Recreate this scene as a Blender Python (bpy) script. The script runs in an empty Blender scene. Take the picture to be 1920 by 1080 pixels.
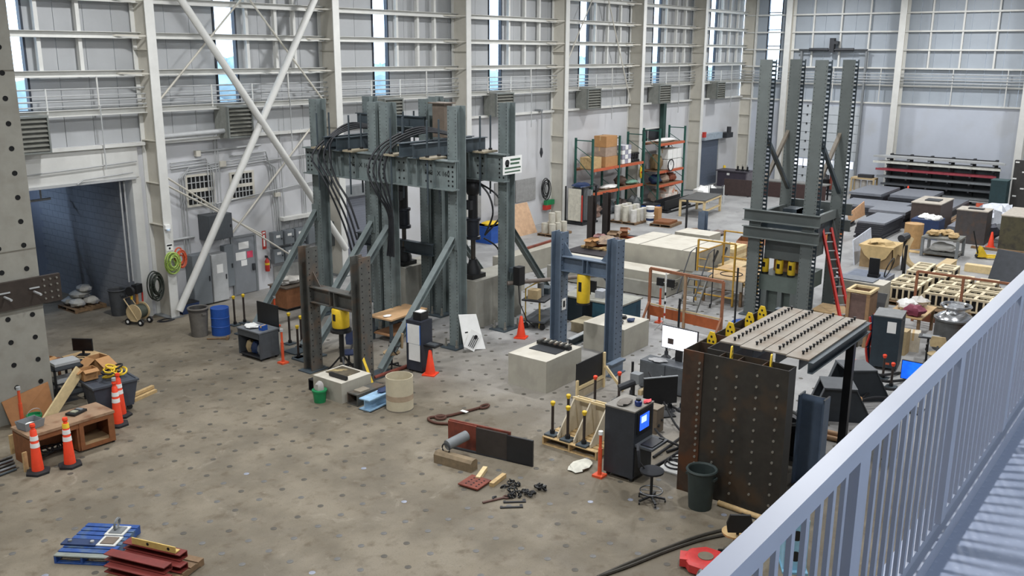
import bpy, math, random
from mathutils import Vector, Matrix
rnd = random.Random(7)
RAD = math.radians
SC = bpy.context.scene
COL = SC.collection
# ------------------------------------------------------------------ camera
CAM_Z = 8.9
FPX = 1751.0
_a, _b, _g = RAD(37.53), RAD(14.19), RAD(-.303)
_f = Vector((math.cos(_a)*math.cos(_b), math.sin(_a)*math.cos(_b), -math.sin(_b)))
_r0 = Vector((math.sin(_a), -math.cos(_a), 0)); _d0 = _f.cross(_r0)
_r = _r0*math.cos(_g) + _d0*math.sin(_g); _d = _d0*math.cos(_g) - _r0*math.sin(_g)
cam = bpy.data.cameras.new('camera'); cam.sensor_width = 36; cam.lens = FPX/1920*36
cam.clip_start = .05; cam.clip_end = 400
camo = bpy.data.objects.new('camera', cam); COL.objects.link(camo)
camo.matrix_world = Matrix(((_r.x, -_d.x, -_f.x, 0), (_r.y, -_d.y, -_f.y, 0), (_r.z, -_d.z, -_f.z, CAM_Z), (0, 0, 0, 1)))
SC.camera = camo
# ------------------------------------------------------------------ world, exposure
SC.view_settings.view_transform = 'Standard'; SC.view_settings.look = 'None'
SC.view_settings.gamma = 1; SC.view_settings.exposure = 0.0; SC.view_settings.use_curve_mapping = False
w = bpy.data.worlds.new('sky'); SC.world = w; w.use_nodes = True
bg = w.node_tree.nodes['Background']; bg.inputs[0].default_value = (.68, .82, 1, 1); bg.inputs[1].default_value = 5.5
# ------------------------------------------------------------------ room lamps (high bays under the roof, out of the picture)
LAMPS = []
for lx in (4, 15, 26, 37, 48, 59):
    for ly in (5, 14, 23):
        L = bpy.data.lights.new('high_bay', 'AREA'); L.shape = 'DISK'; L.size = .9
        L.energy = 660; L.color = (.98, .985, 1)
        LAMPS.append((lx, ly, L))
# ------------------------------------------------------------------ pixel (1920x1080) -> point on a level plane of the hall
def ray(px, py): return _r*(px-960) + _d*(py-540) + _f*FPX
def G(px, py, z=0):
    q = ray(px, py); t = (z-CAM_Z)/q.z
    return Vector((q.x*t, q.y*t, z))
# ------------------------------------------------------------------ materials
def lin(c): return tuple(((x/255)/12.92 if x/255 <= .04045 else ((x/255+.055)/1.055)**2.4) for x in c)
_mats = {}
def M(rgb, rough=.6, metal=0, var=.18, scale=5, spot=None, bump=0, name=None, emit=0, alpha=1):
    """procedural paint: base colour with two noise layers, optional second colour in patches"""
    key = (rgb, rough, metal, var, scale, spot, bump, emit, alpha)
    if key in _mats: return _mats[key]
    m = bpy.data.materials.new(name or 'paint_%d_%d_%d' % rgb); m.use_nodes = True
    nt = m.node_tree; N = nt.nodes; K = nt.links; b = N['Principled BSDF']
    tc = N.new('ShaderNodeTexCoord'); nz = N.new('ShaderNodeTexNoise'); nz.inputs['Scale'].default_value = scale
    nz.inputs['Detail'].default_value = 6; nz.inputs['Roughness'].default_value = .65
    K.new(tc.outputs['Object'], nz.inputs['Vector'])
    c = lin(rgb); rp = N.new('ShaderNodeValToRGB'); e = rp.color_ramp.elements
    e[0].position = .3; e[1].position = .7
    e[0].color = tuple(max(0, x*(1-var)) for x in c)+(1,); e[1].color = tuple(min(1, x*(1+var)) for x in c)+(1,)
    K.new(nz.outputs['Fac'], rp.inputs['Fac']); out = rp.outputs['Color']
    if spot:
        n2 = N.new('ShaderNodeTexNoise'); n2.inputs['Scale'].default_value = scale*.6; n2.inputs['Detail'].default_value = 8
        K.new(tc.outputs['Object'], n2.inputs['Vector'])
        r2 = N.new('ShaderNodeValToRGB'); r2.color_ramp.elements[0].position = .5; r2.color_ramp.elements[1].position = .66
        K.new(n2.outputs['Fac'], r2.inputs['Fac'])
        mx = N.new('ShaderNodeMix'); mx.data_type = 'RGBA'
        K.new(r2.outputs['Color'], mx.inputs[0]); K.new(out, mx.inputs[6]); mx.inputs[7].default_value = lin(spot)+(1,); out = mx.outputs[2]
    K.new(out, b.inputs['Base Color']); b.inputs['Roughness'].default_value = rough; b.inputs['Metallic'].default_value = metal
    if bump:
        bp = N.new('ShaderNodeBump'); bp.inputs['Strength'].default_value = bump; bp.inputs['Distance'].default_value = .02
        K.new(nz.outputs['Fac'], bp.inputs['Height']); K.new(bp.outputs['Normal'], b.inputs['Normal'])
    if emit:
        K.new(out, b.inputs['Emission Color']); b.inputs['Emission Strength'].default_value = emit
    if alpha < 1: b.inputs['Alpha'].default_value = alpha
    _mats[key] = m
    return m
# ------------------------------------------------------------------ mesh builder
class MB:
    def __init__(s): s.v = []; s.f = []
    def poly(s, pts, faces):
        o = len(s.v); s.v += [tuple(p) for p in pts]; s.f += [tuple(i+o for i in q) for q in faces]; return s
    def hexa(s, p):  # 8 corners: bottom 4 (ccw), top 4
        return s.poly(p, [(3, 2, 1, 0), (4, 5, 6, 7), (0, 1, 5, 4), (1, 2, 6, 5), (2, 3, 7, 6), (3, 0, 4, 7)])
    def box(s, x0, x1, y0, y1, z0, z1):
        return s.hexa([(x0, y0, z0), (x1, y0, z0), (x1, y1, z0), (x0, y1, z0), (x0, y0, z1), (x1, y0, z1), (x1, y1, z1), (x0, y1, z1)])
    def cb(s, c, sx, sy, sz): return s.box(c[0]-sx/2, c[0]+sx/2, c[1]-sy/2, c[1]+sy/2, c[2], c[2]+sz)
    def ext(s, pts, vec):
        vec = Vector(vec); n = len(pts); P = [Vector(p) for p in pts]
        return s.poly(P+[p+vec for p in P], [tuple(range(n-1, -1, -1)), tuple(range(n, 2*n))]+[(i, (i+1) % n, n+(i+1) % n, n+i) for i in range(n)])
    def prism(s, pts, z0, z1): return s.ext([(p[0], p[1], z0) for p in pts], (0, 0, z1-z0))
    def frame(s, d):
        d = d.normalized(); u = Vector((0, 0, 1)).cross(d)
        if u.length < 1e-3: u = Vector((1, 0, 0))
        u.normalize(); return u, d.cross(u)
    def cyl(s, a, b, r, r2=None, n=12, caps=True):
        a = Vector(a); b = Vector(b); r2 = r if r2 is None else r2; u, v = s.frame(b-a)
        A = [a+(u*math.cos(t)+v*math.sin(t))*r for t in [2*math.pi*i/n for i in range(n)]]
        B = [b+(u*math.cos(t)+v*math.sin(t))*r2 for t in [2*math.pi*i/n for i in range(n)]]
        fs = [(i, (i+1) % n, n+(i+1) % n, n+i) for i in range(n)]
        if caps: fs += [tuple(range(n-1, -1, -1)), tuple(range(n, 2*n))]
        return s.poly(A+B, fs)
    def tube(s, pts, r, n=6, closed=False):
        P = [Vector(p) for p in pts]; k = len(P); rows = []
        for i, p in enumerate(P):
            if closed: d = P[(i+1) % k]-P[i-1]
            else: d = P[min(i+1, k-1)]-P[max(i-1, 0)]
            u, v = s.frame(d)
            rows += [p+(u*math.cos(2*math.pi*j/n)+v*math.sin(2*math.pi*j/n))*r for j in range(n)]
        fs = []
        for i in range(k if closed else k-1):
            i2 = (i+1) % k
            fs += [(i*n+j, i*n+(j+1) % n, i2*n+(j+1) % n, i2*n+j) for j in range(n)]
        if not closed: fs += [tuple(range(n-1, -1, -1)), tuple((k-1)*n+j for j in range(n))]
        return s.poly(rows, fs)
    def lathe(s, prof, c=(0, 0, 0), n=20, cap=True):
        rows = []
        for r, z in prof: rows += [(c[0]+r*math.cos(2*math.pi*j/n), c[1]+r*math.sin(2*math.pi*j/n), c[2]+z) for j in range(n)]
        fs = [(i*n+j, i*n+(j+1) % n, (i+1)*n+(j+1) % n, (i+1)*n+j) for i in range(len(prof)-1) for j in range(n)]
        if cap: fs += [tuple(range(n-1, -1, -1)), tuple((len(prof)-1)*n+j for j in range(n))]
        return s.poly(rows, fs)
    def ring(s, c, r, tr, axis=(0, 0, 1), n=20, m=6, sx=1, sy=1):
        u, v = s.frame(Vector(axis)); c = Vector(c)
        return s.tube([c+u*math.cos(2*math.pi*i/n)*r*sx+v*math.sin(2*math.pi*i/n)*r*sy for i in range(n)], tr, m, True)
    def ibeam(s, a, b, up, d, bf, tf=.03, tw=.02):
        """I section from a to b; web stands along 'up'"""
        a = Vector(a); b = Vector(b); up = Vector(up).normalized(); w = (b-a).cross(up).normalized()
        q = [(-bf/2, -d/2), (bf/2, -d/2), (bf/2, -d/2+tf), (tw/2, -d/2+tf), (tw/2, d/2-tf), (bf/2, d/2-tf), (bf/2, d/2), (-bf/2, d/2), (-bf/2, d/2-tf), (-tw/2, d/2-tf), (-tw/2, -d/2+tf), (-bf/2, -d/2+tf)]
        P = [w*x+up*y for x, y in q]; n = 12
        A = [a+p for p in P]; B = [b+p for p in P]
        fs = [(i, (i+1) % n, n+(i+1) % n, n+i) for i in range(n)]
        for o in (0, n): fs += [tuple(o+i for i in t) for t in ((0, 1, 2, 11), (2, 3, 10, 11), (3, 4, 9, 10), (4, 5, 8, 9), (5, 6, 7, 8))]
        return s.poly(A+B, fs)
    def chan(s, a, b, up, d, bf, t=.02, flip=1):
        a = Vector(a); b = Vector(b); up = Vector(up).normalized(); w = (b-a).cross(up).normalized()*flip
        q = [(0, -d/2), (bf, -d/2), (bf, -d/2+t), (t, -d/2+t), (t, d/2-t), (bf, d/2-t), (bf, d/2), (0, d/2)]
        return s.ext([a+w*x+up*y for x, y in q], b-a)
    def bar(s, a, b, wdt, hgt, up=(0, 0, 1)):
        a = Vector(a); b = Vector(b); d = (b-a).normalized(); u = d.cross(Vector(up))
        if u.length < 1e-3: u = Vector((1, 0, 0))
        u.normalize(); v = u.cross(d); u = u*wdt/2; v = v*hgt/2
        return s.ext([a-u-v, a+u-v, a+u+v, a-u+v], b-a)
    def blob(s, c, rx, ry, rz, seed=0, n=10, m=6, jit=.18, flat=True):
        q = random.Random(seed); rows = []
        for i in range(1, m):
            t = math.pi*i/m
            for j in range(n):
                k = 1+q.uniform(-jit, jit); a = 2*math.pi*j/n
                z = math.cos(t)*rz*k
                if flat: z = max(z, -rz*.9)
                rows.append((c[0]+rx*k*math.sin(t)*math.cos(a), c[1]+ry*k*math.sin(t)*math.sin(a), c[2]+z))
        rows += [(c[0], c[1], c[2]+rz), (c[0], c[1], c[2]-rz*.9)]
        fs = [(i*n+j, (i+1)*n+j, (i+1)*n+(j+1) % n, i*n+(j+1) % n) for i in range(m-2) for j in range(n)]
        k = (m-1)*n
        fs += [(k, j, (j+1) % n) for j in range(n)]+[(k+1, (m-2)*n+(j+1) % n, (m-2)*n+j) for j in range(n)]
        return s.poly(rows, fs)
    def mesh(s, name, mat):
        me = bpy.data.meshes.new(name); me.from_pydata(s.v, [], s.f); me.update()
        me.polygons.foreach_set('use_smooth', [True]*len(me.polygons)); me.set_sharp_from_angle(angle=RAD(33))
        if mat: me.materials.append(mat)
        return me
def link(name, data, parent=None):
    o = bpy.data.objects.new(name, data); COL.objects.link(o)
    if parent: o.parent = parent
    return o
def tag(o, label, cat, group=None, kind=None):
    if label: o['label'] = label
    if cat: o['category'] = cat
    if group: o['group'] = group
    if kind: o['kind'] = kind
    return o
class TH:
    """a thing: Empty at its base, parts are meshes in its own coordinates"""
    def __init__(s, name, label, cat, loc=(0, 0, 0), rz=0, group=None):
        s.o = link(name, None); s.o.location = loc; s.o.rotation_euler = (0, 0, RAD(rz)); s.o.empty_display_size = .1
        tag(s.o, label, cat, group)
    def add(s, name, mat, mb, parent=None, label=None, stuff=False):
        o = link(name, mb.mesh(name, mat), parent or s.o)
        if label: o['label'] = label
        if stuff: o['kind'] = 'stuff'
        return o
    def b(s, name, mat, *a, **k): return s.add(name, mat, MB().box(*a), **k)
    def c(s, name, mat, a, b_, r, r2=None, n=12, **k): return s.add(name, mat, MB().cyl(a, b_, r, r2, n), **k)
    def t(s, name, mat, pts, r, n=6, **k): return s.add(name, mat, MB().tube(pts, r, n), **k)
def solo(name, label, cat, mat, mb, loc=(0, 0, 0), rz=0, group=None):
    o = link(name, mb.mesh(name, mat)); o.location = loc; o.rotation_euler = (0, 0, RAD(rz)); return tag(o, label, cat, group)
def dup(o, loc=None, rz=None, label=None, parent=None):
    c = o.copy(); COL.objects.link(c)
    if parent is not None: c.parent = parent
    if loc is not None: c.location = loc
    if rz is not None: c.rotation_euler = (0, 0, RAD(rz))
    if label: c['label'] = label
    for ch in list(o.children): dup(ch, parent=c)
    return c
def struct(name, mat, mb, parent=None):
    o = link(name, mb.mesh(name, mat), parent)
    if not parent: o['kind'] = 'structure'
    return o
def text(parent, body, size, loc, rot, mat, name='lettering', ext=.002):
    cu = bpy.data.curves.new(name, 'FONT'); cu.body = body; cu.size = size; cu.align_x = 'CENTER'; cu.align_y = 'CENTER'; cu.extrude = ext
    cu.materials.append(mat)
    t = bpy.data.objects.new(name, cu); COL.objects.link(t)
    dg = bpy.context.evaluated_depsgraph_get(); me = bpy.data.meshes.new_from_object(t.evaluated_get(dg)); bpy.data.objects.remove(t)
    o = link(name, me, parent); o.location = loc; o.rotation_euler = tuple(RAD(a) for a in rot); return o
def holes(pts, nrm, r=.014, n=6):
    """many small round marks on one plane"""
    mb = MB(); nrm = Vector(nrm)
    for p in pts: mb.cyl(Vector(p)-nrm*.004, Vector(p)+nrm*.003, r, n=n)
    return mb
# ------------------------------------------------------------------ palette
WHITE = M((206, 206, 201), .55, var=.06, scale=2)
CREAM = M((194, 190, 178), .6, var=.08, scale=1.5)
PANEL = M((168, 170, 171), .5, var=.05, scale=1)
WALLW = M((194, 195, 197), .7, var=.04, scale=.8, spot=(187, 187, 187))
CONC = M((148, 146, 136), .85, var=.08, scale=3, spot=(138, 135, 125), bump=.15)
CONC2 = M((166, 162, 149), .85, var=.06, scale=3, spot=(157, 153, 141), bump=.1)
CONCT = M((198, 193, 180), .85, var=.05, scale=3, spot=(188, 182, 168))  # paler concrete, laid only over block and beam tops
STEEL = M((112, 122, 121), .5, var=.14, scale=3, spot=(100, 108, 108))
STEELD = M((62, 72, 78), .5, var=.16, scale=3)
STEELB = M((92, 106, 122), .5, var=.14, scale=3)
STEELG = M((92, 98, 96), .5, var=.1, scale=2.5)
STEELK = M((84, 84, 80), .55, .1, var=.22, scale=4, spot=(100, 86, 74))
BLACK = M((26, 27, 29), .5, var=.2)
DARK = M((44, 46, 50), .55, var=.2)
DGREY = M((74, 78, 82), .55, var=.12)
GREY = M((120, 124, 126), .55, var=.1)
LGREY = M((168, 170, 170), .5, var=.08)
MILL = M((70, 56, 46), .6, .35, var=.3, scale=3, spot=(96, 62, 40))
MILLD = M((54, 51, 46), .55, .2, var=.3, scale=2.5, spot=(72, 58, 44))
PLATE = M((140, 132, 120), .55, .15, var=.1, scale=3, spot=(126, 112, 96))
BOLT = M((150, 148, 140), .4, .6, var=.1)
HOLE = M((18, 19, 20), .9, var=.1)
YELLOW = M((222, 186, 40), .5, var=.12, scale=5)
ORANGE = M((236, 70, 36), .5, var=.08)
RED = M((176, 48, 38), .5, var=.12)
RUST = M((122, 60, 44), .7, var=.22, scale=5, spot=(96, 48, 38))
WOOD = M((186, 158, 112), .7, var=.2, scale=7)
WOODL = M((214, 192, 146), .7, var=.14, scale=7)
WOODD = M((120, 96, 70), .75, var=.25, scale=8)
PLY = M((190, 160, 116), .7, var=.14, scale=5)
BROWNW = M((126, 78, 44), .65, var=.2, scale=6)
CARD = M((176, 132, 86), .8, var=.1, scale=5)
BLUE = M((30, 78, 158), .5, var=.14)
BLUED = M((34, 54, 92), .6, var=.18)
BLUEP = M((36, 74, 140), .65, var=.3, scale=6, spot=(84, 104, 124))
GREEN = M((24, 128, 76), .5, var=.12)
GREEND = M((34, 84, 74), .5, var=.14)
RACKO = M((186, 92, 58), .55, var=.16)
PAPER = M((232, 232, 228), .7, var=.04)
RUBBER = M((30, 30, 32), .8, var=.2)
SCREEN = M((238, 242, 255), .4, var=.01, emit=1.6)
TEAL = M((34, 78, 96), .5, var=.16)
CHROME = M((190, 192, 194), .22, .9, var=.05)
TAN = M((190, 168, 128), .8, var=.12)
TARP = M((196, 170, 122), .85, var=.14, scale=4, bump=.4)
# ================================================================== THE HALL
X0, X1 = -9.0, 64.4      # near and far wall faces
Y0, Y1 = -2.2, 28.8      # right and left wall faces
ZC = 14.5
# floor material: brownish mottled concrete at the near end, mixed to grey further down the hall
fm = bpy.data.materials.new('concrete_floor'); fm.use_nodes = True
_N = fm.node_tree.nodes; _K = fm.node_tree.links; _B = _N['Principled BSDF']
def fnode(t, **k):
    n = _N.new(t)
    for a, v in k.items(): n.inputs[a.replace('_', ' ')].default_value = v
    return n
_tc = fnode('ShaderNodeTexCoord')
def fnoise(s, det=8, rough=.6, dist=0):
    n = fnode('ShaderNodeTexNoise', Scale=s, Detail=det, Roughness=rough, Distortion=dist); _K.new(_tc.outputs['Object'], n.inputs['Vector']); return n.outputs['Fac']
def fmix(f, a, b):
    m = _N.new('ShaderNodeMix'); m.data_type = 'RGBA'
    if isinstance(f, float): m.inputs[0].default_value = f
    else: _K.new(f, m.inputs[0])
    for i, c in ((6, a), (7, b)):
        if isinstance(c, tuple): m.inputs[i].default_value = lin(c)+(1,)
        else: _K.new(c, m.inputs[i])
    return m.outputs[2]
def framp(f, p0, p1, hi=1.0):
    r = _N.new('ShaderNodeMapRange'); r.inputs[1].default_value = p0; r.inputs[2].default_value = p1; r.inputs[4].default_value = hi; r.interpolation_type = 'SMOOTHSTEP'; _K.new(f, r.inputs[0]); return r.outputs[0]
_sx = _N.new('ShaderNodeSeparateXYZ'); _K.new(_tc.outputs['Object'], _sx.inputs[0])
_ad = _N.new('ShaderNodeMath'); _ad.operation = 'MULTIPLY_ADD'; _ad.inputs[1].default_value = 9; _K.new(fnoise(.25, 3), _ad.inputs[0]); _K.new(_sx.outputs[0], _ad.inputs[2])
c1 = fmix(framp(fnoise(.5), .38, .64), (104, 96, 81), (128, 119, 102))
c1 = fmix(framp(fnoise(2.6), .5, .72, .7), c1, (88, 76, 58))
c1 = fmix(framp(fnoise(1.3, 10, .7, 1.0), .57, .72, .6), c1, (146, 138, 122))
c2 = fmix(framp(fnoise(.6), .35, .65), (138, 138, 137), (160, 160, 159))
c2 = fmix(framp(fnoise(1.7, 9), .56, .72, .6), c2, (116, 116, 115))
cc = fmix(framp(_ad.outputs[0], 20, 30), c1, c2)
cc = fmix(framp(fnoise(9, 4), .6, .78, .5), cc, (76, 70, 60))
cc = fmix(framp(fnoise(38, 3), .5, .8, .45), cc, (70, 64, 54))
cc = fmix(framp(fnoise(3.3, 10, .75, 2.0), .66, .74, .55), cc, (172, 168, 158))
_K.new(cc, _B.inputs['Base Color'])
_B.inputs['Roughness'].default_value = .5
_rr = framp(fnoise(1.1, 6), .3, .75, .82); _rr.node.inputs[3].default_value = .6; _K.new(_rr, _B.inputs['Roughness'])
_bp = fnode('ShaderNodeBump', Strength=.15, Distance=.02); _K.new(fnoise(14, 6), _bp.inputs['Height']); _K.new(_bp.outputs['Normal'], _B.inputs['Normal'])
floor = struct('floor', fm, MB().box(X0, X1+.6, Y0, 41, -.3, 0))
# anchor caps of the strong floor, on a square grid
cap_a = MB().lathe([(.062, 0), (.062, .004), (.045, .006)], n=10).mesh('anchor_cap', M((102, 101, 98), .5, .15, var=.2))
cap_b = MB().lathe([(.062, 0), (.062, .004), (.05, .005)], n=10).mesh('anchor_cap', M((82, 78, 70), .6, .1, var=.25))
cap_c = MB().lathe([(.06, 0), (.06, .004), (.05, .006)], n=10).mesh('anchor_cap', M((150, 155, 168), .4, .3, var=.15))
spots = []
for i in range(-8, 36):
    for j in range(-7, 24):
        x = 10.70+.5865*i; y = 10.52+.598*j
        if 4 < x < 31 and 6 < y < 24.5 and x*.62 < y+3.5+4: spots.append(((x*x+y*y), x, y))
spots.sort(); far = MB()
for k, (d, x, y) in enumerate(spots):
    if (int(x/.5865)+int(y/.6)) % 2 == 1 and k % 3 == 0: continue
    if k < 330:
        o = link('anchor_cap', (cap_a, cap_b, cap_a, cap_b, cap_a, cap_b, cap_a, cap_a, cap_c)[(k*7+int(x*3)) % 9], floor); o.location = (x, y, 0)
    else: far.lathe([(.062, 0), (.062, .004)], (x, y, 0), n=8)
o = link('anchor_caps', far.mesh('anchor_caps', cap_b.materials[0]), floor); o['kind'] = 'stuff'
# ---- ceiling, near and right walls (out of the picture, they close the hall)
struct('ceiling', M((150, 152, 150), .8, var=.05), MB().box(X0, X1+.6, Y0-.3, Y1+.6, ZC, ZC+.3))
struct('wall_right', WALLW, MB().box(X0, X1+.6, Y0-.3, Y0, 0, 8.6).box(X0, X1+.6, Y0-.3, Y0, 9.7, ZC).box(X0, -4, Y0-.3, Y0, 8.6, 9.7).box(22, X1+.6, Y0-.3, Y0, 8.6, 9.7))
struct('wall_near', WALLW, MB().box(X0-.3, X0, Y0-.3, Y1+.6, 0, ZC))
for k, (lx, ly, L) in enumerate(LAMPS):
    t = TH('high_bay_lamp', 'round high bay lamp hanging from the roof, %s row, %s place' % (('right', 'middle', 'left')[k % 3], ('first', 'second', 'third', 'fourth', 'fifth', 'last')[k//3]), 'lamp', (lx, ly, 13.2), group='high bay lamps under the roof')
    t.add('lamp_shade', LGREY, MB().lathe([(.5, 0), (.46, .12), (.2, .4), (.12, .5)], cap=False))
    t.c('rod', LGREY, (0, 0, .45), (0, 0, 1.25), .02)
    lo = link('lamp_light', L, t.o); lo.location = (0, 0, -.05)
# ---- left wall: lower painted concrete with the corridor opening
ZL = 5.95
GX0, GX1, GZ = 11.6, 16.75, 4.82
wl = struct('wall_left', WALLW, MB().box(X0, GX0, Y1, Y1+.35, 0, ZL).box(GX0, GX1, Y1, Y1+.35, GZ, ZL).box(GX1, X1, Y1, Y1+.35, 0, ZL))
def wpart(name, mat, mb, parent=None): return link(name, mb.mesh(name, mat), parent or wl)
CXS = [17.4+7.83*k for k in range(-3, 7)]            # building columns
WINS = [(5.1, 6.1), (12.85, 13.85), (20.4, 21.36), (28.04, 28.98), (35.65, 36.67), (43.39, 44.38), (51.38, 52.38), (59.0, 60.1)]
GZS = [7.0, 8.18, 9.35, 10.45, 11.6, 12.75]
WB = 7.08
def split(a, b, w=1.0):
    n = max(1, round((b-a)/w)); return [(a+(b-a)*i/n, a+(b-a)*(i+1)/n) for i in range(n)]
def runs(a, b, cuts):
    out = []; p = a
    for c0, c1 in cuts:
        if a < c0 < b: out.append((p, c0)); p = c1
    out.append((p, b)); return out
for a, b in runs(X0, X1, WINS):
    for p, q in split(a, b):
        wpart('wall_panel', PANEL, MB().box(p+.008, q-.008, Y1+.1, Y1+.2, ZL, ZC))
wpart('panel_backing', DGREY, MB().box(X0, GX0, Y1+.2, Y1+.3, ZL, WB).box(GX0, X1, Y1+.2, Y1+.3, ZL, WB))
FRM = M((40, 46, 56), .5, var=.1)
pane = bpy.data.materials.new('window_glass'); pane.use_nodes = True
_n = pane.node_tree.nodes; _k = pane.node_tree.links; _o = _n['Material Output']; _n.remove(_n['Principled BSDF'])
_t = _n.new('ShaderNodeBsdfTransparent'); _t.inputs[0].default_value = (.93, .97, 1, 1); _gl = _n.new('ShaderNodeBsdfGlossy'); _gl.inputs['Roughness'].default_value = .08
_m = _n.new('ShaderNodeMixShader'); _m.inputs[0].default_value = .06; _k.new(_t.outputs[0], _m.inputs[1]); _k.new(_gl.outputs[0], _m.inputs[2]); _k.new(_m.outputs[0], _o.inputs[0])
def window(n, p, q, axis):
    """tall strip window from WB to the roof; axis 'x' lies in the left wall, 'y' in the far wall"""
    def bx(u0, u1, v0, v1, z0, z1):
        return MB().box(u0, u1, Y1+v0, Y1+v1, z0, z1) if axis == 'x' else MB().box(X1+v0, X1+v1, u0, u1, z0, z1)
    e = link('window_%d' % n, None); e['kind'] = 'structure'
    for u in ((p, p+.07), (q-.07, q)): link('window_frame', bx(u[0], u[1], .06, .24, WB, ZC).mesh('window_frame', FRM), e)
    zs = [WB]+[z+.03 for z in GZS[1:]]+[ZC]
    for z in zs[:-1]: link('window_bar', bx(p+.07, q-.07, .1, .2, z-.03, z+.03).mesh('window_bar', FRM), e)
    for z0, z1 in zip(zs, zs[1:]): link('pane', bx(p+.07, q-.07, .145, .155, z0+.03, z1-.03).mesh('pane', pane), e)
for k, (p, q) in enumerate(WINS):
    window(k+1, p, q, 'x')
    wpart('wall_panel', PANEL, MB().box(p, q, Y1+.1, Y1+.2, ZL, WB))
for k, cx in enumerate(CXS):                          # columns, girts, studs and rails bay by bay
    c = wpart('column', CREAM, MB().box(cx-.02, cx+.02, 27.93, Y1, 0, ZC))
    wpart('flange', WHITE, MB().box(cx-.16, cx+.16, 27.9, 27.935, 0, ZC), c)
    wpart('flange', WHITE, MB().box(cx-.16, cx+.16, Y1-.04, Y1, 0, ZC), c)
    for z in (3.2, 4.6, 6.0, 8.9): wpart('stiffener', CREAM, MB().box(cx-.15, cx-.02, 27.94, Y1-.05, z, z+.02), c)
    wpart('base_plate', GREY, MB().box(cx-.25, cx+.25, 27.8, Y1, 0, .03), c)
    if k+1 < len(CXS): nx = CXS[k+1]
    else: break
    for z in GZS:
        wpart('girt', WHITE, MB().chan((cx, 28.62, z), (nx, 28.62, z), (0, 0, 1), .2, .16, .015))
        wpart('fly_brace', CREAM, MB().bar((cx-.02, 28.0, z-.02), (cx-.9, 28.62, z), .05, .05)) if z > 8 else None
    wpart('wall_ledge', WHITE, MB().box(cx+.16, nx-.16, 28.55, Y1, ZL-.1, ZL))
    win = ([q for q in WINS if cx < q[0] < nx]+[(cx+3, cx+4)])[0]
    sx = [win[1]+.22, win[1]+1.5, win[1]+2.6] if nx-win[1] > 3 else [win[1]+.22, win[1]+1.5]
    for z0, z1 in zip(GZS[1:], GZS[2:]+[ZC]):
        for x in sx[:2]: wpart('stud', WHITE, MB().box(x, x+.12, 28.62, 28.78, z0+.1, z1-.1))
    if nx-1.6 > win[1]+2: 
        for z0, z1 in zip(GZS[1:], GZS[2:]+[ZC]): wpart('stud', WHITE, MB().box(nx-1.5, nx-1.38, 28.62, 28.78, z0+.1, z1-.1))
    for x in (win[0]-.5, win[1]+.25, win[1]+1.9): wpart('rail_post', WHITE, MB().cyl((x, 28.5, 7.0), (x, 28.5, 8.1 if x > win[1]+1 else 7.75), .028, n=6))
    for i, z in enumerate((7.2, 7.36, 7.52, 7.72)):
        wpart('conduit', LGREY, MB().cyl((cx+.02, 28.5+.04*(i % 2), z), (nx-.02, 28.5+.04*(i % 2), z), (.024, .03, .02, .026)[i], n=6))
    x = win[1]+1.9
    wpart('drop_conduit', LGREY, MB().cyl((x, 28.45, 5.2), (x, 28.45, 7.2), .022, n=6))
# louvred ventilator boxes under the windows
LOUV = [(12.65, 13.86, 'over the dark corridor opening'), (20.14, 21.2, 'behind the crossing white wall braces'), (27.8, 28.9, 'behind the big frame columns'),
        (35.2, 36.55, 'behind the sign of the big frame'), (43.1, 44.42, 'above the pallet rack with brown cartons'), (51.0, 52.4, 'above the cluttered second pallet rack'), (58.9, 60.1, 'above the far grey roller door')]
for a, b, wh in LOUV:
    t = TH('wall_louver', 'grey louvred ventilator box on the left wall ' + wh, 'vent', (a, 28.0, 5.9), group='ventilator boxes under the wall windows')
    w_ = b-a
    t.add('casing', M((128, 130, 124), .6), MB().box(0, w_, .12, .79, 0, 1.1))
    t.add('frame', M((112, 116, 112), .6), MB().box(0, .05, 0, .12, 0, 1.1).box(w_-.05, w_, 0, .12, 0, 1.1).box(.05, w_-.05, 0, .12, 1.04, 1.1).box(.05, w_-.05, 0, .12, 0, .05))
    for i in range(7):
        z = .1+i*.14
        t.add('slat', M((104, 104, 96), .6), MB().hexa([(.05, .0, z-.03), (w_-.05, .0, z-.03), (w_-.05, .02, z-.03), (.05, .02, z-.03), (.05, .1, z+.07), (w_-.05, .1, z+.07), (w_-.05, .12, z+.07), (.05, .12, z+.07)]))
# big crossing tubes between the first two columns in view
for a, b in (((17.45, 27.75, .25), (25.0, 27.75, 12.2)), ((17.5, 27.65, 11.75), (25.05, 27.65, 1.2))):
    wpart('cross_brace', WHITE, MB().cyl(a, b, .125, n=12))
for a, b in (((17.6, 28.45, 4.9), (22.9, 28.45, 1.2)), ((17.6, 28.45, 4.6), (21.6, 28.45, 2.2)), ((24.8, 28.4, 6.6), (20.2, 28.4, 2.4)), ((17.5, 28.4, 7.0), (24.8, 28.4, 14.0)), ((24.8, 28.3, 7.0), (18.6, 28.3, 14.0)), ((40.9, 28.4, 7.4), (45.2, 28.4, 13.5)), ((48.2, 28.4, 6.2), (44.6, 28.4, 13.5))):
    wpart('rod_brace', CREAM, MB().cyl(a, b, .035, n=6))
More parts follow.
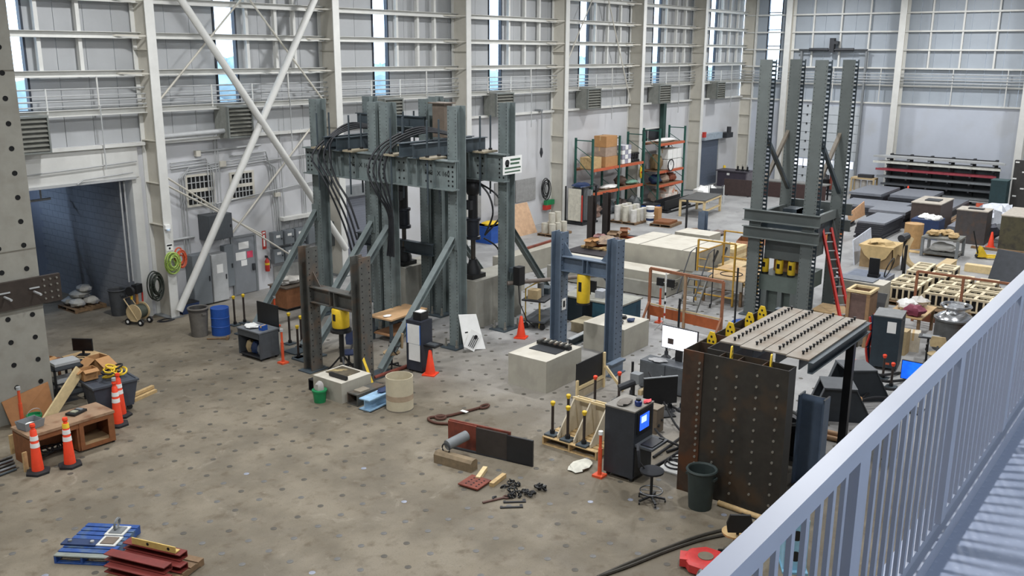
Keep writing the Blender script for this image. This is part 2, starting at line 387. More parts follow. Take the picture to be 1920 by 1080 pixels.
# trees and lawn outside the windows
struct('ground_outside', M((96, 112, 84), .9, var=.2, scale=.4), MB().box(X0, 140, 41.5, 90, -.3, 0))
HAZE_TREE = M((132, 152, 160), .9, var=.35, scale=.8); BARK = M((80, 70, 60), .9)  # crown colour has the bluish distance haze mixed in
od_ = ('first', 'second', 'third', 'fourth', 'fifth', 'sixth', 'seventh')
for k_, wx in enumerate((13.35, 20.9, 28.5, 36.1, 43.9, 51.9, 59.5)):
    f_ = 52/28.9 + .12*(k_ % 3)
    t = TH('tree', 'leafy tree outside the hall seen through the %s wall window from the left' % od_[k_], 'tree', (wx*f_, 28.9*f_, 0), group='trees outside the windows')
    t.c('trunk', BARK, (0, 0, 0), (0, 0, 5), .25, .15)
    h_ = 7.2+.6*((k_*5) % 3)
    t.add('crown', HAZE_TREE, MB().blob((0, 0, h_-3), 3.2, 3.2, 3, 300+k_, 16, 11, .14, False).blob((2.2, .8, h_-4), 2.4, 2.4, 2.2, 320+k_, 14, 9, .16, False).blob((-2.4, -.5, h_-4.2), 2.4, 2.4, 2.3, 340+k_, 14, 9, .16, False))
# header over the opening, its edge conduit and jambs
wpart('header', WHITE, MB().box(GX0-.2, GX1+.25, Y1-.12, Y1, GZ, ZL-.1))
wpart('header_lip', LGREY, MB().box(GX0-.2, GX1+.1, Y1-.2, Y1-.02, GZ-.06, GZ+.02))
wpart('jamb', WHITE, MB().box(GX1-.02, GX1+.3, Y1-.1, Y1+.35, 0, GZ))
wpart('conduit', LGREY, MB().tube([(12.5, 28.6, 5.2), (15.2, 28.6, 5.28), (16.9, 28.6, 5.35)], .022))
wpart('conduit', LGREY, MB().tube([(14.8, 28.55, 4.8), (15.0, 28.55, 4.92), (16.7, 28.55, 5.0)], .022))
for x in (16.4, 16.55): wpart('conduit', LGREY, MB().cyl((x, 28.9, 1.3), (x, 28.9, 4.7), .03, n=6))
# grid vents
for vi, (a, b, z0, z1) in enumerate(((18.82, 19.84, 3.62, 4.6), (20.66, 21.55, 3.66, 4.52))):
    v = wpart('vent_frame', CREAM, MB().box(a-.08, b+.08, Y1-.06, Y1-.01, z0-.08, z0).box(a-.08, b+.08, Y1-.06, Y1-.01, z1, z1+.08).box(a-.08, a, Y1-.06, Y1-.01, z0, z1).box(b, b+.08, Y1-.06, Y1-.01, z0, z1).box(a, b, Y1-.06, Y1-.01, (z0+z1)/2-.06, (z0+z1)/2+.06))
    wpart('vent_back', HOLE, MB().box(a, b, Y1-.02, Y1+.01, z0, z1), v)
    for i in range(1, 6): wpart('vent_bar', LGREY, MB().box(a+(b-a)*i/6-.015, a+(b-a)*i/6+.015, Y1-.05, Y1-.02, z0, z1), v)
    for z in (z0+.21, z1-.21): wpart('vent_bar', LGREY, MB().box(a, b, Y1-.055, Y1-.025, z-.015, z+.015), v)
# conduits on the wall between the first two columns
def cond(pts, r=.025): wpart('conduit', LGREY, MB().tube([(x, 28.72, z) for x, z in pts], r))
for off in (0, .09, .2):
    cond([(18.2, 4.95+off), (19.6, 5.0+off), (19.85-off, 4.9+off), (19.85-off, 3.2)])
    cond([(18.5+off, 1.9), (18.5+off, 4.6), (18.7+off, 4.75+off), (22.2, 4.9+off), (22.6-off, 4.6), (22.7-off, 1.9)], .022)
cond([(19.3, 5.45), (22.0, 5.5)], .04); cond([(20.6, 5.2), (22.2, 5.25), (22.3, 4.9), (24.6, 5.0)], .03)
for x in (20.0, 20.12, 22.9, 23.9, 24.0): cond([(x, 2.2), (x, 6.0)], .022)
cond([(19.9, 3.55), (22.4, 3.75), (24.6, 3.9)], .03); cond([(17.7, 2.5), (18.9, 2.5)], .05); cond([(18.2, 1.6), (19.9, 1.62)], .04)
wpart('heater_pipe', LGREY, MB().cyl((17.6, 28.3, 6.1), (20.2, 28.3, 6.15), .09))
wpart('cable_tray', WHITE, MB().box(22.7, 24.7, 28.5, 28.79, 2.55, 2.68))
for i in range(9): cond([(22.75+i*.22, 2.6), (22.75+i*.22-.1, 1.75)], .018)
wpart('junction_box', CREAM, MB().box(20.15, 20.4, 28.65, 28.79, 4.85, 5.05)); wpart('junction_box', CREAM, MB().box(22.5, 22.75, 28.65, 28.79, 3.5, 3.65))
wpart('junction_box', CREAM, MB().box(19.2, 19.38, 28.65, 28.79, 5.3, 5.5))
# corridor behind the opening: block wall, end wall, ceiling
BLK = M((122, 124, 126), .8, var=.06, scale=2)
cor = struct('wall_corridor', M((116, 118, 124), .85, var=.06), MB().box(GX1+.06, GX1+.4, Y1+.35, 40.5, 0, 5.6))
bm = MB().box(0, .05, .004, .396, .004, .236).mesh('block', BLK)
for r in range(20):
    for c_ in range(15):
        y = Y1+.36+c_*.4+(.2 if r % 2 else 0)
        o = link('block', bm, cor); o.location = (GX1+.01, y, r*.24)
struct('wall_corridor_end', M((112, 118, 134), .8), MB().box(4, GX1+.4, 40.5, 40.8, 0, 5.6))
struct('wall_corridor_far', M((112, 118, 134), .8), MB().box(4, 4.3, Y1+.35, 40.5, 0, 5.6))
ct = TH('corridor_fill_lamp', 'added bluish strip lamp under the corridor ceiling, in place of daylight', 'lamp', (13.2, 35.0, 5.3)); ct.b('housing', LGREY, -.6, .6, -.08, .08, .1, .29); ct.b('tube', M((225, 235, 255), .4, emit=2), -.55, .55, -.05, .05, .05, .1)
_L = bpy.data.lights.new('corridor_fill_light', 'AREA'); _L.shape = 'RECTANGLE'; _L.size = 1.2; _L.size_y = .2; _L.energy = 260; _L.color = (.5, .68, 1); _lo = link('lamp_light', _L, ct.o)  # lamp added to give the corridor its bluish daylight
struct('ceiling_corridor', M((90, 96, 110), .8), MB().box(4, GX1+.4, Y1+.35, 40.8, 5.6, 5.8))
# ---- far wall
wb = struct('wall_back', M((182, 188, 198), .7, var=.04, scale=.8, spot=(176, 180, 186)), MB().box(X1, X1+.35, Y0, Y1, 0, 5.75))
def bpart(name, mat, mb, parent=None): return link(name, mb.mesh(name, mat), parent or wb)
BWIN = (26.1, 27.15)
BC = [2.9, 10.35, 17.85, 25.3]
PANELB = M((156, 164, 172), .5, var=.05, scale=1)
for a, b in ((Y0, BWIN[0]), (BWIN[1], Y1)):
    for p, q in split(a, b): bpart('wall_panel', PANELB, MB().box(X1+.1, X1+.2, p+.008, q-.008, 5.75, ZC))
bpart('wall_panel', PANELB, MB().box(X1+.1, X1+.2, BWIN[0], BWIN[1], 5.75, WB))
window(9, BWIN[0], BWIN[1], 'y')
BZ = [5.75, 6.9, 8.0, 9.15, 10.3, 11.45, 12.6]
ends = [Y0]+BC+[Y1]
for a, b in zip(ends, ends[1:]):
    for z in BZ: bpart('girt', WHITE, MB().box(X1-.12, X1+.1, a, b, z-.05, z+.05))
    ys = [y for y in (23.83, 21.96, 20.1, 16.27, 14.41, 12.47, 8.6, 6.7, 4.8, .8, -.8, 27.9) if a < y < b]
    for y in ys:
        for z0, z1 in zip(BZ[2:], BZ[3:]+[ZC]): bpart('stud', WHITE, MB().box(X1-.08, X1+.08, y-.05, y+.05, z0+.05, z1-.05))
    for i, z in enumerate((7.1, 7.28, 7.45, 7.65)): bpart('conduit', LGREY, MB().cyl((X1-.3, a+.02, z), (X1-.3, b-.02, z), .03, n=6))
    for y in (a+1.2, a+4.3): bpart('rail_post', WHITE, MB().cyl((X1-.25, y, 5.8), (X1-.25, y, 8.0), .03, n=6))
for y in BC:
    c = bpart('column', CREAM, MB().box(X1-.8, X1, y-.02, y+.02, 0, ZC))
    bpart('flange', WHITE, MB().box(X1-.84, X1-.8, y-.2, y+.2, 0, ZC), c)
    bpart('flange', WHITE, MB().box(X1-.04, X1, y-.2, y+.2, 0, ZC), c)
# sectional overhead door with its track frame and spring shaft
d = struct('door_3', M((176, 180, 182), .5, var=.05), MB().box(X1-.12, X1-.04, 20.2, 24.4, 0, .06))
def dpart(name, mat, mb, parent=None): return link(name, mb.mesh(name, mat), parent or d)
SEC = M((186, 192, 196), .45, var=.05)
for i in range(9):
    z = .06+i*.6
    if i == 2:
        for k in range(6):
            y = 20.25+k*.7
            p = dpart('door_light', SEC, MB().box(X1-.12, X1-.06, y, y+.08, z, z+.58))
            dpart('pane', M((235, 240, 255), .2, var=.01, emit=1.1), MB().box(X1-.1, X1-.07, y+.08, y+.7, z+.04, z+.52), p)
        continue
    s_ = dpart('door_section', SEC, MB().box(X1-.12, X1-.06, 20.2, 24.4, z, z+.575))
    for k in range(3): dpart('hinge', DARK, MB().box(X1-.16, X1-.12, 20.9+k*1.4, 21.0+k*1.4, z+.5, z+.62), s_)
for y in (20.1, 24.45): dpart('track', GREY, MB().box(X1-.3, X1-.1, y-.06, y+.06, 0, 9.1))
dpart('shaft', DGREY, MB().cyl((X1-.35, 20.0, 9.15), (X1-.35, 24.6, 9.15), .05))
for a, b in ((20.9, 22.1), (22.6, 23.9)): dpart('torsion_spring', DARK, MB().cyl((X1-.35, a, 9.15), (X1-.35, b, 9.15), .11))
dpart('hoist', DARK, MB().box(X1-.5, X1-.15, 22.2, 22.5, 9.0, 9.9).box(X1-.5, X1-.15, 21.95, 22.2, 9.5, 9.7))
# ---- doors in the left wall
d = struct('door_1', M((128, 132, 136), .5, var=.05), MB().box(20.5, 21.46, Y1-.05, Y1-.005, 0.02, 2.17))
wpart('door_frame', GREY, MB().box(20.42, 20.5, Y1-.07, Y1, 0, 2.25).box(21.46, 21.54, Y1-.07, Y1, 0, 2.25).box(20.5, 21.46, Y1-.07, Y1, 2.17, 2.25), d)
for n_, x0, x1, z0, z1, m in (('notice', 20.75, 21.2, 1.72, 1.98, PAPER), ('notice', 20.6, 21.05, 1.32, 1.62, PAPER), ('notice', 21.1, 21.36, 1.35, 1.6, M((206, 70, 96), .7)), ('notice', 20.82, 21.08, 1.08, 1.3, PAPER)):
    wpart(n_, m, MB().box(x0, x1, Y1-.056, Y1-.05, z0, z1), d)
wpart('handle', DARK, MB().box(21.3, 21.4, Y1-.12, Y1-.05, .85, 1.1), d)
def roller(n, a, b, h, hood, col):
    d = struct('door_%d' % n, col, MB().box(a, b, Y1-.06, Y1-.01, 0, .05))
    z = .05
    while z < h-.05:
        wpart('slat', col, MB().hexa([(a, Y1-.06, z), (b, Y1-.06, z), (b, Y1-.01, z), (a, Y1-.01, z), (a, Y1-.085, z+.1), (b, Y1-.085, z+.1), (b, Y1-.01, z+.1), (a, Y1-.01, z+.1)]), d); z += .1
    wpart('hood', hood, MB().box(a-.1, b+.1, Y1-.35, Y1-.01, h, h+.42), d)
    for x in (a-.1, b): wpart('guide', LGREY, MB().box(x, x+.1, Y1-.12, Y1-.005, 0, h), d)
    return d
roller(2, 25.95, 27.65, 3.1, GREY, M((132, 136, 146), .45, var=.05))
d = roller(4, 58.35, 60.95, 3.15, M((150, 162, 172), .5), M((96, 106, 122), .45, var=.05))
wpart('motor', DARK, MB().box(61.2, 62.2, 28.2, 28.79, 3.15, 3.5).cyl((61.7, 28.3, 3.4), (61.7, 28.3, 3.9), .15), d)
# ---- access walkway the camera looks over: deck, kick plate and railing
RY, RZ0, RZ1 = .98, 6.42, 7.5
dk = bpy.data.materials.new('deck_lattice'); dk.use_nodes = True
_n = dk.node_tree.nodes; _k = dk.node_tree.links; _p = _n['Principled BSDF']
_c = _n.new('ShaderNodeTexCoord'); _mp = _n.new('ShaderNodeMapping'); _mp.inputs['Rotation'].default_value = (0, 0, .785); _mp.inputs['Scale'].default_value = (14, 14, 14)
_v = _n.new('ShaderNodeTexVoronoi'); _v.inputs['Scale'].default_value = 1; _v.inputs['Randomness'].default_value = 0
_k.new(_c.outputs['Object'], _mp.inputs[0]); _k.new(_mp.outputs[0], _v.inputs[0])
_rp = _n.new('ShaderNodeValToRGB'); _rp.color_ramp.elements[0].color = lin((196, 200, 212))+(1,); _rp.color_ramp.elements[0].position = .3; _rp.color_ramp.elements[1].color = lin((150, 158, 176))+(1,); _rp.color_ramp.elements[1].position = .52  # lighter and darker diamond lattice, in colour and bump
_k.new(_v.outputs['Distance'], _rp.inputs[0]); _k.new(_rp.outputs[0], _p.inputs['Base Color'])
_bm = _n.new('ShaderNodeBump'); _bm.inputs['Strength'].default_value = .25; _bm.inputs['Distance'].default_value = .01; _bm.invert = True
_k.new(_v.outputs['Distance'], _bm.inputs['Height']); _k.new(_bm.outputs[0], _p.inputs['Normal']); _p.inputs['Roughness'].default_value = .5
RAIL = M((146, 151, 164), .4, var=.04, scale=2)
wk = TH('walkway', 'grey-blue walkway deck beside the white railing in the foreground', 'walkway', (0, 0, 0))
wk.b('deck', dk, -2, 40, Y0+.02, RY+.02, RZ0-.14, RZ0-.1)
wk.b('edge_beam', M((150, 160, 182), .45, var=.05), -2, 40, RY+.02, RY+.1, RZ0-.35, RZ0-.02)
wk.b('kick_plate', RAIL, -2, 40, RY-.06, RY+.02, RZ0-.1, RZ0+.0)
for x in (-1.9, 9.5, 19.5, 29.5, 39.5): wk.b('support_beam', STEELD, x, x+.2, Y0+.02, RY+.02, RZ0-.5, RZ0-.14)
rl = TH('railing', 'white painted steel railing with upright bars along the foreground walkway', 'railing', (0, RY, RZ0))
rl.add('top_rail', RAIL, MB().box(.2, 40, -.055, .018, RZ1-RZ0-.075, RZ1-RZ0))
rl.add('bottom_rail', RAIL, MB().box(.4, 40, -.02, .03, .0, .05))
PX = [.25+1.59*k for k in range(0, 25)]
for x in PX: rl.add('post', RAIL, MB().box(x-.05, x+.05, -.045, .012, .05, RZ1-RZ0-.075))
bal = MB().box(-.016, .016, -.026, -.008, .05, RZ1-RZ0-.075).mesh('baluster', RAIL)
for a, b in zip(PX, PX[1:]):
    for i in range(1, 12):
        o = link('baluster', bal, rl.o); o.location = (a+(b-a)*i/12, 0, 0)
# ================================================================== BIG STEEL
def col_holes(xf, yc, hw, z0, z1, step=.11, sx=-1):
    out = []; z = z0
    while z < z1: out += [(xf, yc-hw, z), (xf, yc+hw, z)]; z += step
    return out
# ---- the large four-bay reaction frame
tf = TH('reaction_rig', 'large blue-grey steel reaction frame of paired columns and deep beams mid-hall', 'test frame', (20.85, 18.27, 0))
OX, OY = 20.85, 18.27
HC = 7.36
YS1 = [24.37, 21.62, 21.1, 18.27]; YS2 = [24.42, 21.72, 21.08, 18.3]
for xf, ys in ((20.85, YS1), (23.3, YS2)):
    for y in ys:
        xc = xf+.21-OX; yc = y-OY
        c = tf.add('column', STEEL, MB().ibeam((xc, yc, .04), (xc, yc, HC), (1, 0, 0), .42, .36))
        tf.add('bolt_holes', HOLE, holes(col_holes(xf-OX-.001, yc, .14, .3, HC-.1), (-1, 0, 0), .014), c, stuff=True)
        tf.add('base_plate', STEELD, MB().box(xc-.5, xc+.45, yc-.32, yc+.32, 0, .04), c)
        for sx in (-.34, .34):
            for sy in (-.22, .22): tf.add('anchor_bolt', BOLT, MB().cyl((xc+sx, yc+sy, .04), (xc+sx, yc+sy, .3), .03, n=8).cyl((xc+sx, yc+sy, .04), (xc+sx, yc+sy, .1), .06, n=6), c)
BEAMS = [(20.68, 21.3, 24.62, 1), (20.68, 17.98, 21.26, 1), (23.13, 21.35, 24.65, 0), (23.13, 18.0, 21.25, 0)]
for bx_, ya, yb, st in BEAMS:
    xx = bx_-OX; a = ya-OY; b = yb-OY
    bm_ = tf.add('beam', STEEL, MB().ibeam((xx, a, 5.36), (xx, b, 5.36), (0, 0, 1), .88, .3, .035))
    for f_ in (.24, .44, .56, .76): tf.add('stiffener', STEEL, MB().box(xx-.14, xx-.012, a+(b-a)*f_-.01, a+(b-a)*f_+.01, 4.96, 5.76), bm_)
    hp = []
    for e, s_ in ((a, 1), (b, -1)):
        for u in (.12, .28):
            for z in (5.05, 5.19, 5.33, 5.47, 5.61): hp.append((xx-.011, e+s_*u, z))
    for f_ in (.3, .36, .64, .7):
        for z in (5.12, 5.36, 5.6): hp.append((xx-.011, a+(b-a)*f_, z))
    tf.add('bolt_holes', HOLE, holes(hp, (-1, 0, 0), .034, 8), bm_, stuff=True)
    if st: text(bm_, 'W36 X 160', .2, (xx-.013, a+(b-a)*.22 if st else 0, 5.38), (90, 0, -90), HOLE, 'stencil_lettering')
# braces: towards the camera side from the front line, away from the rear line
for y, zt, xfoot, xc0 in ((24.45, 3.6, 17.95, 20.85), (21.75, 3.5, 17.75, 20.85), (21.0, 3.45, 17.45, 20.85), (18.27, 3.4, 17.65, 20.85), (18.3, 3.35, 26.6, 23.72), (21.1, 3.3, 26.6, 23.72), (21.72, 3.3, 26.5, 23.72)):
    yc = y-OY
    br = tf.add('brace', STEEL, MB().ibeam((xfoot-OX, yc, .06), (xc0-OX, yc, zt), (0, 0, 1), .24, .2, .02, .015))
    tf.add('foot_plate', STEELD, MB().box(xfoot-OX-.5, xfoot-OX+.4, yc-.28, yc+.28, 0, .04), br)
    tf.add('gusset', STEEL, MB().box(min(xc0, xc0+(.02 if xfoot > 23 else -.02))-OX-.01, max(xc0, xc0)-OX+.03, yc-.16, yc+.16, zt-.3, zt+.25), br)
# crossheads lying over the beams, clamped by threaded rods
for yc, nm in ((22.95, 'a'), (19.62, 'b')):
    y = yc-OY
    for s_ in (-.28, .28): tf.add('crosshead_beam', STEELD, MB().ibeam((-.55, y+s_, 6.02), (2.85, y+s_, 6.02), (0, 0, 1), .42, .22, .025))
    for x in (-.17, 2.28):
        for s_ in (-.75, .75): tf.add('clamp_plate', M((150, 140, 118), .6), MB().box(x-.36, x+.36, y+s_-.22, y+s_+.22, 5.805, 5.86))
        for sx in (-.26, .26):
            for s_ in (-.75, .75):
                r_ = tf.add('threaded_rod', STEELD, MB().cyl((x+sx, y+s_, 4.45), (x+sx, y+s_, 6.95), .03, n=6))
                tf.add('nut', BLACK, MB().cyl((x+sx, y+s_, 5.86), (x+sx, y+s_, 5.92), .06, n=6), r_)
tf.add('tie_beam', STEELD, MB().ibeam((2.3, 21.2-OY, 2.3), (2.3, 24.9-OY, 2.3), (0, 0, 1), .42, .2, .03))
tf.add('tie_beam', STEELD, MB().ibeam((2.3, 21.5-OY, 6.62), (2.3, 24.7-OY, 6.62), (0, 0, 1), .36, .2, .03))
tf.add('tie_beam', STEEL, MB().ibeam((2.9, 21.4-OY, 6.2), (2.9, 24.6-OY, 6.2), (0, 0, 1), .34, .2, .03))
tf.add('spacer_post', M((104, 92, 80), .6), MB().box(1.5, 1.85, 19.9-OY, 20.4-OY, 6.25, 7.3).box(1.4, 1.95, 19.8-OY, 20.5-OY, 7.3, 7.34))
tf.add('spacer_post', STEEL, MB().ibeam((1.9, 20.6-OY, 6.9), (1.9, 20.6-OY, 7.5), (1, 0, 0), .36, .34))
# white banner clipped to the end of the rear beam
sg = TH('frame_sign', 'small white sign board clipped to the right end of the big reaction frame', 'sign', (22.94, 17.995, 4.9))
sg.add('board', PAPER, MB().box(-.02, 0.94, -.02, .0, .26, .82))
sg.add('emblem', BLACK, MB().cyl((.18, -.025, .62), (.18, -.02, .62), .11, n=12).box(.1, .26, -.025, -.02, .5, .56))
sg.add('printed_lines', M((60, 90, 70), .7), MB().box(.34, .85, -.025, -.02, .68, .74).box(.34, .8, -.025, -.02, .56, .62).box(.06, .88, -.025, -.02, .43, .48).box(.06, .85, -.025, -.02, .32, .36), stuff=False)
# ---- hydraulic actuators of the frame
def actuator(label, x, y, ztop, zbot, ped=True):
    t = TH('hydraulic_actuator', label, 'actuator', (x, y, 0), group='hydraulic actuators of the reaction frame')
    z = ztop
    t.add('top_plate', BLACK, MB().box(-.28, .28, -.28, .28, z-.08, z-.003))
    t.add('swivel', BLACK, MB().lathe([(.2, -.5), (.27, -.35), (.27, -.2), (.2, -.08)], (0, 0, z)))
    t.add('cylinder', BLACK, MB().lathe([(.16, -1.35), (.16, -.55), (.2, -.5)], (0, 0, z), 16))
    t.add('manifold', DARK, MB().box(-.28, -.14, -.12, .12, z-1.0, z-.7))
    t.add('load_cell', M((34, 38, 46), .4), MB().lathe([(.25, -2.0), (.25, -1.9), (.21, -1.88), (.21, -1.4), (.25, -1.38), (.25, -1.3)], (0, 0, z), 16))
    t.add('piston_rod', M((96, 92, 88), .25, .8), MB().cyl((0, 0, zbot+.5), (0, 0, z-2.0), .08))
    t.add('lower_clevis', BLACK, MB().lathe([(.26, 0), (.26, .3), (.16, .5), (.14, .62)], (0, 0, zbot), 12).box(-.34, .34, -.26, .26, zbot, zbot+.14))
    return t
actuator('black hydraulic actuator hanging under the right end beam of the big reaction frame', 23.2, 19.45, 4.92, 1.62)
actuator('black hydraulic actuator half hidden behind the paired middle columns of the big frame', 23.2, 22.6, 4.92, 1.62)
for nm, xa, xb, ya, yb, h, lab in (('concrete_pedestal', 22.75, 25.2, 18.95, 20.0, 1.615, 'concrete pedestal under the right hand actuator of the big frame'),
                               ('concrete_pedestal', 22.75, 25.2, 22.15, 23.1, 1.615, 'concrete pedestal under the left hand actuator behind the paired columns')):
    solo(nm, lab, 'concrete block', CONC, MB().box(0, xb-xa, 0, yb-ya, 0, h), (xa, ya, 0), group='actuator pedestals')
# ---- hoses hanging off the crossheads
def hang(pts, n=10):
    """catmull-rom through points"""
    P = [Vector(p) for p in pts]; P = [P[0]]+P+[P[-1]]; out = []
    for i in range(1, len(P)-2):
        for k in range(n):
            t = k/n; a, b, c, d_ = P[i-1:i+3]
            out.append(.5*((2*b)+(c-a)*t+(2*a-5*b+4*c-d_)*t*t+(3*b-a-3*c+d_)*t**3))
    return out+[P[-2]]
HOSE = M((34, 36, 40), .5, var=.15)
hl = ['in the left bundle looping over the front beam', 'in the right bundle looping over the front beam']
for g_, (y, dz) in enumerate(((22.7, 0), (20.2, 0))):
    for k in range(4):
        o_ = k*.09
        pts = [(22.0+o_, y-.7+o_, 6.35), (21.2, y-.1+o_, 6.5+o_*.5), (20.55, y+.35+o_, 6.2), (20.3-o_, y+.3+o_*2, 5.6), (20.3-o_, y+.05+o_, 4.9), (20.45, y-.35+o_, 4.2-o_*3), (20.6, y-.6+o_, 3.3-o_*4)]
        if g_ == 1: pts = [(22.0+o_, y-1.2+o_, 6.35), (21.3, y-.5+o_, 6.5+o_*.5), (20.6, y+.2+o_*2, 6.1), (20.35-o_, y+.4+o_*1.6, 5.4), (20.4-o_, y+.3+o_, 4.7), (20.5, y+.25+o_*.6, 3.9), (20.6, y+.35+o_, 2.6)]
        solo('hydraulic_hose', 'black hydraulic hose ' + ('%s from the top of the reaction frame' % ('first', 'second', 'third', 'fourth')[k]) + ' ' + ('in its left bundle', 'in its right bundle')[g_], 'hose', HOSE, MB().tube(hang([(p[0]-20.6, p[1]-y, p[2]-2.6) for p in pts]), .034, 6), (20.6, y, 2.6), group='hydraulic hoses of the reaction frame')
for k, (dx, dy) in enumerate(((.0, .0), (.12, -.25))):
    solo('hydraulic_hose', 'black hose drooping from the right actuator, %s of two' % ('inner', 'outer')[k], 'hose', HOSE, MB().tube(hang([(0, 0, 1.7), (.1+dx, -.35+dy, 1.3), (.1+dx, -.5+dy, .7), (0, -.25, 0)]), .032, 6), (23.2, 19.2, 3.1), group='hoses of the right actuator')
solo('hydraulic_hose', 'thin black hose hanging from the right actuator towards the blue bin', 'hose', HOSE, MB().tube(hang([(0, 0, 1.2), (.3, -.3, .9), (.4, -.5, .4), (.3, -.6, 0)]), .03, 6), (23.2, 19.0, 1.8), group='hoses of the right actuator')
# ---- the two smaller portal frames
def portal(name, label, x0, ya, yb, h, zb, d_, mat, bf=.4, dw=.36):
    t = TH(name, label, 'test frame', (x0, ya, 0))
    Y = yb-ya
    for y in (dw/2, Y+dw/2):
        c = t.add('column', mat, MB().ibeam((bf/2, y, .03), (bf/2, y, h), (0, 1, 0), dw, bf, .035))
        hp = []
        z = .3
        while z < h-.1: hp += [(.07, y-dw/2-.001, z), (bf-.07, y-dw/2-.001, z)]; z += .16
        t.add('bolt_holes', HOLE, holes(hp, (0, -1, 0), .02), c, stuff=True)
        t.add('base_plate', STEELD, MB().box(-.15, bf+.15, y-dw/2-.08, y+dw/2+.08, 0, .03), c)
    bm_ = t.add('beam', mat, MB().ibeam((bf/2, dw, zb), (bf/2, Y, zb), (0, 0, 1), d_, .34, .03))
    for f_ in (.42, .52): t.add('stiffener', mat, MB().box(.02, bf/2-.01, dw+(Y-dw)*f_-.01, dw+(Y-dw)*f_+.01, zb-d_/2+.03, zb+d_/2-.03), bm_)
    for y, s_ in ((dw, 1), (Y, -1)):
        t.add('haunch', mat, MB().ext([(bf/2-.01, y, zb+d_/2), (bf/2-.01, y+s_*.3, zb+d_/2), (bf/2-.01, y, zb+d_/2+.4)], (.02, 0, 0)))
        t.add('haunch', mat, MB().ext([(bf/2-.01, y, zb-d_/2), (bf/2-.01, y+s_*.25, zb-d_/2), (bf/2-.01, y, zb-d_/2-.25)], (.02, 0, 0)))
    return t
pf = portal('portal_frame', 'low dark rusty steel portal frame beside the green bucket and concrete block', 16.55, 17.78, 19.88, 3.62, 2.3, .46, STEELK)
pf2 = portal('portal_frame', 'low blue-grey steel portal frame holding a yellow jack near the orange cone', 22.5, 13.5, 15.45, 3.7, 2.77, .46, STEELB)
pf2.add('notice', PAPER, MB().box(.1, .3, 15.45-13.5-.012, 15.45-13.5-.002, 1.3, 1.65)); pf2.add('notice_print', HOLE, MB().box(.15, .25, 15.45-13.5-.016, 15.45-13.5-.011, 1.38, 1.58))
def jack(label, x, y, ztop, h, r, mat=YELLOW):
    t = TH('hydraulic_jack', label, 'jack', (x, y, ztop-h))
    t.add('cylinder', mat, MB().lathe([(r*.94, .05), (r, .08), (r, h-.06), (r*.9, h-.02)], n=16))
    t.add('ram', DARK, MB().lathe([(r*.55, h-.03), (r*.55, h-.003)], n=12))
    t.add('collar', BLACK, MB().lathe([(r*1.03, 0), (r*1.03, .06)], n=16))
    t.add('mark', HOLE, MB().box(-r-.006, -r*.9, -.05, .05, h*.45, h*.75))
    return t
jack('squat yellow hydraulic jack under the dark rusty portal beam', 16.75, 18.82, 2.07, .62, .24)
jack('tall yellow hydraulic jack under the blue-grey portal beam', 22.7, 14.75, 2.54, .95, .2)
# ladder-like stand below the left jack
st = TH('jack_stand', 'black steel stand with splayed legs under the squat yellow jack', 'stand', (16.75, 18.82, 0))
st.add('plate', BLACK, MB().cyl((0, 0, 1.38), (0, 0, 1.45), .3, n=12)); st.c('stem', BLACK, (0, 0, .5), (0, 0, 1.38), .07)
for k in range(3):
    a = k*2.09; st.add('leg', BLACK, MB().bar((0, 0, .7), (.62*math.cos(a), .62*math.sin(a), .0), .05, .05))
# ---- tall dark frame
TX, TY = 30.1, 10.58
tt = TH('reaction_tower', 'tall dark grey four-column steel test frame with crossed braces right of centre', 'test frame', (TX, TY, 0))
HT = 8.7
for xc in (.21, 2.81):
    for yc in (.21, 2.06):
        c = tt.add('column', STEELG, MB().box(xc-.21, xc-.18, yc-.21, yc+.21, .04, HT).box(xc-.18, xc+.18, yc-.012, yc+.012, .04, HT))
        fl = MB().box(xc+.18, xc+.21, yc-.06, yc+.21, .04, HT).box(xc+.18, xc+.21, yc-.21, yc-.17, .04, HT)
        z = .04
        while z < HT-.05: fl.box(xc+.18, xc+.21, yc-.17, yc-.06, z, z+.075); z += .14
        tt.add('flange', STEELD, fl, c)
        tt.add('bolt_holes', HOLE, holes(col_holes(xc-.211, yc, .17, .3, HT-.1, .13), (-1, 0, 0), .013), c, stuff=True)
        tt.add('base_plate', STEELD, MB().box(xc-.4, xc+.4, yc-.3, yc+.3, 0, .04), c)
for z in (3.55, 2.97):
    tt.add('beam', STEELG, MB().chan((-.02, -.2, z), (-.02, 2.45, z), (0, 0, 1), .4, .18, .025, -1))
    tt.add('beam', STEELG, MB().chan((3.04, -.2, z), (3.04, 2.45, z), (0, 0, 1), .4, .18, .025, 1))
for y in (.21, 2.06):
    tt.add('cross_brace', STEELD, MB().bar((.3, y-.05, 6.2), (2.75, y-.05, 4.1), .12, .12))
    tt.add('cross_brace', M((112, 104, 92), .6), MB().bar((.3, y+.1, 4.1), (2.75, y+.1, 6.3), .12, .12))
    tt.add('tie', STEELG, MB().box(.42, 2.6, y-.06, y+.06, 3.3, 3.6))
tt.add('crosshead', STEELG, MB().box(.5, 2.4, .45, 1.85, 2.0, 2.75))
tt.add('crosshead_cap', STEELD, MB().box(.3, 2.6, .3, 1.95, 2.75, 3.3))
tt.add('load_table', M((88, 98, 92), .5, var=.1), MB().box(.3, 2.4, .42, 1.9, .9, 1.45).box(.5, 2.2, .6, 1.75, 0.002, .9))
tt.add('base_stub', STEELG, MB().box(.3, .5, .5, .75, 0.002, .9).box(.3, .5, 1.05, 1.2, 0.002, .9).box(.3, .5, 1.6, 1.8, 0.002, .9))
for x in (1.2, 1.9):
    for y in (.9, 1.4): tt.add('top_stack', STEELD, MB().box(x-.4, x+.3, y-.4, y+.3, 3.3, 3.42 if x < 1.5 else 3.62))
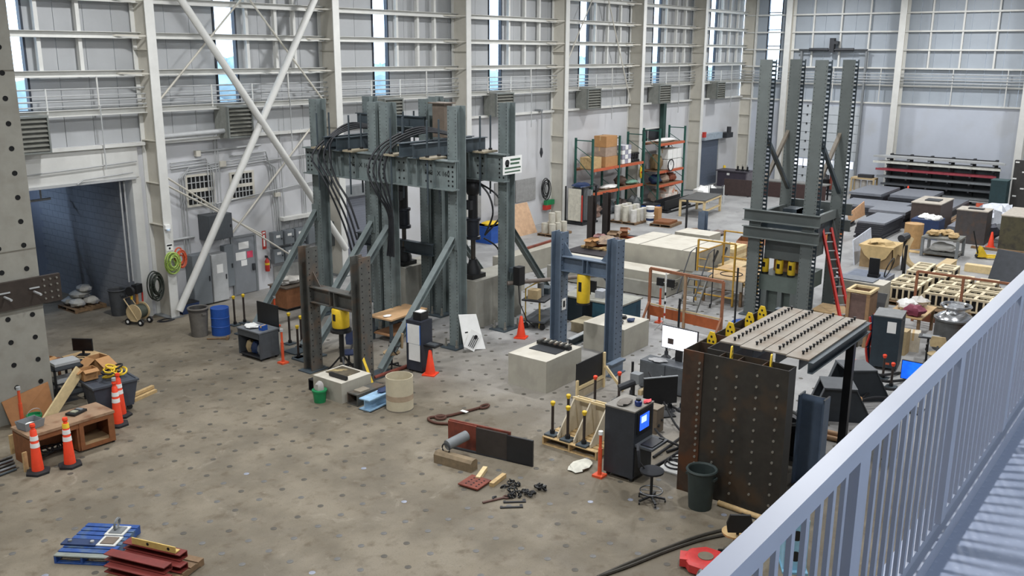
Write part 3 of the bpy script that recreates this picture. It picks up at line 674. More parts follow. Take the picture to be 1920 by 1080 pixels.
for k, y in enumerate((11.55, 11.98, 12.5)):
    jack('yellow hydraulic jack inside the tall dark frame, %s of three' % ('right', 'middle', 'left')[k], 30.62, y-.12, 1.997, .545, .13)
bd = solo('plywood_sheet', 'brown plywood sheet behind the yellow jacks of the tall frame', 'board', CARD, MB().box(0, .02, 0, 1.2, 0, .5), (31.2, 11.1, 1.455))
# ---- stairs of plates: the large composite wall specimen
SX, SY, SH = 16.45, 6.02, 3.08
sp = TH('steel_wall_specimen', 'large dark riveted steel wall specimen with steel plank roof, right foreground', 'test specimen', (SX, SY, 0))
Wy = 2.2
sp.add('front_plate', MILLD, MB().box(0, .02, 0, 1.82, .02, SH))
sp.add('end_strip', MILL, MB().box(-.03, .0, 1.76, Wy, 0, SH+.01))
sp.add('rear_plate', MILLD, MB().box(.34, .36, 0, Wy-.34, .02, SH))
sp.add('end_plate', BLACK, MB().box(.02, .34, 0, .02, .02, SH))
for y in (.55, 1.05, 1.45): sp.add('rib', MILL, MB().box(.02, .34, y, y+.015, .3, SH-.01))
sp.add('side_plate', MILLD, MB().box(0, 3.85, Wy-.02, Wy, .02, SH)); sp.add('side_plate', MILLD, MB().box(.36, 3.85, Wy-.36, Wy-.34, .02, SH))
for x in (.7, 1.4, 2.1, 2.8, 3.5): sp.add('rib', MILL, MB().box(x, x+.015, Wy-.34, Wy-.02, .3, SH-.02))
sp.add('end_plate', BLACK, MB().box(3.83, 3.85, Wy-.34, Wy-.02, .02, SH))
bmesh_ = MB().cyl((-.02, 0, 0), (.004, 0, 0), .026, n=8).mesh('bolt', BOLT)
for k, y in enumerate((.2, .62, 1.04, 1.46)):
    for i in range(12):
        z = .24+i*.228+(.11 if k % 2 else 0)
        o = link('bolt', bmesh_, sp.o); o.location = (0, y, z)
for i in range(20):
    o = link('bolt', bmesh_, sp.o); o.location = (-.03, 1.85-.02, .3+i*.135)
# planks of the roof
for k in range(4):
    y0 = -.2+k*.475
    pl = sp.add('roof_plank', PLATE, MB().box(.52 if k % 2 else .44, 3.9, y0, y0+.455, SH+.12, SH+.15))
    sp.add('plank_web', STEELD, MB().box(.55, 3.85, y0+.21, y0+.23, SH-.12, SH+.12), pl)
    stud = MB().lathe([(.022, .15), (.022, .2), (.032, .2), (.032, .225)], n=8).mesh('stud', BLACK)
    for i in range(17):
        o = link('stud', stud, pl); o.location = (.72+i*.19, y0+.22, SH)
sp.add('edge_beam', STEELD, MB().chan((.4, -.2, SH), (3.95, -.2, SH), (0, 0, 1), .22, .1, .02, 1))
for i in range(8): sp.add('slot', HOLE, MB().box(.9+i*.36, 1.02+i*.36, -.206, -.2, SH-.1, SH+.02))
sp.add('edge_beam', STEELD, MB().box(3.75, 3.95, -.2, Wy-.36, SH-.2, SH+.1))
sp.add('prop', BLACK, MB().box(3.45, 3.6, -.12, .05, 0, SH-.2))
sp.add('prop_bracket', M((140, 132, 112), .6), MB().box(3.75, 4.1, -.1, .15, SH-.45, SH-.2))
def lug(x, y, rot):
    o = sp.add('lifting_lug', YELLOW, MB().ext([(-.11, 0, -.15), (.11, 0, -.15), (.11, 0, .06), (.05, 0, .2), (-.05, 0, .2), (-.11, 0, .06)], (0, .03, 0)))
    o.location = (x, y, SH); o.rotation_euler = (0, 0, RAD(rot))
    for q in ((0, .1), (-.05, .0), (.05, .0)): sp.add('hole', HOLE, MB().cyl((q[0], -.003, q[1]), (q[0], .033, q[1]), .028, n=8), o)
for x in (.85, 1.75, 2.75, 3.45): lug(x, Wy-.2, 90 if False else 78)
for y in (1.24, .42): lug(.17, y, 15)
# ---- cast blue column stub beside the specimen
cs = TH('steel_column_stub', 'upright blue-grey steel column stub right of the dark wall specimen', 'steel column', (18.34, 5.86, 0))
cs.add('section', M((112, 130, 154), .5, var=.12, scale=3), MB().ibeam((0, .28, 0), (0, .28, 2.0), (0, 1, 0), .56, .34, .035)); cs.add('milled_top', LGREY, MB().ibeam((0, .28, 2.0), (0, .28, 2.004), (0, 1, 0), .56, .34, .035))
# ---- concrete reaction wall at the left edge
cw = TH('reaction_wall', 'tall concrete reaction wall with round tie holes at the left edge', 'concrete wall', (5.2, 22.73, 0))
cw.add('wall_block', CONC, MB().box(0, 5.38, 0, .9, 0, 12.0))
for z in (4.2, 8.4): cw.add('pour_joint', M((110, 106, 96), .9), MB().box(0, 5.381, -.003, .0, z, z+.04))
hm = MB().lathe([(.062, 0), (.062, .01), (.05, .01), (.045, .005)], n=14).mesh('tie_sleeve', HOLE)
for i in range(8):
    for k in range(18):
        o = link('tie_sleeve', hm, cw.o); o.location = (5.1-.585*i, 0, .87+.577*k-(.0 if i % 2 == 0 else 0)); o.rotation_euler = (RAD(90), 0, 0)
bp = TH('bolted_plate', 'dark steel plate bolted across the concrete reaction wall with protruding handles', 'steel plate', (5.4, 22.66, 2.85))
bp.add('plate', M((62, 54, 48), .55, .3, var=.2), MB().box(0, 5.62, -.06, .045, 0, .68))
for x in (5.2, 5.36, 5.52):
    for z in (.12, .27, .44, .59): bp.add('bolt', BOLT, MB().cyl((x, -.1, z), (x, -.06, z), .025, n=6))
for x in (4.25, 4.95): bp.add('bar_handle', LGREY, MB().cyl((x, -.4, .32), (x, -.06, .34), .03, n=8).bar((x-.12, -.1, .44), (x+.12, -.1, .44), .03, .03))
# ================================================================== COMMON SMALL THINGS
def cone(px, py, label, h=.72):
    t = TH('traffic_cone', label, 'traffic cone', G(px, py), rz=20, group='plain orange traffic cones')
    t.add('base', ORANGE, MB().box(-.19, .19, -.19, .19, 0, .035)); t.add('cone_body', ORANGE, MB().lathe([(.15, .035), (.045, h-.02), (.03, h)], n=18)); return t
def channelizer(px, py, label, tape=False, light=False, rz=0):
    t = TH('channelizer_cone', label, 'traffic cone', G(px, py), rz, group='tall striped channelizer cones')
    t.add('base', RUBBER, MB().lathe([(.26, 0), (.26, .05), (.19, .07)], n=6)); t.add('body', ORANGE, MB().lathe([(.125, .06), (.065, .98), (.05, 1.0)], n=16))
    for z, m in ((.6, PAPER), (.76, PAPER), (.9, M((238, 200, 60), .5) if tape else ORANGE)):
        if z == .9 and not tape: continue
        r = .127-(z-.06)*.065; t.add('reflective_band', m, MB().lathe([(r+.004, z), (r-.004, z+.1)], n=16))
    t.add('knob', ORANGE, MB().lathe([(.05, 1.0), (.04, 1.04), (.06, 1.08), (.05, 1.13)], n=10))
    if light: t.add('lamp_head', LGREY, MB().lathe([(.03, 1.13), (.05, 1.15), (.05, 1.22)], n=8))
    return t
def stanchion(px, py, label, h=1.05, mat=None, cap=None, r=.045):
    t = TH('marker_post', label, 'post', G(px, py)); mat = mat or M((214, 84, 48), .5)
    t.c('tube', mat, (0, 0, .05), (0, 0, h*.62), r); t.c('upper_tube', mat, (0, 0, h*.62), (0, 0, h-.08), r*.72)
    t.add('foot', mat, MB().box(-.12, .12, -.12, .12, 0, .05)); t.c('cap', cap or LGREY, (0, 0, h-.08), (0, 0, h), r*1.1); return t
def capped(loc, label, h=.85, cap=YELLOW, group=None, name='anchor_rod'):
    t = TH(name, label, 'threaded rod', loc, group=group)
    t.add('foot_plate', STEELD, MB().box(-.14, .14, -.14, .14, 0, .04)); t.c('rod', M((66, 58, 54), .5, .4), (0, 0, .04), (0, 0, h-.06), .034, n=8)
    t.add('nut', BLACK, MB().cyl((0, 0, .04), (0, 0, .13), .06, n=6)); t.add('cap', cap, MB().lathe([(.035, h-.09), (.058, h-.04), (.058, h), (.035, h+.02)], n=8)); return t
def can(px, py, label, mat, h=.8, r=.27, liner=None):
    t = TH('trash_can', label, 'trash can', G(px, py)); 
    t.add('body', mat, MB().lathe([(r*.8, 0), (r*.97, h*.9), (r*.97, h), (r*.9, h), (r*.88, h*.9), (r*.72, .05), (.001, .05)], n=20, cap=False).lathe([(.001, 0), (r*.8, 0)], n=20, cap=False))
    t.add('rim', mat, MB().ring((0, 0, h), r, .03, n=20))
    for s in (-1, 1): t.add('handle', mat, MB().box(-.07, .07, s*r-.03, s*r+.03, h*.8, h*.86))
    if liner: t.add('liner', liner, MB().lathe([(r*1.04, h-.08), (r*1.05, h+.02), (r*.86, h+.01), (r*.6, h*.5), (.001, h*.45)], n=20, cap=False))
    return t
def pallet(name, label, loc, L, W, mat, rz=0, n=7, h=.14, group=None, mat2=None):
    """L along local x (board direction is y)"""
    t = TH(name, label, 'pallet', loc, rz, group)
    for y in (0, W/2-.02, W-.04): t.add('stringer', mat, MB().box(0, L, y, y+.04, .02, h-.02))
    bw = L/n*.8
    for i in range(n): x = i*(L-bw)/(n-1); t.add('deck_board', mat2 if (mat2 and i == 0) else mat, MB().box(x, x+bw, 0, W, h-.02, h))
    for i in range(3): x = i*(L-.1)/2; t.add('bottom_board', mat, MB().box(x, x+.1, 0, W, 0, .02))
    return t
def carton(label, loc, sx, sy, sz, rz=0, mat=CARD, group=None, open_=False):
    t = TH('cardboard_box', label, 'box', loc, rz, group)
    if open_:
        t.add('body', mat, MB().box(0, sx, 0, .012, 0, sz).box(0, sx, sy-.012, sy, 0, sz).box(0, .012, .012, sy-.012, 0, sz).box(sx-.012, sx, .012, sy-.012, 0, sz).box(0, sx, 0, sy, 0, .01))
        t.add('flap', mat, MB().hexa([(-.02-sz*.4, 0, sz*.75), (0, 0, sz), (0, sy, sz), (-.02-sz*.4, sy, sz*.75), (-.02-sz*.4, 0, sz*.75+.01), (0, 0, sz+.01), (0, sy, sz+.01), (-.02-sz*.4, sy, sz*.75+.01)]))
        t.add('flap', mat, MB().hexa([(0, -sz*.4, sz*.8), (sx, -sz*.4, sz*.8), (sx, 0, sz), (0, 0, sz), (0, -sz*.4, sz*.8+.01), (sx, -sz*.4, sz*.8+.01), (sx, 0, sz+.01), (0, 0, sz+.01)]))
    else:
        t.add('body', mat, MB().box(0, sx, 0, sy, 0, sz)); t.add('tape', M((196, 168, 120), .4), MB().box(0-.002, sx+.002, sy/2-.03, sy/2+.03, sz*.6, sz+.002))
    return t
def chair(label, px, py, seatm, rz, h=.46, back=.42, arms=True, ring=False):
    t = TH('office_chair', label, 'chair', G(px, py), rz)
    for k in range(5):
        a = k*1.2566; lg = t.add('leg', BLACK, MB().bar((0, 0, .12), (.29*math.cos(a), .29*math.sin(a), .075), .045, .035))
        t.add('caster', BLACK, MB().cyl((.29*math.cos(a)-.015, .29*math.sin(a), .032), (.29*math.cos(a)+.015, .29*math.sin(a), .032), .032, n=10), lg)
    t.c('gas_column', BLACK, (0, 0, .1), (0, 0, h-.05), .03)
    if ring: t.add('foot_ring', CHROME, MB().ring((0, 0, .24), .23, .015, n=24).bar((-.23, 0, .24), (.23, 0, .24), .02, .02))
    t.add('seat', seatm, MB().lathe([(.16, h-.05), (.24, h-.03), (.25, h+.01), (.2, h+.04), (.02, h+.045)], n=16))
    t.add('back_support', BLACK, MB().bar((-.1, 0, h-.03), (-.27, 0, h+.2), .05, .02))
    o = t.add('backrest', seatm, MB().ext([(-.24, -.2, h+.14), (-.24, .2, h+.14), (-.25, .23, h+.14+back*.5), (-.28, .18, h+.14+back), (-.28, -.18, h+.14+back), (-.25, -.23, h+.14+back*.5)], (-.05, 0, 0)))
    if arms:
        for s in (-1, 1): t.add('armrest', BLACK, MB().tube([(-.1, s*.24, h-.02), (0, s*.3, h+.1), (-.02, s*.29, h+.24), (-.2, s*.27, h+.24)], .018))
    return t
def drum(px, py, label, mat, h=.88, r=.29, rib=True, name='drum'):
    t = TH(name, label, 'drum', G(px, py))
    pr = [(r, 0), (r, h*.31), (r+.012, h*.33), (r, h*.35), (r, h*.64), (r+.012, h*.66), (r, h*.68), (r, h)] if rib else [(r, 0), (r, h)]
    t.add('shell', mat, MB().lathe(pr, n=24)); t.add('rim', mat, MB().ring((0, 0, h), r-.01, .015, n=24)); return t
def legs4(t, mat, x0, x1, y0, y1, z, w=.06):
    for x in (x0, x1-w):
        for y in (y0, y1-w): t.add('leg', mat, MB().box(x, x+w, y, y+w, 0, z))
def heap(name, label, cat, loc, rx, ry, rz, mat, seed=1, jit=.25, group=None, n=12, m=7):
    return solo(name, label, cat, mat, MB().blob((0, 0, rz*.9), rx, ry, rz, seed, n, m, jit), loc, group=group)
# ================================================================== LEFT FOREGROUND
channelizer(72, 886, 'tall orange channelizer cone with two white bands standing leftmost before the brown desk')
channelizer(132, 873, 'tall orange channelizer cone with yellow and blue tape before the brown desk middle', True, rz=10)
channelizer(222, 797, 'tall orange channelizer cone with a grey lamp head at the right end of the desk', light=True, rz=5)
channelizer(228, 780, 'tall orange channelizer cone hidden behind another beside the grey bin', rz=25)
dk_ = TH('wooden_desk', 'brown wooden desk with worn top behind the orange channelizer cones', 'desk', (8.55, 19.75, 0), -1)
dk_.add('desk_top', M((150, 122, 96), .55, var=.16, scale=4, spot=(120, 84, 58)), MB().box(-.02, 1.95, -.02, .82, .72, .78))
dk_.b('side_panel', BROWNW, 0, .05, 0, .8, 0, .72); dk_.b('side_panel', BROWNW, 1.88, 1.93, 0, .8, .04, .72); dk_.b('back_panel', BROWNW, .05, 1.88, .75, .78, .05, .72)
dk_.b('middle_panel', BROWNW, 1.05, 1.1, .02, .75, .05, .72); dk_.b('cupboard_shelf', M((168, 140, 104), .6), 1.1, 1.88, .04, .75, .1, .14)
dk_.add('cupboard_frame', BROWNW, MB().box(1.1, 1.2, -.01, .02, .05, .72).box(1.78, 1.88, -.01, .02, .05, .72).box(1.2, 1.78, -.01, .02, .05, .14).box(1.2, 1.78, -.01, .02, .62, .72))
dk_.b('apron', BROWNW, .05, 1.1, 0, .03, .6, .72)
for x in (.02, 1.85): dk_.add('caster', BLACK, MB().cyl((x+.02, .04, .03), (x+.06, .04, .03), .03, n=10))
t = TH('metal_tray', 'grey metal parts bin on the left end of the brown desk', 'bin', (8.62, 20.0, .785), 8)
t.add('bin_wall', GREY, MB().hexa([(0, 0, 0), (.42, 0, 0), (.42, .012, 0), (0, .012, 0), (-.03, -.03, .18), (.45, -.03, .18), (.45, -.02, .18), (-.03, -.02, .18)]).hexa([(0, .3, 0), (.42, .3, 0), (.42, .31, 0), (0, .31, 0), (-.03, .33, .18), (.45, .33, .18), (.45, .34, .18), (-.03, .34, .18)]).box(0, .01, 0, .31, 0, .18).box(.41, .42, 0, .31, 0, .18)); t.b('bin_floor', GREY, 0, .42, 0, .31, 0, .01); t.add('contents', PAPER, MB().blob((.2, .15, .07), .14, .1, .05, 3))
t = TH('multimeter_case', 'black instrument tray with small parts on the brown desk', 'tray', (9.72, 20.02, .785), 20)
t.b('tray', BLACK, 0, .4, 0, .26, 0, .05); t.b('insert', M((150, 150, 130), .5), .08, .2, .06, .2, .05, .07); t.b('grip', GREY, .26, .34, .05, .2, .05, .075)
t = TH('pipe_bundle', 'bundle of thin dark steel pipes lying on the floor at the left edge', 'pipes', (7.3, 19.95, 0))
for i in range(9): t.add('pipe', (STEELD, GREY, RUST, STEELK)[i % 4], MB().cyl((-.6, .09*i-.1, .03+.05*(i % 2)), (1.0+.03*i, .09*i+.02, .03+.05*(i % 2)), .025, n=8))
for k, (px, py) in enumerate(((25, 850), (50, 884))): solo('timber_post', 'short upright timber at the %s end of the pipe bundle' % ('far', 'near')[k], 'wood', WOOD, MB().box(-.05, .05, -.02, .02, 0, .45), G(px, py), 10)
t = TH('hose_tangle', 'tangled black cables on the low shelf under the brown desk', 'cables', (9.0, 20.1, .02))
for k in range(7): t.add('cable_loop', RUBBER, MB().ring((.12*k, .1+.03*(k % 2), .1+.02*(k % 3)), .14, .018, (rnd.uniform(-.4, .4), rnd.uniform(-.4, .4), 1), 14, 5))
stanchion(44, 806, 'orange marker post with grey top in front of the concrete reaction wall', 1.1)
t = TH('green_bucket', 'green plastic bucket beside the marker post at the concrete wall', 'bucket', G(67, 803))
t.add('pail', GREEN, MB().lathe([(.14, 0), (.17, .36), (.18, .36), (.175, .3)], n=18)); t.add('handle', LGREY, MB().ring((0, 0, .36), .17, .008, (0, 1, .3), 16, 4))
t = TH('tan_board', 'tan fibreboard sheet leaning on the concrete reaction wall', 'board', (9.35, 22.38, 0), 0)
t.add('sheet', M((156, 108, 66), .75, var=.12), MB().hexa([(.0, 0, 0), (1.05, 0, .02), (1.05, .03, .02), (0, .03, 0), (-.05, .3, .62), (1.1, .3, .82), (1.1, .33, .82), (-.05, .33, .62)]))
t = TH('leaning_plank', 'pale wide plank leaning diagonally beside the tan board', 'plank', (9.75, 21.75, 0))
t.add('plank', WOODL, MB().bar((.0, 0, .05), (1.25, .35, 1.12), .05, .3))
t = TH('wheeled_bin', 'dark grey wheeled tub bin heaped with yellow straps', 'bin', (10.95, 21.35, 0), -8)
t.add('tub', M((62, 68, 78), .6), MB().hexa([(.06, .08, .12), (.94, .08, .12), (.94, .72, .12), (.06, .72, .12), (-.05, -.02, .8), (1.05, -.02, .8), (1.05, .85, .8), (-.05, .85, .8)]))
t.add('rim', M((70, 76, 84), .6), MB().box(-.08, 1.08, -.05, .0, .77, .82).box(-.08, 1.08, .83, .88, .77, .82).box(-.08, -.03, .0, .83, .77, .82).box(1.03, 1.08, .0, .83, .77, .82))
for x in (.12, .85):
    for y in (.14, .66): t.add('wheel', BLACK, MB().cyl((x, y-.03, .065), (x, y+.03, .065), .065, n=12))
t = TH('strap_pile', 'pile of yellow straps and black cords on the wheeled bin', 'straps', (11.65, 21.7, .87))
for k in range(9): t.add('strap', YELLOW if k % 2 == 0 else RUBBER, MB().ring((rnd.uniform(-.25, .25), rnd.uniform(-.15, .15), .05+.02*k), .13, .025, (rnd.uniform(-.6, .6), rnd.uniform(-.6, .6), 1), 12, 5))
carton('open cardboard box on the wheeled bin beside the yellow straps', (11.0, 21.95, .83), .36, .3, .28, -5, open_=True)
carton('brown carton with raised flap at the back of the wheeled bin', (11.75, 22.75, .0), .4, .4, 1.05, 5, open_=True)
t = TH('equipment_cart', 'black shelf cart stacked with grey trays behind the wheeled bin', 'cart', (10.75, 22.95, 0), -5)
legs4(t, BLACK, 0, .75, 0, .55, .95, .05)
for z in (.2, .55, .92): t.b('shelf', DARK, 0, .75, 0, .55, z, z+.03)
for z, m in ((.95, DGREY), (1.03, LGREY), (.58, LGREY), (.23, DGREY)): t.b('tray', m, .06, .7, .05, .5, z, z+.07)
t = TH('work_table', 'small table with a pale wooden top carrying a black monitor', 'table', (11.8, 23.7, 0), 3)
t.b('table_top', PLY, 0, .82, 0, .85, .72, .76); legs4(t, BLACK, .03, .78, .03, .82, .72, .05); t.b('drawer_box', BLACK, .05, .77, .03, .8, .55, .72)
t = TH('computer_monitor', 'black flat monitor on the small pale table near the concrete wall', 'monitor', (12.2, 24.2, .765), 35)
t.add('screen_housing', BLACK, MB().box(-.02, .02, -.28, .28, .12, .47)); t.b('screen', M((20, 22, 28), .25), -.024, -.02, -.26, .26, .14, .45); t.b('stand', BLACK, -.02, .02, -.03, .03, .02, .14); t.b('foot', BLACK, -.1, .1, -.14, .14, 0, .02)
t = TH('keyboard', 'black keyboard and cable clutter on the small pale table', 'keyboard', (11.82, 23.72, .765), 10); t.b('base', BLACK, 0, .16, 0, .42, 0, .02); t.add('cable', RUBBER, MB().tube(hang([(.2, 0, .01), (.3, .2, .01), (.2, .4, .01), (.35, .5, .01)]), .01, 5))
t = TH('clutter_desk', 'brown desk piled with cartons beside the concrete reaction wall end', 'desk', (10.85, 23.7, 0), 0)
t.b('desk_top', BROWNW, 0, .85, 0, .9, .7, .76); legs4(t, BROWNW, .02, .83, .02, .88, .7)
carton('small open carton on the brown desk by the concrete wall', (10.95, 23.9, .765), .4, .35, .22, 20, open_=True)
carton('flat brown carton lying on the brown desk', (11.4, 23.78, .765), .25, .3, .1, -10)
solo('red_board', 'dark red board standing behind the concrete reaction wall edge', 'board', M((120, 34, 34), .6), MB().box(0, .3, 0, .04, 0, 1.35), (10.75, 25.2, 0))
for k in range(3): solo('timber', 'sawn timber on the floor right of the wheeled bin, %s of three' % ('lowest', 'middle', 'top')[k], 'wood', WOOD if k != 1 else WOODD, MB().box(0, .8, 0, .1, 0, .08), (12.15, 21.7+.16*k-.2*(k == 2), .085*(k == 2)), 15, group='loose timbers by the bin')
t = TH('blue_crate', 'small blue-grey tote lying on its side behind the desk', 'tote', (9.55, 20.75, 0), 25); t.add('shell', M((70, 90, 118), .5), MB().box(0, .5, 0, .03, 0, .34).box(0, .03, .03, .3, 0, .34).box(.47, .5, .03, .3, 0, .34).box(0.03, .47, .27, .3, 0, .34).box(.03, .47, .03, .27, 0, .03))
heap('rag_heap', 'dark heap of scrap and gloves behind the brown desk', 'scrap', (10.4, 21.1, 0), .35, .25, .16, M((70, 60, 52), .8), 5)
# floor: pallets at the bottom
bpal = pallet('blue_pallet', 'blue painted wooden pallet on the floor at bottom left', (7.45, 14.71, 0), 1.2, 1.02, BLUEP, 33, 8, .16, mat2=M((128, 134, 128), .7))
for k, (x, y, tx) in enumerate(((8.02, 15.22, 'far'), (7.72, 14.98, 'near'))):
    t = TH('steel_insert', 'white framed grey steel plate on the %s right corner of the blue pallet' % tx, 'steel plate', (x, y, .165), 33)
    t.b('plate', M((206, 206, 200), .6), 0, .34, 0, .36, 0, .02); t.b('inner_plate', (GREY, M((112, 100, 88), .5))[k], .05, .29, .05, .3, .02, .035)
    if k == 0: t.add('ring_bolt', GREY, MB().ring((.2, .2, .145), .1, .025, (0, 1, .2), 14, 6))
t = TH('steel_flat', 'blue-grey flat steel bar with two bolts lying across the blue pallet', 'steel plate', (7.45, 15.35, .165), 33); t.b('bar', BLUED, 0, .2, -.1, .55, 0, .03); t.c('bolt', LGREY, (.1, .0, .03), (.1, .0, .06), .035); t.c('bolt', GREY, (.1, .42, .03), (.1, .42, .06), .035)
wp = pallet('wooden_pallet', 'weathered wooden pallet under rust red channels at the bottom edge', (7.42, 13.1, 0), 1.15, 1.2, WOODD, 17, 6, .13)
RR = M((112, 40, 34), .6, var=.2)
for k, (x, y, z, L) in enumerate(((7.75, 13.2, .135, 1.3), (8.15, 13.35, .135, 1.3), (7.85, 13.35, .265, 1.3), (8.25, 13.5, .265, 1.25))):
    solo('steel_channel', 'rust red steel channel stacked on the wooden pallet, %s' % ('bottom near one', 'bottom far one', 'upper near one', 'upper far one')[k], 'steel channel', RR, MB().chan((0, 0, .06), (0, L, .06), (0, 0, 1), .12, .2, .015, -1), (x, y, z), 17, group='rust red channels on the pallet')
t = TH('yellow_angle', 'cream painted steel angle with holes on top of the rust red channels', 'steel angle', (8.05, 13.55, .39), 17); t.add('angle', M((206, 178, 104), .6), MB().box(0, .02, 0, .95, 0, .12).box(.02, .12, 0, .95, .0, .02)); 
for y in (.15, .6): t.add('hole', HOLE, MB().cyl((-.003, y, .06), (.0, y, .06), .03, n=8))
# ================================================================== FLOOR SCRAP, centre
t = TH('bent_plate', 'long rusty and black bent steel plate standing on edge in the centre foreground', 'steel plate', (15.05, 13.4, 0), -80.5)
t.add('rusty_part', RUST, MB().box(0, .75, 0, .05, .06, .66)); t.add('grey_part', M((58, 52, 48), .6), MB().box(.75, 1.55, -.01, .04, .03, .64)); t.add('black_part', M((30, 32, 36), .45), MB().box(1.55, 2.2, -.02, .03, 0, .62)); t.add('cover_strip', RUST, MB().box(.0, 1.6, .05, .09, .6, .68)); t.add('foot', DARK, MB().box(.1, 2.15, -.02, .09, 0, .03))
t = TH('timber_block', 'heavy weathered timber block with chamfered end before the bent plate', 'timber', (14.22, 13.1, 0), -84)
t.add('block', M((128, 112, 88), .8, var=.25, scale=6), MB().ext([(0, 0, 0), (0, .26, 0), (0, .26, .2), (0, .2, .26), (0, .06, .26), (0, 0, .2)], (1.0, 0, 0)))
t = TH('steel_roller', 'grey steel cylinder with a ring lying against the bent plate', 'cylinder', (14.75, 12.9, .27), 0)
t.c('barrel', GREY, (-.3, .0, .12), (.25, -.1, .2), .12, n=16); t.add('ring', DARK, MB().ring((-.34, .0, .06), .11, .018, (1, 0, 0), 14, 6))
t = TH('perforated_plate', 'square rusty plate with rows of holes lying on the floor', 'steel plate', (13.72, 11.42, 0), 5)
t.b('plate', RUST, 0, .52, 0, .5, .03, .06); t.b('packer', WOODD, .1, .4, .1, .36, 0, .03)
for i in range(4):
    for j in range(3): t.add('hole', HOLE, MB().cyl((.1+i*.1, .1+j*.13, .06), (.1+i*.1, .1+j*.13, .063), .022, n=8))
for k, (px, py, rz, m) in enumerate(((900, 902, 12, WOODL), (925, 914, -2, WOOD))): solo('timber', ('short pale', 'weathered')[k]+' timber offcut beside the perforated plate', 'wood', m, MB().box(0, .55, 0, .1, 0, .09), G(px, py), rz+10, group='offcuts by the plate')
for k, (px, py, rr) in enumerate(((955, 915, .2), (965, 928, .17), (993, 926, .17), (1012, 918, .12))):
    t = TH('chain_pile', 'small black heap of chain and shackles on the floor, %s of four' % ('first', 'second', 'third', 'last')[k], 'chain', G(px, py), 40*k, 'chain heaps on the floor')
    for i in range(12): t.add('link', BLACK, MB().ring((rnd.uniform(-rr, rr), rnd.uniform(-rr*.7, rr*.7), .03+rnd.uniform(0, .07)), .04, .016, (rnd.uniform(-1, 1), rnd.uniform(-1, 1), rnd.uniform(.2, 1)), 10, 5))
t = TH('spud_wrench', 'rusty wrench lying flat on the floor left of the chains', 'wrench', G(905, 944), -25); t.add('handle', M((92, 66, 58), .6, .3), MB().bar((0, 0, .02), (.5, 0, .02), .05, .025)); t.add('jaw', M((92, 66, 58), .6, .3), MB().ring((.54, 0, .02), .06, .022, (0, 0, 1), 10, 5)); t.add('hook', DARK, MB().tube([(.25, .02, .03), (.28, .1, .03), (.36, .1, .03)], .02))
for k, (px, py) in enumerate(((944, 944), (938, 954))):
    t = TH('steel_bracket', 'black flat C bracket on the floor, %s of the pair' % ('upper', 'lower')[k], 'bracket', G(px, py), -48, 'C brackets on the floor'); t.add('bar', BLACK, MB().box(0, .46, 0, .05, 0, .025)); t.add('end', BLACK, MB().box(.4, .46, .05, .13, 0, .025)); t.add('end_tab', BLACK, MB().box(0, .05, .05, .08, 0, .025))
t = TH('lifting_sling', 'rust brown steel lifting hook sling curled on the floor', 'sling', G(815, 795), 0)
SL = M((84, 52, 40), .6, .3)
t.add('rod', SL, MB().tube(hang([(1.5, -.25, .04), (1.0, -.12, .04), (.5, .05, .04), (.2, .3, .04), (.05, .25, .04), (.0, -.05, .04), (.2, -.4, .04)], 6), .035, 7)); t.add('eye', SL, MB().ring((1.6, -.28, .04), .12, .03, (0, 0, 1), 12, 6, 1.3, .7)); t.add('eye', SL, MB().ring((.35, .12, .04), .13, .03, (0, 0, 1), 12, 6)); t.add('hook_tip', DARK, MB().cyl((.2, -.4, .04), (.3, -.55, .04), .055, .03, 8)); t.b('label_tag', PAPER, .9, 1.0, -.25, -.05, .07, .08)
# ================================================================== DARK PORTAL SURROUNDINGS
t = TH('concrete_block', 'small concrete block with a dark plate on top before the dark portal', 'concrete block', (15.4, 17.38, 0))
t.b('block', CONC2, 0, 1.05, 0, 1.1, 0, .55); t.b('paler_top', CONCT, 0, 1.05, 0, 1.1, .55, .556); t.b('stain_plate', M((86, 78, 62), .7, var=.3, spot=(190, 170, 120)), .35, .95, .3, 1.0, .556, .575); t.add('angle', BLACK, MB().box(.2, .28, .05, .7, .575, .66))
t = TH('green_pail', 'green plastic pail holding a plastic bag beside the small concrete block', 'bucket', G(600, 753)); t.add('pail', GREEN, MB().lathe([(.15, 0), (.18, .3), (.2, .3), (.2, .34), (.17, .34)], n=18)); t.add('bag', M((176, 172, 168), .6), MB().blob((0, 0, .42), .13, .13, .16, 4))
t = TH('steel_tube_stub', 'black steel box section stub at the foot of the dark portal', 'steel stub', (15.5, 16.9, 0)); t.add('section', STEELK, MB().box(0, 1.0, 0, .03, 0, .32).box(0, 1.0, .36, .39, 0, .32).box(0, 1.0, .03, .36, .29, .32).box(0, 1.0, .03, .36, 0, .03)); t.add('shade_core', HOLE, MB().box(.3, .32, .03, .36, .03, .29))  # inner dark sheet painted as the shade inside the hollow section
t.add('clamp', M((140, 132, 118), .5), MB().box(.15, .5, .05, .3, .32, .36))
t = TH('blue_beam_stub', 'light blue painted I beam stub on the floor', 'steel stub', (15.42, 16.35, 0), 4); t.add('section', M((150, 186, 214), .5), MB().ibeam((0, .2, .17), (1.15, .2, .17), (0, 0, 1), .3, .36, .03)); t.b('skid', BLACK, 0, 1.15, .0, .4, 0, .02); t.add('chain_lump', BLUED, MB().blob((.75, .2, .36), .25, .12, .05, 8)); 
t = TH('black_box_stub', 'black steel box end left of the small concrete block', 'steel stub', (15.55, 18.56, 0)); t.add('section', BLACK, MB().box(0, .6, 0, .03, 0, .32).box(0, .6, .27, .3, 0, .32).box(0, .6, .03, .27, .29, .32).box(0, .6, .03, .27, 0, .03))
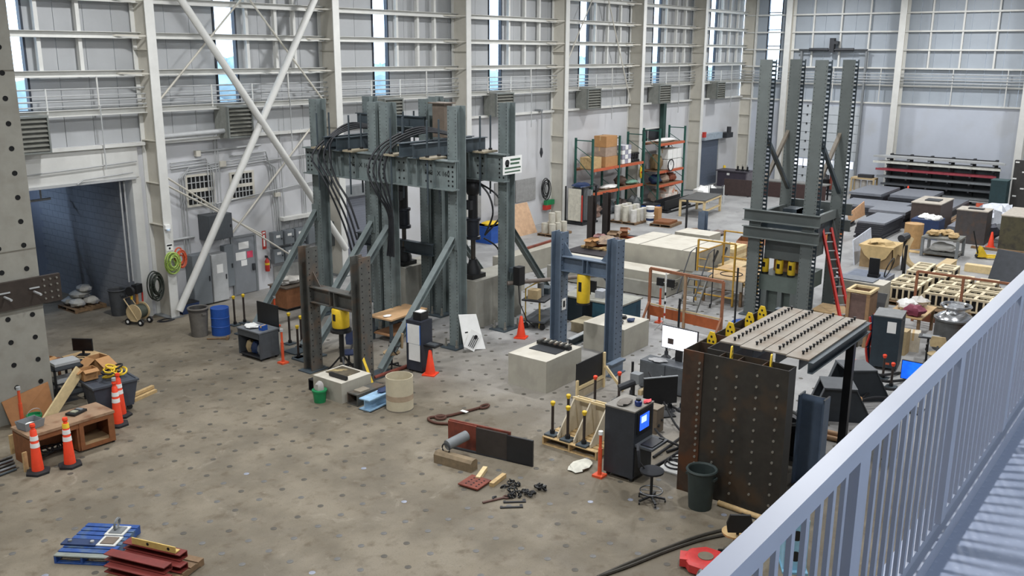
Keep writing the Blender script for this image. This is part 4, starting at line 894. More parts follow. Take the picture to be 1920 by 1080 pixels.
t = TH('form_tube', 'pale cylindrical cardboard form tube standing on the floor', 'tube', G(750, 765)); t.add('tube_wall', M((196, 186, 160), .7, var=.08), MB().lathe([(.35, 0), (.35, .88), (.335, .88), (.335, .02)], n=28, cap=False)); t.add('bottom_ring', M((120, 112, 100), .7), MB().lathe([(.356, 0), (.356, .03)], n=28)); t.add('stain_band', M((168, 148, 124), .8), MB().lathe([(.352, .28), (.352, .42)], n=28, cap=False))
solo('rust_pipe', 'rust brown pipe resting on the floor behind the form tube', 'pipe', RUST, MB().cyl((0, 0, .06), (2.2, -.05, .06), .055), G(702, 712))
tp = solo('yellow_tape', 'yellow warning tape hanging from the foot of the dark portal', 'tape', YELLOW, MB().hexa([(0, 0, .8), (.06, 0, .86), (.06, .01, .86), (0, .01, .8), (.0, -.42, 0), (.06, -.42, .05), (.06, -.41, .05), (0, -.41, 0)]), (16.45, 17.68, .06))
chair('dark blue office chair with arms behind the dark portal', 655, 690, M((44, 54, 84), .8), 200, .48)
chair('tan cloth office chair between the dark portal and the wooden table', 735, 690, M((160, 138, 106), .85), 150, .48)
t = TH('workbench', 'wooden topped workbench under the big reaction frame', 'table', (19.85, 19.98, 0), 3); t.b('bench_top', M((196, 158, 116), .6, var=.1), 0, 1.75, 0, .95, .74, .79); legs4(t, STEELD, .06, 1.68, .06, .9, .74, .08); t.b('lower_shelf', M((150, 110, 76), .7), .08, 1.66, .08, .86, .2, .24); t.b('stretcher', STEELD, .06, 1.68, .06, .12, .62, .72)
heap('glove_pair', 'white gloves lying on the wooden workbench', 'gloves', (20.05, 20.35, .792), .14, .1, .03, PAPER, 3)
t = TH('control_kiosk', 'dark control kiosk with taped white paper sheets beside an orange cone', 'cabinet', (18.4, 17.35, 0), 4)
t.b('cabinet_body', M((44, 48, 58), .5), 0, .5, 0, .55, .06, 1.52); t.b('paper_sheet', PAPER, -.008, -.002, .06, .5, .85, 1.42); t.b('paper_sheet', PAPER, -.009, -.003, .05, .46, .35, .84); t.b('keyboard_shelf', BLACK, .1, .5, -.4, 0, .8, .84); t.b('keyboard', DGREY, .15, .35, -.36, -.04, .84, .87)
t.add('tape_edge', M((60, 110, 190), .5), MB().box(-.007, -.001, .03, .06, .85, 1.42).box(-.007, -.001, .5, .53, .85, 1.42))
for x in (.06, .44):
    for y in (.06, .49): t.add('caster', BLACK, MB().cyl((x, y-.02, .03), (x, y+.02, .03), .03, n=8))
t = TH('black_case', 'small black case with papers on top of the control kiosk', 'case', (18.5, 17.45, 1.525), 4); t.b('case_body', BLACK, 0, .34, 0, .28, 0, .22); t.b('papers', PAPER, .04, .3, .03, .25, .22, .24)
cone(807, 702, 'plain orange traffic cone in front of the dark control kiosk'); cone(977, 633, 'plain orange traffic cone right of the big frame near the grey portal')
t = TH('sign_board', 'two white sign boards with black print leaning on a frame column', 'sign', (20.62, 17.65, 0), -20)
t.add('back_board', PAPER, MB().hexa([(0, 0, .1), (.75, 0, 0), (.75, .02, 0), (0, .02, .1), (.0, .35, 1.12), (.62, .35, 1.05), (.62, .37, 1.05), (.0, .37, 1.12)]))
fb = t.add('front_board', PAPER, MB().ext([(-.05, -.06, .22), (.3, -.06, .0), (.66, .1, .45), (.3, .1, .68)], (.0, .02, 0)))
t.add('emblem', BLACK, MB().cyl((.42, .045, .42), (.42, .035, .42), .07, n=10)); 
for k in range(4): t.add('printed_line', DARK, MB().bar((.1+k*.055, -.062+.0*k, .22-.035*k), (.33+k*.055, .01, .5-.035*k), .02, .012, (0, 1, 0)))
t.b('grip', BLACK, .02, .12, -.01, .0, .62, .66)
# posts with yellow caps around the braces
for k, (px, py) in enumerate(((441, 610), (459, 606), (544, 645), (566, 651), (560, 671))): capped(G(px, py), 'black anchor rod with yellow cap at the brace feet, %s from the left' % ('first', 'second', 'third', 'last', 'fourth')[k], 1.0, group='capped rods at the brace feet')
stanchion(531, 681, 'orange marker post right of the black tool cabinet', 1.05); stanchion(517, 612, 'orange marker post left of the brown wooden cabinet', 1.05)
t = TH('tool_cabinet', 'open black tool cabinet crowded with parts at centre left', 'cabinet', (16.2, 21.75, 0), 0)
t.b('side', DGREY, 0, .7, 0, .03, .08, .86); t.b('side', DGREY, 0, .7, .99, 1.02, .08, .86); t.b('top', M((110, 114, 118), .5), -.02, .72, -.02, 1.04, .86, .9); t.b('back', DARK, .67, .7, .03, .99, .08, .86); t.b('shelf', DARK, .02, .67, .03, .99, .08, .12); t.b('drawer', DGREY, -.01, .3, .03, .99, .68, .84)
for y in (.2, .5, .78): t.add('stored_part', (GREY, BLUED, TAN)[int(y*3) % 3], MB().blob((.25, y, .3), .18, .12, .2, int(y*10)))
for x in (.06, .6):
    for y in (.06, .92): t.add('caster', BLACK, MB().cyl((x, y, .04), (x+.03, y, .04), .04, n=8))
t = TH('cabinet_lid', 'black raised panel behind the black tool cabinet', 'panel', (16.95, 21.8, 0)); t.b('panel', BLACK, 0, .03, 0, .98, .75, 1.55); t.b('post', BLACK, .0, .03, .1, .15, 0, .75); t.b('post', BLACK, .0, .03, .85, .9, 0, .75)
heap('rag_pile', 'pale rags and paper on the black tool cabinet', 'rags', (16.45, 22.4, .905), .2, .26, .06, PAPER, 7); carton('blue box on top of the black tool cabinet', (16.4, 21.82, .905), .2, .16, .14, 10, BLUE)
t = TH('wooden_cabinet', 'brown wooden cabinet on casters topped with crumpled plastic sheet', 'cabinet', (20.25, 25.5, 0), 0); t.b('cabinet_body', M((134, 88, 56), .65, var=.2), 0, 1.1, 0, .9, .1, .82); t.b('top', M((90, 80, 70), .6), -.05, 1.15, -.05, .95, .82, .86); t.b('base_frame', BLACK, -.02, 1.12, -.02, .92, .06, .1)
for x in (.1, 1.0):
    for y in (.1, .8): t.add('caster', BLACK, MB().cyl((x, y-.02, .035), (x, y+.02, .035), .035, n=8))
heap('plastic_sheet', 'crumpled translucent plastic sheet on the brown wooden cabinet', 'sheet', (20.8, 26.0, .862), .5, .35, .13, M((196, 192, 184), .35), 9, .3)
# ================================================================== LEFT WALL FITTINGS
can(224, 590, 'dark grey trash can beside the bagged pallet in the corridor mouth', M((64, 66, 68), .7), .9, .3); can(375, 629, 'grey trash can with a dark liner left of the blue drum', M((104, 100, 94), .7), .92, .31, M((60, 58, 56), .5)); drum(415, 626, 'blue plastic drum beside the grey trash can', BLUE)
solo('mallet', 'wooden handled mallet on the floor before the blue drum', 'mallet', WOODD, MB().cyl((0, 0, .03), (.45, -.45, .03), .025).cyl((.37, -.53, .05), (.53, -.37, .05), .05), G(388, 637))
pb = pallet('bag_pallet', 'wooden pallet under the white bags in the corridor mouth', (15.5, 31.0, 0), 1.15, 1.2, WOODD, 0, 6, .14)
for k, (x, y, z, rx) in enumerate(((.3, .35, .16, .32), (.8, .35, .16, .32), (.3, .85, .16, .34), (.8, .85, .16, .33), (.55, .6, .38, .42), (.65, .5, .58, .3))):
    heap('cement_bag', 'grey-white cement bag on the corridor pallet, %s' % ('near left', 'near right', 'far left', 'far right', 'upper one', 'topmost one')[k], 'bag', (15.5+x, 31+y, .145 if k < 4 else z), rx*.85, .28, .15, M((170, 168, 160), .7, spot=(120, 122, 128)), k+11, .15, 'cement bags')
t = TH('hose_reel_cart', 'wheeled welding hose reel cart with tall handle beside the column', 'cart', (16.1, 28.0-.1, 0), 20)
for x, y in ((0, 0), (.45, 0), (0, .5), (.45, .5)): w_ = t.add('wheel', BLACK, MB().cyl((x-.03, y, .11), (x+.03, y, .11), .11, n=14)); t.add('hub', PAPER, MB().cyl((x-.035, y, .11), (x+.035, y, .11), .05, n=10), w_)
t.add('frame', TAN, MB().tube([(0, -.05, .15), (0, .6, .15), (.45, .6, .15), (.45, -.05, .15)], .02).tube([(.0, .1, .15), (-.05, .55, .9), (.3, .6, .9), (.4, .15, .2)], .02))
t.add('reel', M((60, 66, 56), .7), MB().cyl((.02, .25, .42), (.42, .25, .42), .24, n=18)); t.add('reel_flange', TAN, MB().cyl((-.01, .25, .42), (.02, .25, .42), .3, n=18).cyl((.42, .25, .42), (.45, .25, .42), .3, n=18))
t.c('mast', M((170, 120, 70), .6), (.4, .4, .2), (.4, .4, 1.3), .05); t.add('gauge_head', BLACK, MB().box(.3, .6, .3, .5, 1.0, 1.3).cyl((.0, .35, 1.15), (.1, .35, 1.15), .16, n=12)); t.c('red_tube', RED, (.6, .35, .2), (.62, .35, 1.0), .03); t.c('yellow_tube', YELLOW, (.15, .4, .85), (.15, .4, 1.1), .04)
def coil(label, loc, r, mat, n, axis=(0, 1, 0), sy=1.2):
    t = TH('hose_coil', label, 'hose', loc)
    for k in range(n): t.add('turn', mat, MB().ring((rnd.uniform(-.04, .04), -.03*k, rnd.uniform(-.06, .06)), r*(1-.17*(k % 4)), .024, axis, 22, 6, 1, sy))
    return t
coil('bright green hose coil hanging on the white column', (17.38, 27.86, 1.95), .26, M((160, 186, 90), .5), 8, sy=1.4); coil('orange cable coil hanging on the white column', (17.75, 27.9, 2.05), .17, M((200, 86, 50), .5), 6, sy=1.8); coil('dark hose coil hanging on the column side', (16.98, 28.3, 1.2), .26, M((48, 54, 46), .6), 8, sy=1.9)
t = coil('black cable coil lying on the floor at the column foot', tuple(G(310, 601)+Vector((0, 0, .02))), .3, RUBBER, 3, (0, 0, 1), .7)
for p in t.o.children: p.location = (0, .03*rnd.random(), 0); p.scale = (1, 1, .5)
t = TH('wall_lamp', 'small white emergency lamp on the first column', 'lamp', (17.35, 27.82, 3.1)); t.add('housing', PAPER, MB().box(-.1, .1, 0, .08, 0, .14)); t.add('lens', M((200, 220, 255), .3), MB().lathe([(.06, -.05), (.06, 0)], (.0, -.0, 0), 10))
t = TH('safety_sign', 'small white notice sign on the first column above the coiled hoses', 'sign', (17.26, 27.885, 2.35)); t.b('plate', PAPER, 0, .25, 0, .008, 0, .24); t.b('print', BLACK, .03, .22, -.003, 0, .16, .21); t.add('symbol', BLACK, MB().cyl((.125, -.003, .08), (.125, 0, .08), .04, n=8))
def wcab(name, label, x0, x1, z0, z1, mat, dep=.3, cat='cabinet', lab=None, hnd=True):
    t = TH(name, label, cat, (x0, Y1-dep-.01, z0)); w_, h_ = x1-x0, z1-z0
    t.b('casing', mat, 0, w_, 0, dep, 0, h_); t.b('door', mat, .02, w_-.02, -.015, 0, .02, h_-.02)
    if hnd: t.b('handle', DARK, w_-.1, w_-.06, -.04, -.015, h_*.45, h_*.55)
    if lab: t.b('notice', lab, w_*.3, w_*.7, -.02, -.016, h_*.6, h_*.78)
    return t
ELE = M((112, 118, 122), .5, var=.05)
wcab('transformer_box', 'dark grey box high on the wall right of the grid vent', 19.15, 20.15, 2.35, 3.25, DGREY, .6)
wcab('electrical_cabinet', 'tall grey electrical cabinet behind the foot of the white brace', 18.5, 19.25, .06, 1.9, ELE, .4); wcab('electrical_cabinet', 'pale tall cabinet with a framed notice left of the grey door', 19.3, 19.95, .06, 1.8, LGREY, .4, lab=PAPER); wcab('electrical_cabinet', 'flat grey wall panel immediately left of the grey door', 19.98, 20.38, .45, 2.0, ELE, .2)
for i in range(3):
    for j in range(2): wcab('breaker_box', 'grey breaker box on the wall right of the door, %s row, %s' % (('lower', 'upper')[j], ('left', 'middle', 'right')[i]), 22.2+i*.55, 22.68+i*.55, .95+j*.66, 1.5+j*.66, ELE, .22, lab=PAPER)
wcab('breaker_box', 'wide grey breaker box behind the leftmost frame column', 23.9, 24.75, 1.45, 2.1, ELE, .25); wcab('switch_box', 'grey switch box with a white label beside the striped roller door', 25.0, 25.5, 1.2, 2.2, ELE, .3, lab=PAPER)
solo('wall_screen', 'pale grey lower wall sheet beneath the breaker boxes', 'board', M((140, 140, 136), .7), MB().box(0, 2.4, 0, .03, 0, .8), (22.3, Y1-.06, 0))
t = TH('fire_extinguisher', 'red fire extinguisher on the wall right of the grey door', 'extinguisher', (21.95, Y1-.12, .7)); t.add('cylinder', RED, MB().lathe([(.08, 0), (.09, .03), (.09, .4), (.04, .48), (.03, .52)], n=14)); t.add('valve', BLACK, MB().box(-.03, .03, -.03, .09, .52, .6)); t.add('band', YELLOW, MB().lathe([(.093, .25), (.093, .33)], n=14, cap=False)); t.t('hose', BLACK, [(0, -.05, .55), (.1, -.08, .4), (.08, -.08, .1)], .015)
t = TH('fire_alarm_sign', 'red vertical fire sign above the extinguisher', 'sign', (21.86, Y1-.015, 1.55)); t.b('plate', RED, 0, .18, 0, .01, 0, .7); t.b('print', PAPER, .05, .13, -.003, 0, .1, .55); t.b('arrow', PAPER, .03, .15, -.003, 0, .6, .66)
t = TH('blue_tub', 'dark blue tub on the floor behind the brace foot', 'tub', (17.75, 28.0, 0), 0); t.add('shell', BLUED, MB().hexa([(0, 0, 0), (.6, 0, 0), (.6, .4, 0), (0, .4, 0), (-.05, -.04, .35), (.65, -.04, .35), (.65, .44, .35), (-.05, .44, .35)])); t.b('lid', BLACK, -.05, .65, -.04, .44, .35, .38)
# corridor contents
t = TH('hanging_pipe', 'white pipe rack hanging across the corridor opening', 'pipe', (12.6, 30.6, 0)); t.c('bar', LGREY, (-1, 0, 4.1), (2.3, 0, 4.15), .04); t.c('hanger', LGREY, (2.0, 0, 4.15), (2.0, 0, 4.75), .03); t.c('hanger', LGREY, (1.2, 0, 3.6), (1.2, 0, 4.75), .012); t.add('hook', LGREY, MB().ring((1.2, 0, 3.5), .09, .025, (0, 1, 0), 12, 6))
t = TH('corridor_ladder', 'pair of upright pipes standing deep in the corridor', 'pipes', (15.1, 33.5, 0)); t.c('rail', LGREY, (0, 0, 0), (-.15, .3, 5.3), .05); t.c('rail', LGREY, (.45, 0, 0), (.3, .3, 5.3), .05)
for k in range(4): t.c('rung', LGREY, (-.02-.02*k, .05*k, .9+k*1.1), (.42-.02*k, .05*k, .9+k*1.1), .025)
for k, (x, w_, h_, d_) in enumerate(((11.5, 1.0, 3.0, 'tall dark storage cabinet at the corridor end, left one'), (13.0, .9, 2.6, 'tall dark storage cabinet at the corridor end, right one'))): t = TH('storage_cabinet', d_, 'cabinet', (x, 37.5, 0)); t.b('casing', BLACK, 0, w_, 0, .6, 0, h_); t.b('door', DARK, .02, w_/2-.01, -.02, 0, .05, h_-.05); t.b('door', DARK, w_/2+.01, w_-.02, -.02, 0, .05, h_-.05)
t = TH('overhead_beam', 'dark steel monorail beam under the corridor ceiling', 'beam', (13.0, 31.5, 4.3)); t.add('section', M((70, 62, 56), .6), MB().ibeam((0, 0, 0), (1.6, 5.5, 0), (0, 0, 1), .4, .25, .03)); t.c('hanger', DARK, (.3, 1, .2), (.3, 1, 1.3), .03); t.c('hanger', DARK, (1.3, 4.5, .2), (1.3, 4.5, 1.3), .03)
# ================================================================== CENTRE RIGHT
t = TH('concrete_block', 'large pale concrete block with black tools on top in the centre', 'concrete block', (19.3, 13.66, 0)); t.b('block', CONC2, 0, 1.7, 0, 1.28, 0, .89); t.b('paler_top', CONCT, 0, 1.7, 0, 1.28, .89, .895)
t = TH('tool_rail', 'black toothed rail and shavings lying on the central concrete block', 'tools', (20.2, 13.72, .897), 0)
t.b('rail', BLACK, .25, .4, 0, 1.1, 0, .1); t.b('rail', DARK, -.25, .2, .1, 1.0, 0, .02)
for k in range(6): t.b('tooth', STEELK, .2, .5, .05+k*.18, .12+k*.18, .1, .14)
t = TH('concrete_block', 'pale concrete block carrying black hand tools behind the grey portal', 'concrete block', (23.3, 13.7, 0)); t.b('block', CONC2, 0, 1.5, -.05, 1.4, 0, .84); t.b('paler_top', CONCT, 0, 1.5, -.05, 1.4, .84, .845)
for k, (x, y) in enumerate(((23.75, 14.1), (24.2, 13.95), (24.35, 14.3))): heap('hand_tool', 'black hand tool on the rear concrete block, %s' % ('left', 'right', 'middle')[k], 'tool', (x, y, .846), .2-.04*k, .1, .06, (DARK, BLUED, BLACK)[k], k+30, group='tools on the rear block')
p = G(1084, 751)
t = TH('panel_stand', 'black panel mounted on a pale timber frame before the concrete block', 'panel', p)
t.b('panel', BLACK, -.02, 1.3, .05, .08, .32, 1.0); t.b('post', WOODL, -.06, .02, 0, .05, 0, .55); t.b('post', WOODL, 1.25, 1.33, 0, .05, 0, 1.0); t.b('cross_bar', WOODL, .02, 1.25, 0, .05, .28, .36); t.add('brace', WOODL, MB().bar((1.3, -.02, .6), (1.3, -.6, .03), .05, .07)); t.add('sheet', M((172, 158, 132), .7), MB().box(.02, 1.25, .03, .045, .02, .28))
t = TH('beam_offcut', 'short blue-grey I beam offcut behind the black panel stand', 'steel stub', G(1141, 708)); t.add('section', STEELB, MB().ibeam((0, 0, .2), (.75, 0, .2), (0, 0, 1), .38, .2, .025))
# fin pallet
p = G(1120, 862)
fp = pallet('fin_pallet', 'wooden pallet carrying plywood fins and yellow capped rods', (16.55, 10.3, 0), 1.0, 1.5, WOOD, 0, 6, .2)
t = TH('plywood_fins', 'three plywood buttress fins joined by rails on the pallet', 'plywood form', (16.6, 10.4, .205))
FINM = M((196, 186, 164), .7, var=.08)
for k in range(3):
    y = .12+k*.45
    t.add('fin', FINM, MB().ext([(.05, y, 0), (.95, y, 0), (.95, y, .78), (.75, y, .82), (.05, y, .08)], (0, .03, 0)))
for x, z in ((.92, .72), (.72, .76)): t.b('rail', WOODL, x, x+.04, .1, 1.08, z, z+.06)
t.b('back_sheet', FINM, .96, .98, .1, 1.08, 0, .7)
for k, (x, y) in enumerate(((16.75, 11.65), (16.72, 11.2), (16.7, 10.74), (17.35, 11.62), (17.7, 11.0))): capped((x, y, .205 if k != 4 else .205) if k < 3 else ((x, y, .205) if k == 3 else (17.75, 11.2, 0)), 'rusty rod with yellow wing nut cap on the fin pallet, %s' % ('near left', 'near middle', 'near right', 'far left', 'just behind')[k], .82, group='capped rods of the fin pallet')
for k, (px, py) in enumerate(((1115, 760), (1160, 752))): capped(G(px, py), 'black rod with orange cap near the panel stand, %s one' % ('left', 'right')[k], .8, ORANGE, group='orange capped rods')
stanchion(1124, 893, 'orange marker post with white lamp between fin pallet and computer cabinet', 1.05, cap=PAPER)
heap('foam_sheet', 'crumpled white foam bag flat on the floor before the fin pallet', 'bag', G(1088, 876), .36, .2, .05, M((206, 204, 190), .7), 2, .2)
# computer cabinet
t = TH('computer_cabinet', 'tall black computer cabinet on casters with lit blue screen', 'cabinet', (16.05, 9.08, 0), 0)
t.b('casing', M((46, 50, 56), .5), 0, .8, 0, .72, .1, 1.6); t.b('top', M((128, 124, 116), .6), -.01, .81, -.01, .73, 1.6, 1.63)
t.b('screen_bezel', BLACK, .1, .7, -.02, 0, 1.08, 1.56); t.b('screen', M((40, 90, 235), .4, var=.25, scale=9, emit=1.4), .2, .58, -.028, -.02, 1.14, 1.48)
t.b('screen_window', M((190, 215, 255), .4, emit=1.2), .25, .46, -.031, -.028, 1.3, 1.44)
t.b('keyboard_tray', DGREY, .05, .75, -.42, 0, .82, .87); t.b('keyboard', BLACK, .12, .6, -.38, -.1, .87, .895); t.b('mouse', BLACK, .64, .7, -.35, -.25, .87, .9); t.b('lower_door', BLACK, .04, .76, -.02, 0, .14, .78)
for x in (.08, .72):
    for y in (.08, .64): t.add('caster', BLACK, MB().cyl((x-.02, y, .05), (x+.02, y, .05), .05, n=10))
drum_ = TH('blue_jar', 'small dark blue jar on top of the computer cabinet', 'jar', (16.4, 9.2, 1.635)); drum_.add('glass', M((30, 50, 110), .3), MB().lathe([(.07, 0), (.08, .03), (.08, .1), (.05, .12)], n=12)); drum_.add('lid', BLACK, MB().lathe([(.055, .12), (.055, .16)], n=12))
heap('red_glove', 'red glove lying on top of the computer cabinet', 'glove', (16.7, 9.15, 1.633), .14, .07, .03, M((220, 70, 80), .6), 4); heap('cable_clutter', 'dark cables piled on the computer cabinet top', 'cables', (16.35, 9.5, 1.633), .22, .14, .04, M((110, 104, 96), .7), 6)
chair('black drafting stool with chrome foot ring before the computer cabinet', 1220, 940, M((36, 38, 42), .8), -60, .68, .36, False, True)
can(1312, 950, 'dark green ribbed trash can at the corner of the steel wall specimen', M((46, 56, 54), .6), .82, .29)
solo('timber_pole', 'round timber pole lying along the foot of the steel wall specimen', 'pole', WOOD, MB().cyl((0, 0, .06), (-.1, -1.5, .06), .055), (16.28, 7.2, 0)); solo('cable_cover', 'short dark cable cover strip on the floor beside the timber pole', 'strip', DARK, MB().box(0, .12, -.7, 0, 0, .05), G(1390, 966))
# monitors and clamps behind the cabinet
t = TH('black_screen', 'large black monitor back standing behind the computer cabinet', 'monitor', G(1236, 778), 52); t.b('screen_back', BLACK, -.03, .03, -.45, .45, .3, 1.0); t.b('top_edge', GREY, -.035, .035, -.46, .46, 1.0, 1.02); t.b('stand', BLACK, .03, .3, -.08, .08, 0, .6); t.b('base', BLACK, -.25, .35, -.35, .35, 0, .04)
t = TH('camera_rig', 'black camera clamp rig on a post near the computer cabinet', 'camera', G(1186, 778)); t.c('post', BLACK, (0, 0, .03), (0, 0, .85), .035); t.add('foot', BLACK, MB().box(-.2, .2, -.2, .2, 0, .03)); t.add('lens_body', DARK, MB().cyl((-.3, .25, .75), (.1, -.05, .9), .09, n=10)); t.add('clamp', GREY, MB().box(-.02, .22, -.15, .1, .85, 1.1)); t.b('timber', TAN, .05, .55, -.2, -.1, .55, .67)
t = TH('junction_cabinet', 'narrow brown electrical box on the floor behind the computer cabinet', 'cabinet', G(1230, 815), 0); t.b('casing', M((104, 92, 78), .6), 0, .35, 0, .3, 0, .62); t.b('lid', M((130, 120, 104), .6), -.01, .36, -.01, .31, .62, .64); t.add('port', DARK, MB().cyl((.1, -.03, .2), (.1, 0, .2), .04, n=8).cyl((.25, -.03, .3), (.25, 0, .3), .03, n=8))
for k, (a, b, c_, d_, wh) in enumerate((((1215, 745), (1262, 800), (1290, 830), (1250, 850), 'looping by the specimen edge'), ((1200, 770), (1240, 830), (1275, 845), (1215, 885), 'nearer to the stool'), ((1245, 760), (1285, 790), (1290, 810), (1225, 860), 'running up to the monitor'))):
    q = [G(*a)+Vector((0, 0, .7-.3*k if k != 1 else .05)), G(*b)+Vector((0, 0, .15)), G(*c_)+Vector((0, 0, .04)), G(*d_)+Vector((0, 0, .04))]; o_ = q[3].copy(); o_.z = 0
    solo('cable', 'black cable on the floor behind the computer cabinet, '+wh, 'cable', RUBBER, MB().tube([v-o_ for v in hang(q, 8)], .03, 6), o_, group='cables behind the cabinet')
t = TH('drawing_board', 'white board with black cables lying flat beside the specimen edge', 'board', (17.0, 8.5, 0), 0); t.b('board', PAPER, 0, 1.3, 0, .5, 0, .03)
for k in range(3): t.add('cable_loop', RUBBER, MB().ring((.4+.15*k, .25, .05+.02*k), .25, .02, (0, 0, 1), 18, 5))
# big display
p = G(1216, 722)
t = TH('media_cabinet', 'low dark grey metal cabinet under the bright white display', 'cabinet', (21.3, 10.4, 0)); t.b('casing', DGREY, 0, .55, 0, 1.55, .03, .8); t.b('door', M((82, 86, 90), .5), -.02, 0, .03, .76, .06, .78); t.b('door', M((82, 86, 90), .5), -.02, 0, .79, 1.52, .06, .78); t.b('handle', LGREY, -.04, -.02, .84, .88, .4, .5)
t = TH('white_display', 'large bright white display screen on the dark grey cabinet', 'screen', (21.75, 10.5, .805), -3); t.b('housing', BLACK, 0, .05, 0, 1.1, .3, .94); t.b('screen', SCREEN, -.006, 0, .02, 1.08, .32, .92); t.b('image_window', M((70, 60, 56), .5), -.009, -.006, .72, .9, .44, .6); t.b('stand', BLACK, .0, .06, .45, .65, 0, .32)
heap('papers', 'papers and blue tape on the dark grey media cabinet', 'papers', (21.5, 11.5, .802), .18, .25, .03, M((150, 150, 150), .7), 5)
for k, (px, py, h_) in enumerate(((1269, 675, 1.9), (1249, 670, .9), (1376, 625, 2.2), (1184, 745, 1.0), (1278, 770, .85), (1255, 770, .6))): t = TH('steel_post', 'thin black upright steel post, %s' % ('right of the display with wide foot', 'short one left of the display', 'tallest one beside the rust guard rail', 'beside the orange capped rod', 'next to the specimen edge', 'short one before the monitor back')[k], 'post', G(px, py)); t.c('rod', BLACK, (0, 0, .03), (0, 0, h_), .035, n=8); t.add('foot', DARK, MB().lathe([(.16, 0), (.14, .03), (.06, .09), (.06, .2)], n=10))
# rust guard rail
a, b = Vector((27.2, 15.0, 0)), Vector((26.9, 12.2, 0))
t = TH('guard_rail', 'rust brown timber guard rail with toe board before the long concrete beams', 'guard rail', a); v = b-a
RW = M((142, 92, 64), .7, var=.2)
for f_ in (0, .5, 1): t.add('post', RW if f_ != .5 else M((170, 140, 110), .7), MB().bar(v*f_, v*f_+Vector((0, 0, 1.85)), .08, .08))
t.add('top_rail', RW, MB().bar(Vector((0, 0, 1.85)), v+Vector((0, 0, 1.85)), .08, .09)); t.add('mid_rail', TAN, MB().bar(Vector((0, 0, .62)), v+Vector((0, 0, .62)), .04, .05)); t.add('toe_board', M((166, 86, 44), .65, var=.15), MB().bar(Vector((0, 0, .4)), v+Vector((0, 0, .4)), .04, .34))
for f_ in (0, 1): t.add('brace', RW, MB().bar(v*f_+Vector((0, 0, .7)), v*f_+Vector((-.5, .0, .03)), .06, .06))
stanchion(1236, 605, 'orange marker post left of the rust guard rail', 1.3)
t = TH('twin_camera_stand', 'white striped survey pole carrying two black camera heads', 'survey pole', G(1236, 607)+Vector((-.6, -.5, 0))); t.c('pole', PAPER, (0, 0, .2), (0, 0, 1.95), .025)
for z in (.5, .9, 1.2): t.c('red_band', RED if z < .8 else BLACK, (0, 0, z), (0, 0, z+.1), .028)
for k in range(3): t.add('leg', LGREY, MB().bar((0, 0, .35), (.3*math.cos(k*2.09), .3*math.sin(k*2.09), .01), .03, .03))
t.c('cross_arm', LGREY, (0, -.3, 1.62), (0, .3, 1.62), .015)
for s_ in (-.18, .2): t.add('camera_head', BLACK, MB().box(-.05, .05, s_-.12, s_+.12, 1.5, 1.76))
# concrete beams
t = TH('concrete_beam', 'long pale concrete beam on top of another behind the rust guard rail', 'concrete beam', (30.3, 16.05, .565)); t.b('beam', CONC2, 0, 1.1, 0, 5.1, 0, .31); t.b('paler_top', CONCT, 0, 1.1, 0, 5.1, .31, .315)
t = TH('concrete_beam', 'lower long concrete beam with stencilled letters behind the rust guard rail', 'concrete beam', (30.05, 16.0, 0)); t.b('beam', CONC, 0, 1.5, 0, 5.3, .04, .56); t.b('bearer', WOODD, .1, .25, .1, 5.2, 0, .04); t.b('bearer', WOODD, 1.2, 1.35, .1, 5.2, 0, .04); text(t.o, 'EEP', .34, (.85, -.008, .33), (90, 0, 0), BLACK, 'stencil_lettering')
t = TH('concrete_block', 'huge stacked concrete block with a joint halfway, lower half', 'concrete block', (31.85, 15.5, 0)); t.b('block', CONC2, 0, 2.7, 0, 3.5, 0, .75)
t = TH('concrete_block', 'huge stacked concrete block with a joint halfway, upper half', 'concrete block', (31.83, 15.48, .77)); t.b('block', CONC2, 0, 2.72, 0, 3.52, 0, .77); t.b('packing', WOODD, .05, 2.6, .05, 3.4, -.02, 0); t.b('paler_top', CONCT, 0, 2.72, 0, 3.52, .77, .775)
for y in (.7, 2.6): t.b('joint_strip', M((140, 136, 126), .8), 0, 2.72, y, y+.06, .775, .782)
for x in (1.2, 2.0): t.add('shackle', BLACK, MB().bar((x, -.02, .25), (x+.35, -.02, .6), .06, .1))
t = TH('concrete_block', 'pale concrete block standing behind the huge stacked block', 'concrete block', (37.7, 17.93, 0)); t.b('block', CONC2, 0, 1.2, 0, 1.7, 0, 1.0); t.b('paler_top', CONCT, 0, 1.2, 0, 1.7, 1.0, 1.005)
t = TH('formwork_table', 'dark formwork bed with timber slats left of the huge concrete block', 'formwork', (32.1, 19.3, 0)); t.b('bed', M((44, 40, 44), .6), 0, 4.8, 0, 2.6, .1, .75); t.b('bearer', WOODD, .3, .5, .1, 2.5, 0, .1); t.b('bearer', WOODD, 4.2, 4.4, .1, 2.5, 0, .1); t.b('edge_strip', CONC2, -.02, 4.82, -.04, .0, .6, .8)
for k in range(6): t.b('slat', (WOOD, RACKO)[k % 2], 1.0+k*.6, 1.1+k*.6, .3, 2.4, .75, .83)
for k in range(3): t.b('plank', WOOD, .8, 4.6, .4+k*.85, .55+k*.85, .83, .88)
for k, (x, y, s) in enumerate(((32.9, 21.0, .5), (34.0, 21.3, .4), (34.9, 21.0, .6), (36.0, 21.1, .5))): carton('small carton among tools at the back of the formwork bed, %s' % ('first', 'second', 'third', 'fourth')[k], (x, y, .885), s, s*.7, .3, 10*k, (CARD, M((140, 100, 96), .7), WOODD, BROWNW)[k], 'cartons on the formwork bed', True)
heap('tool_heap', 'mixed tools and rags heaped on the formwork bed', 'tools', (33.8, 20.8, .885), .7, .5, .18, M((150, 130, 110), .8, spot=(80, 76, 90)), 12, .3)
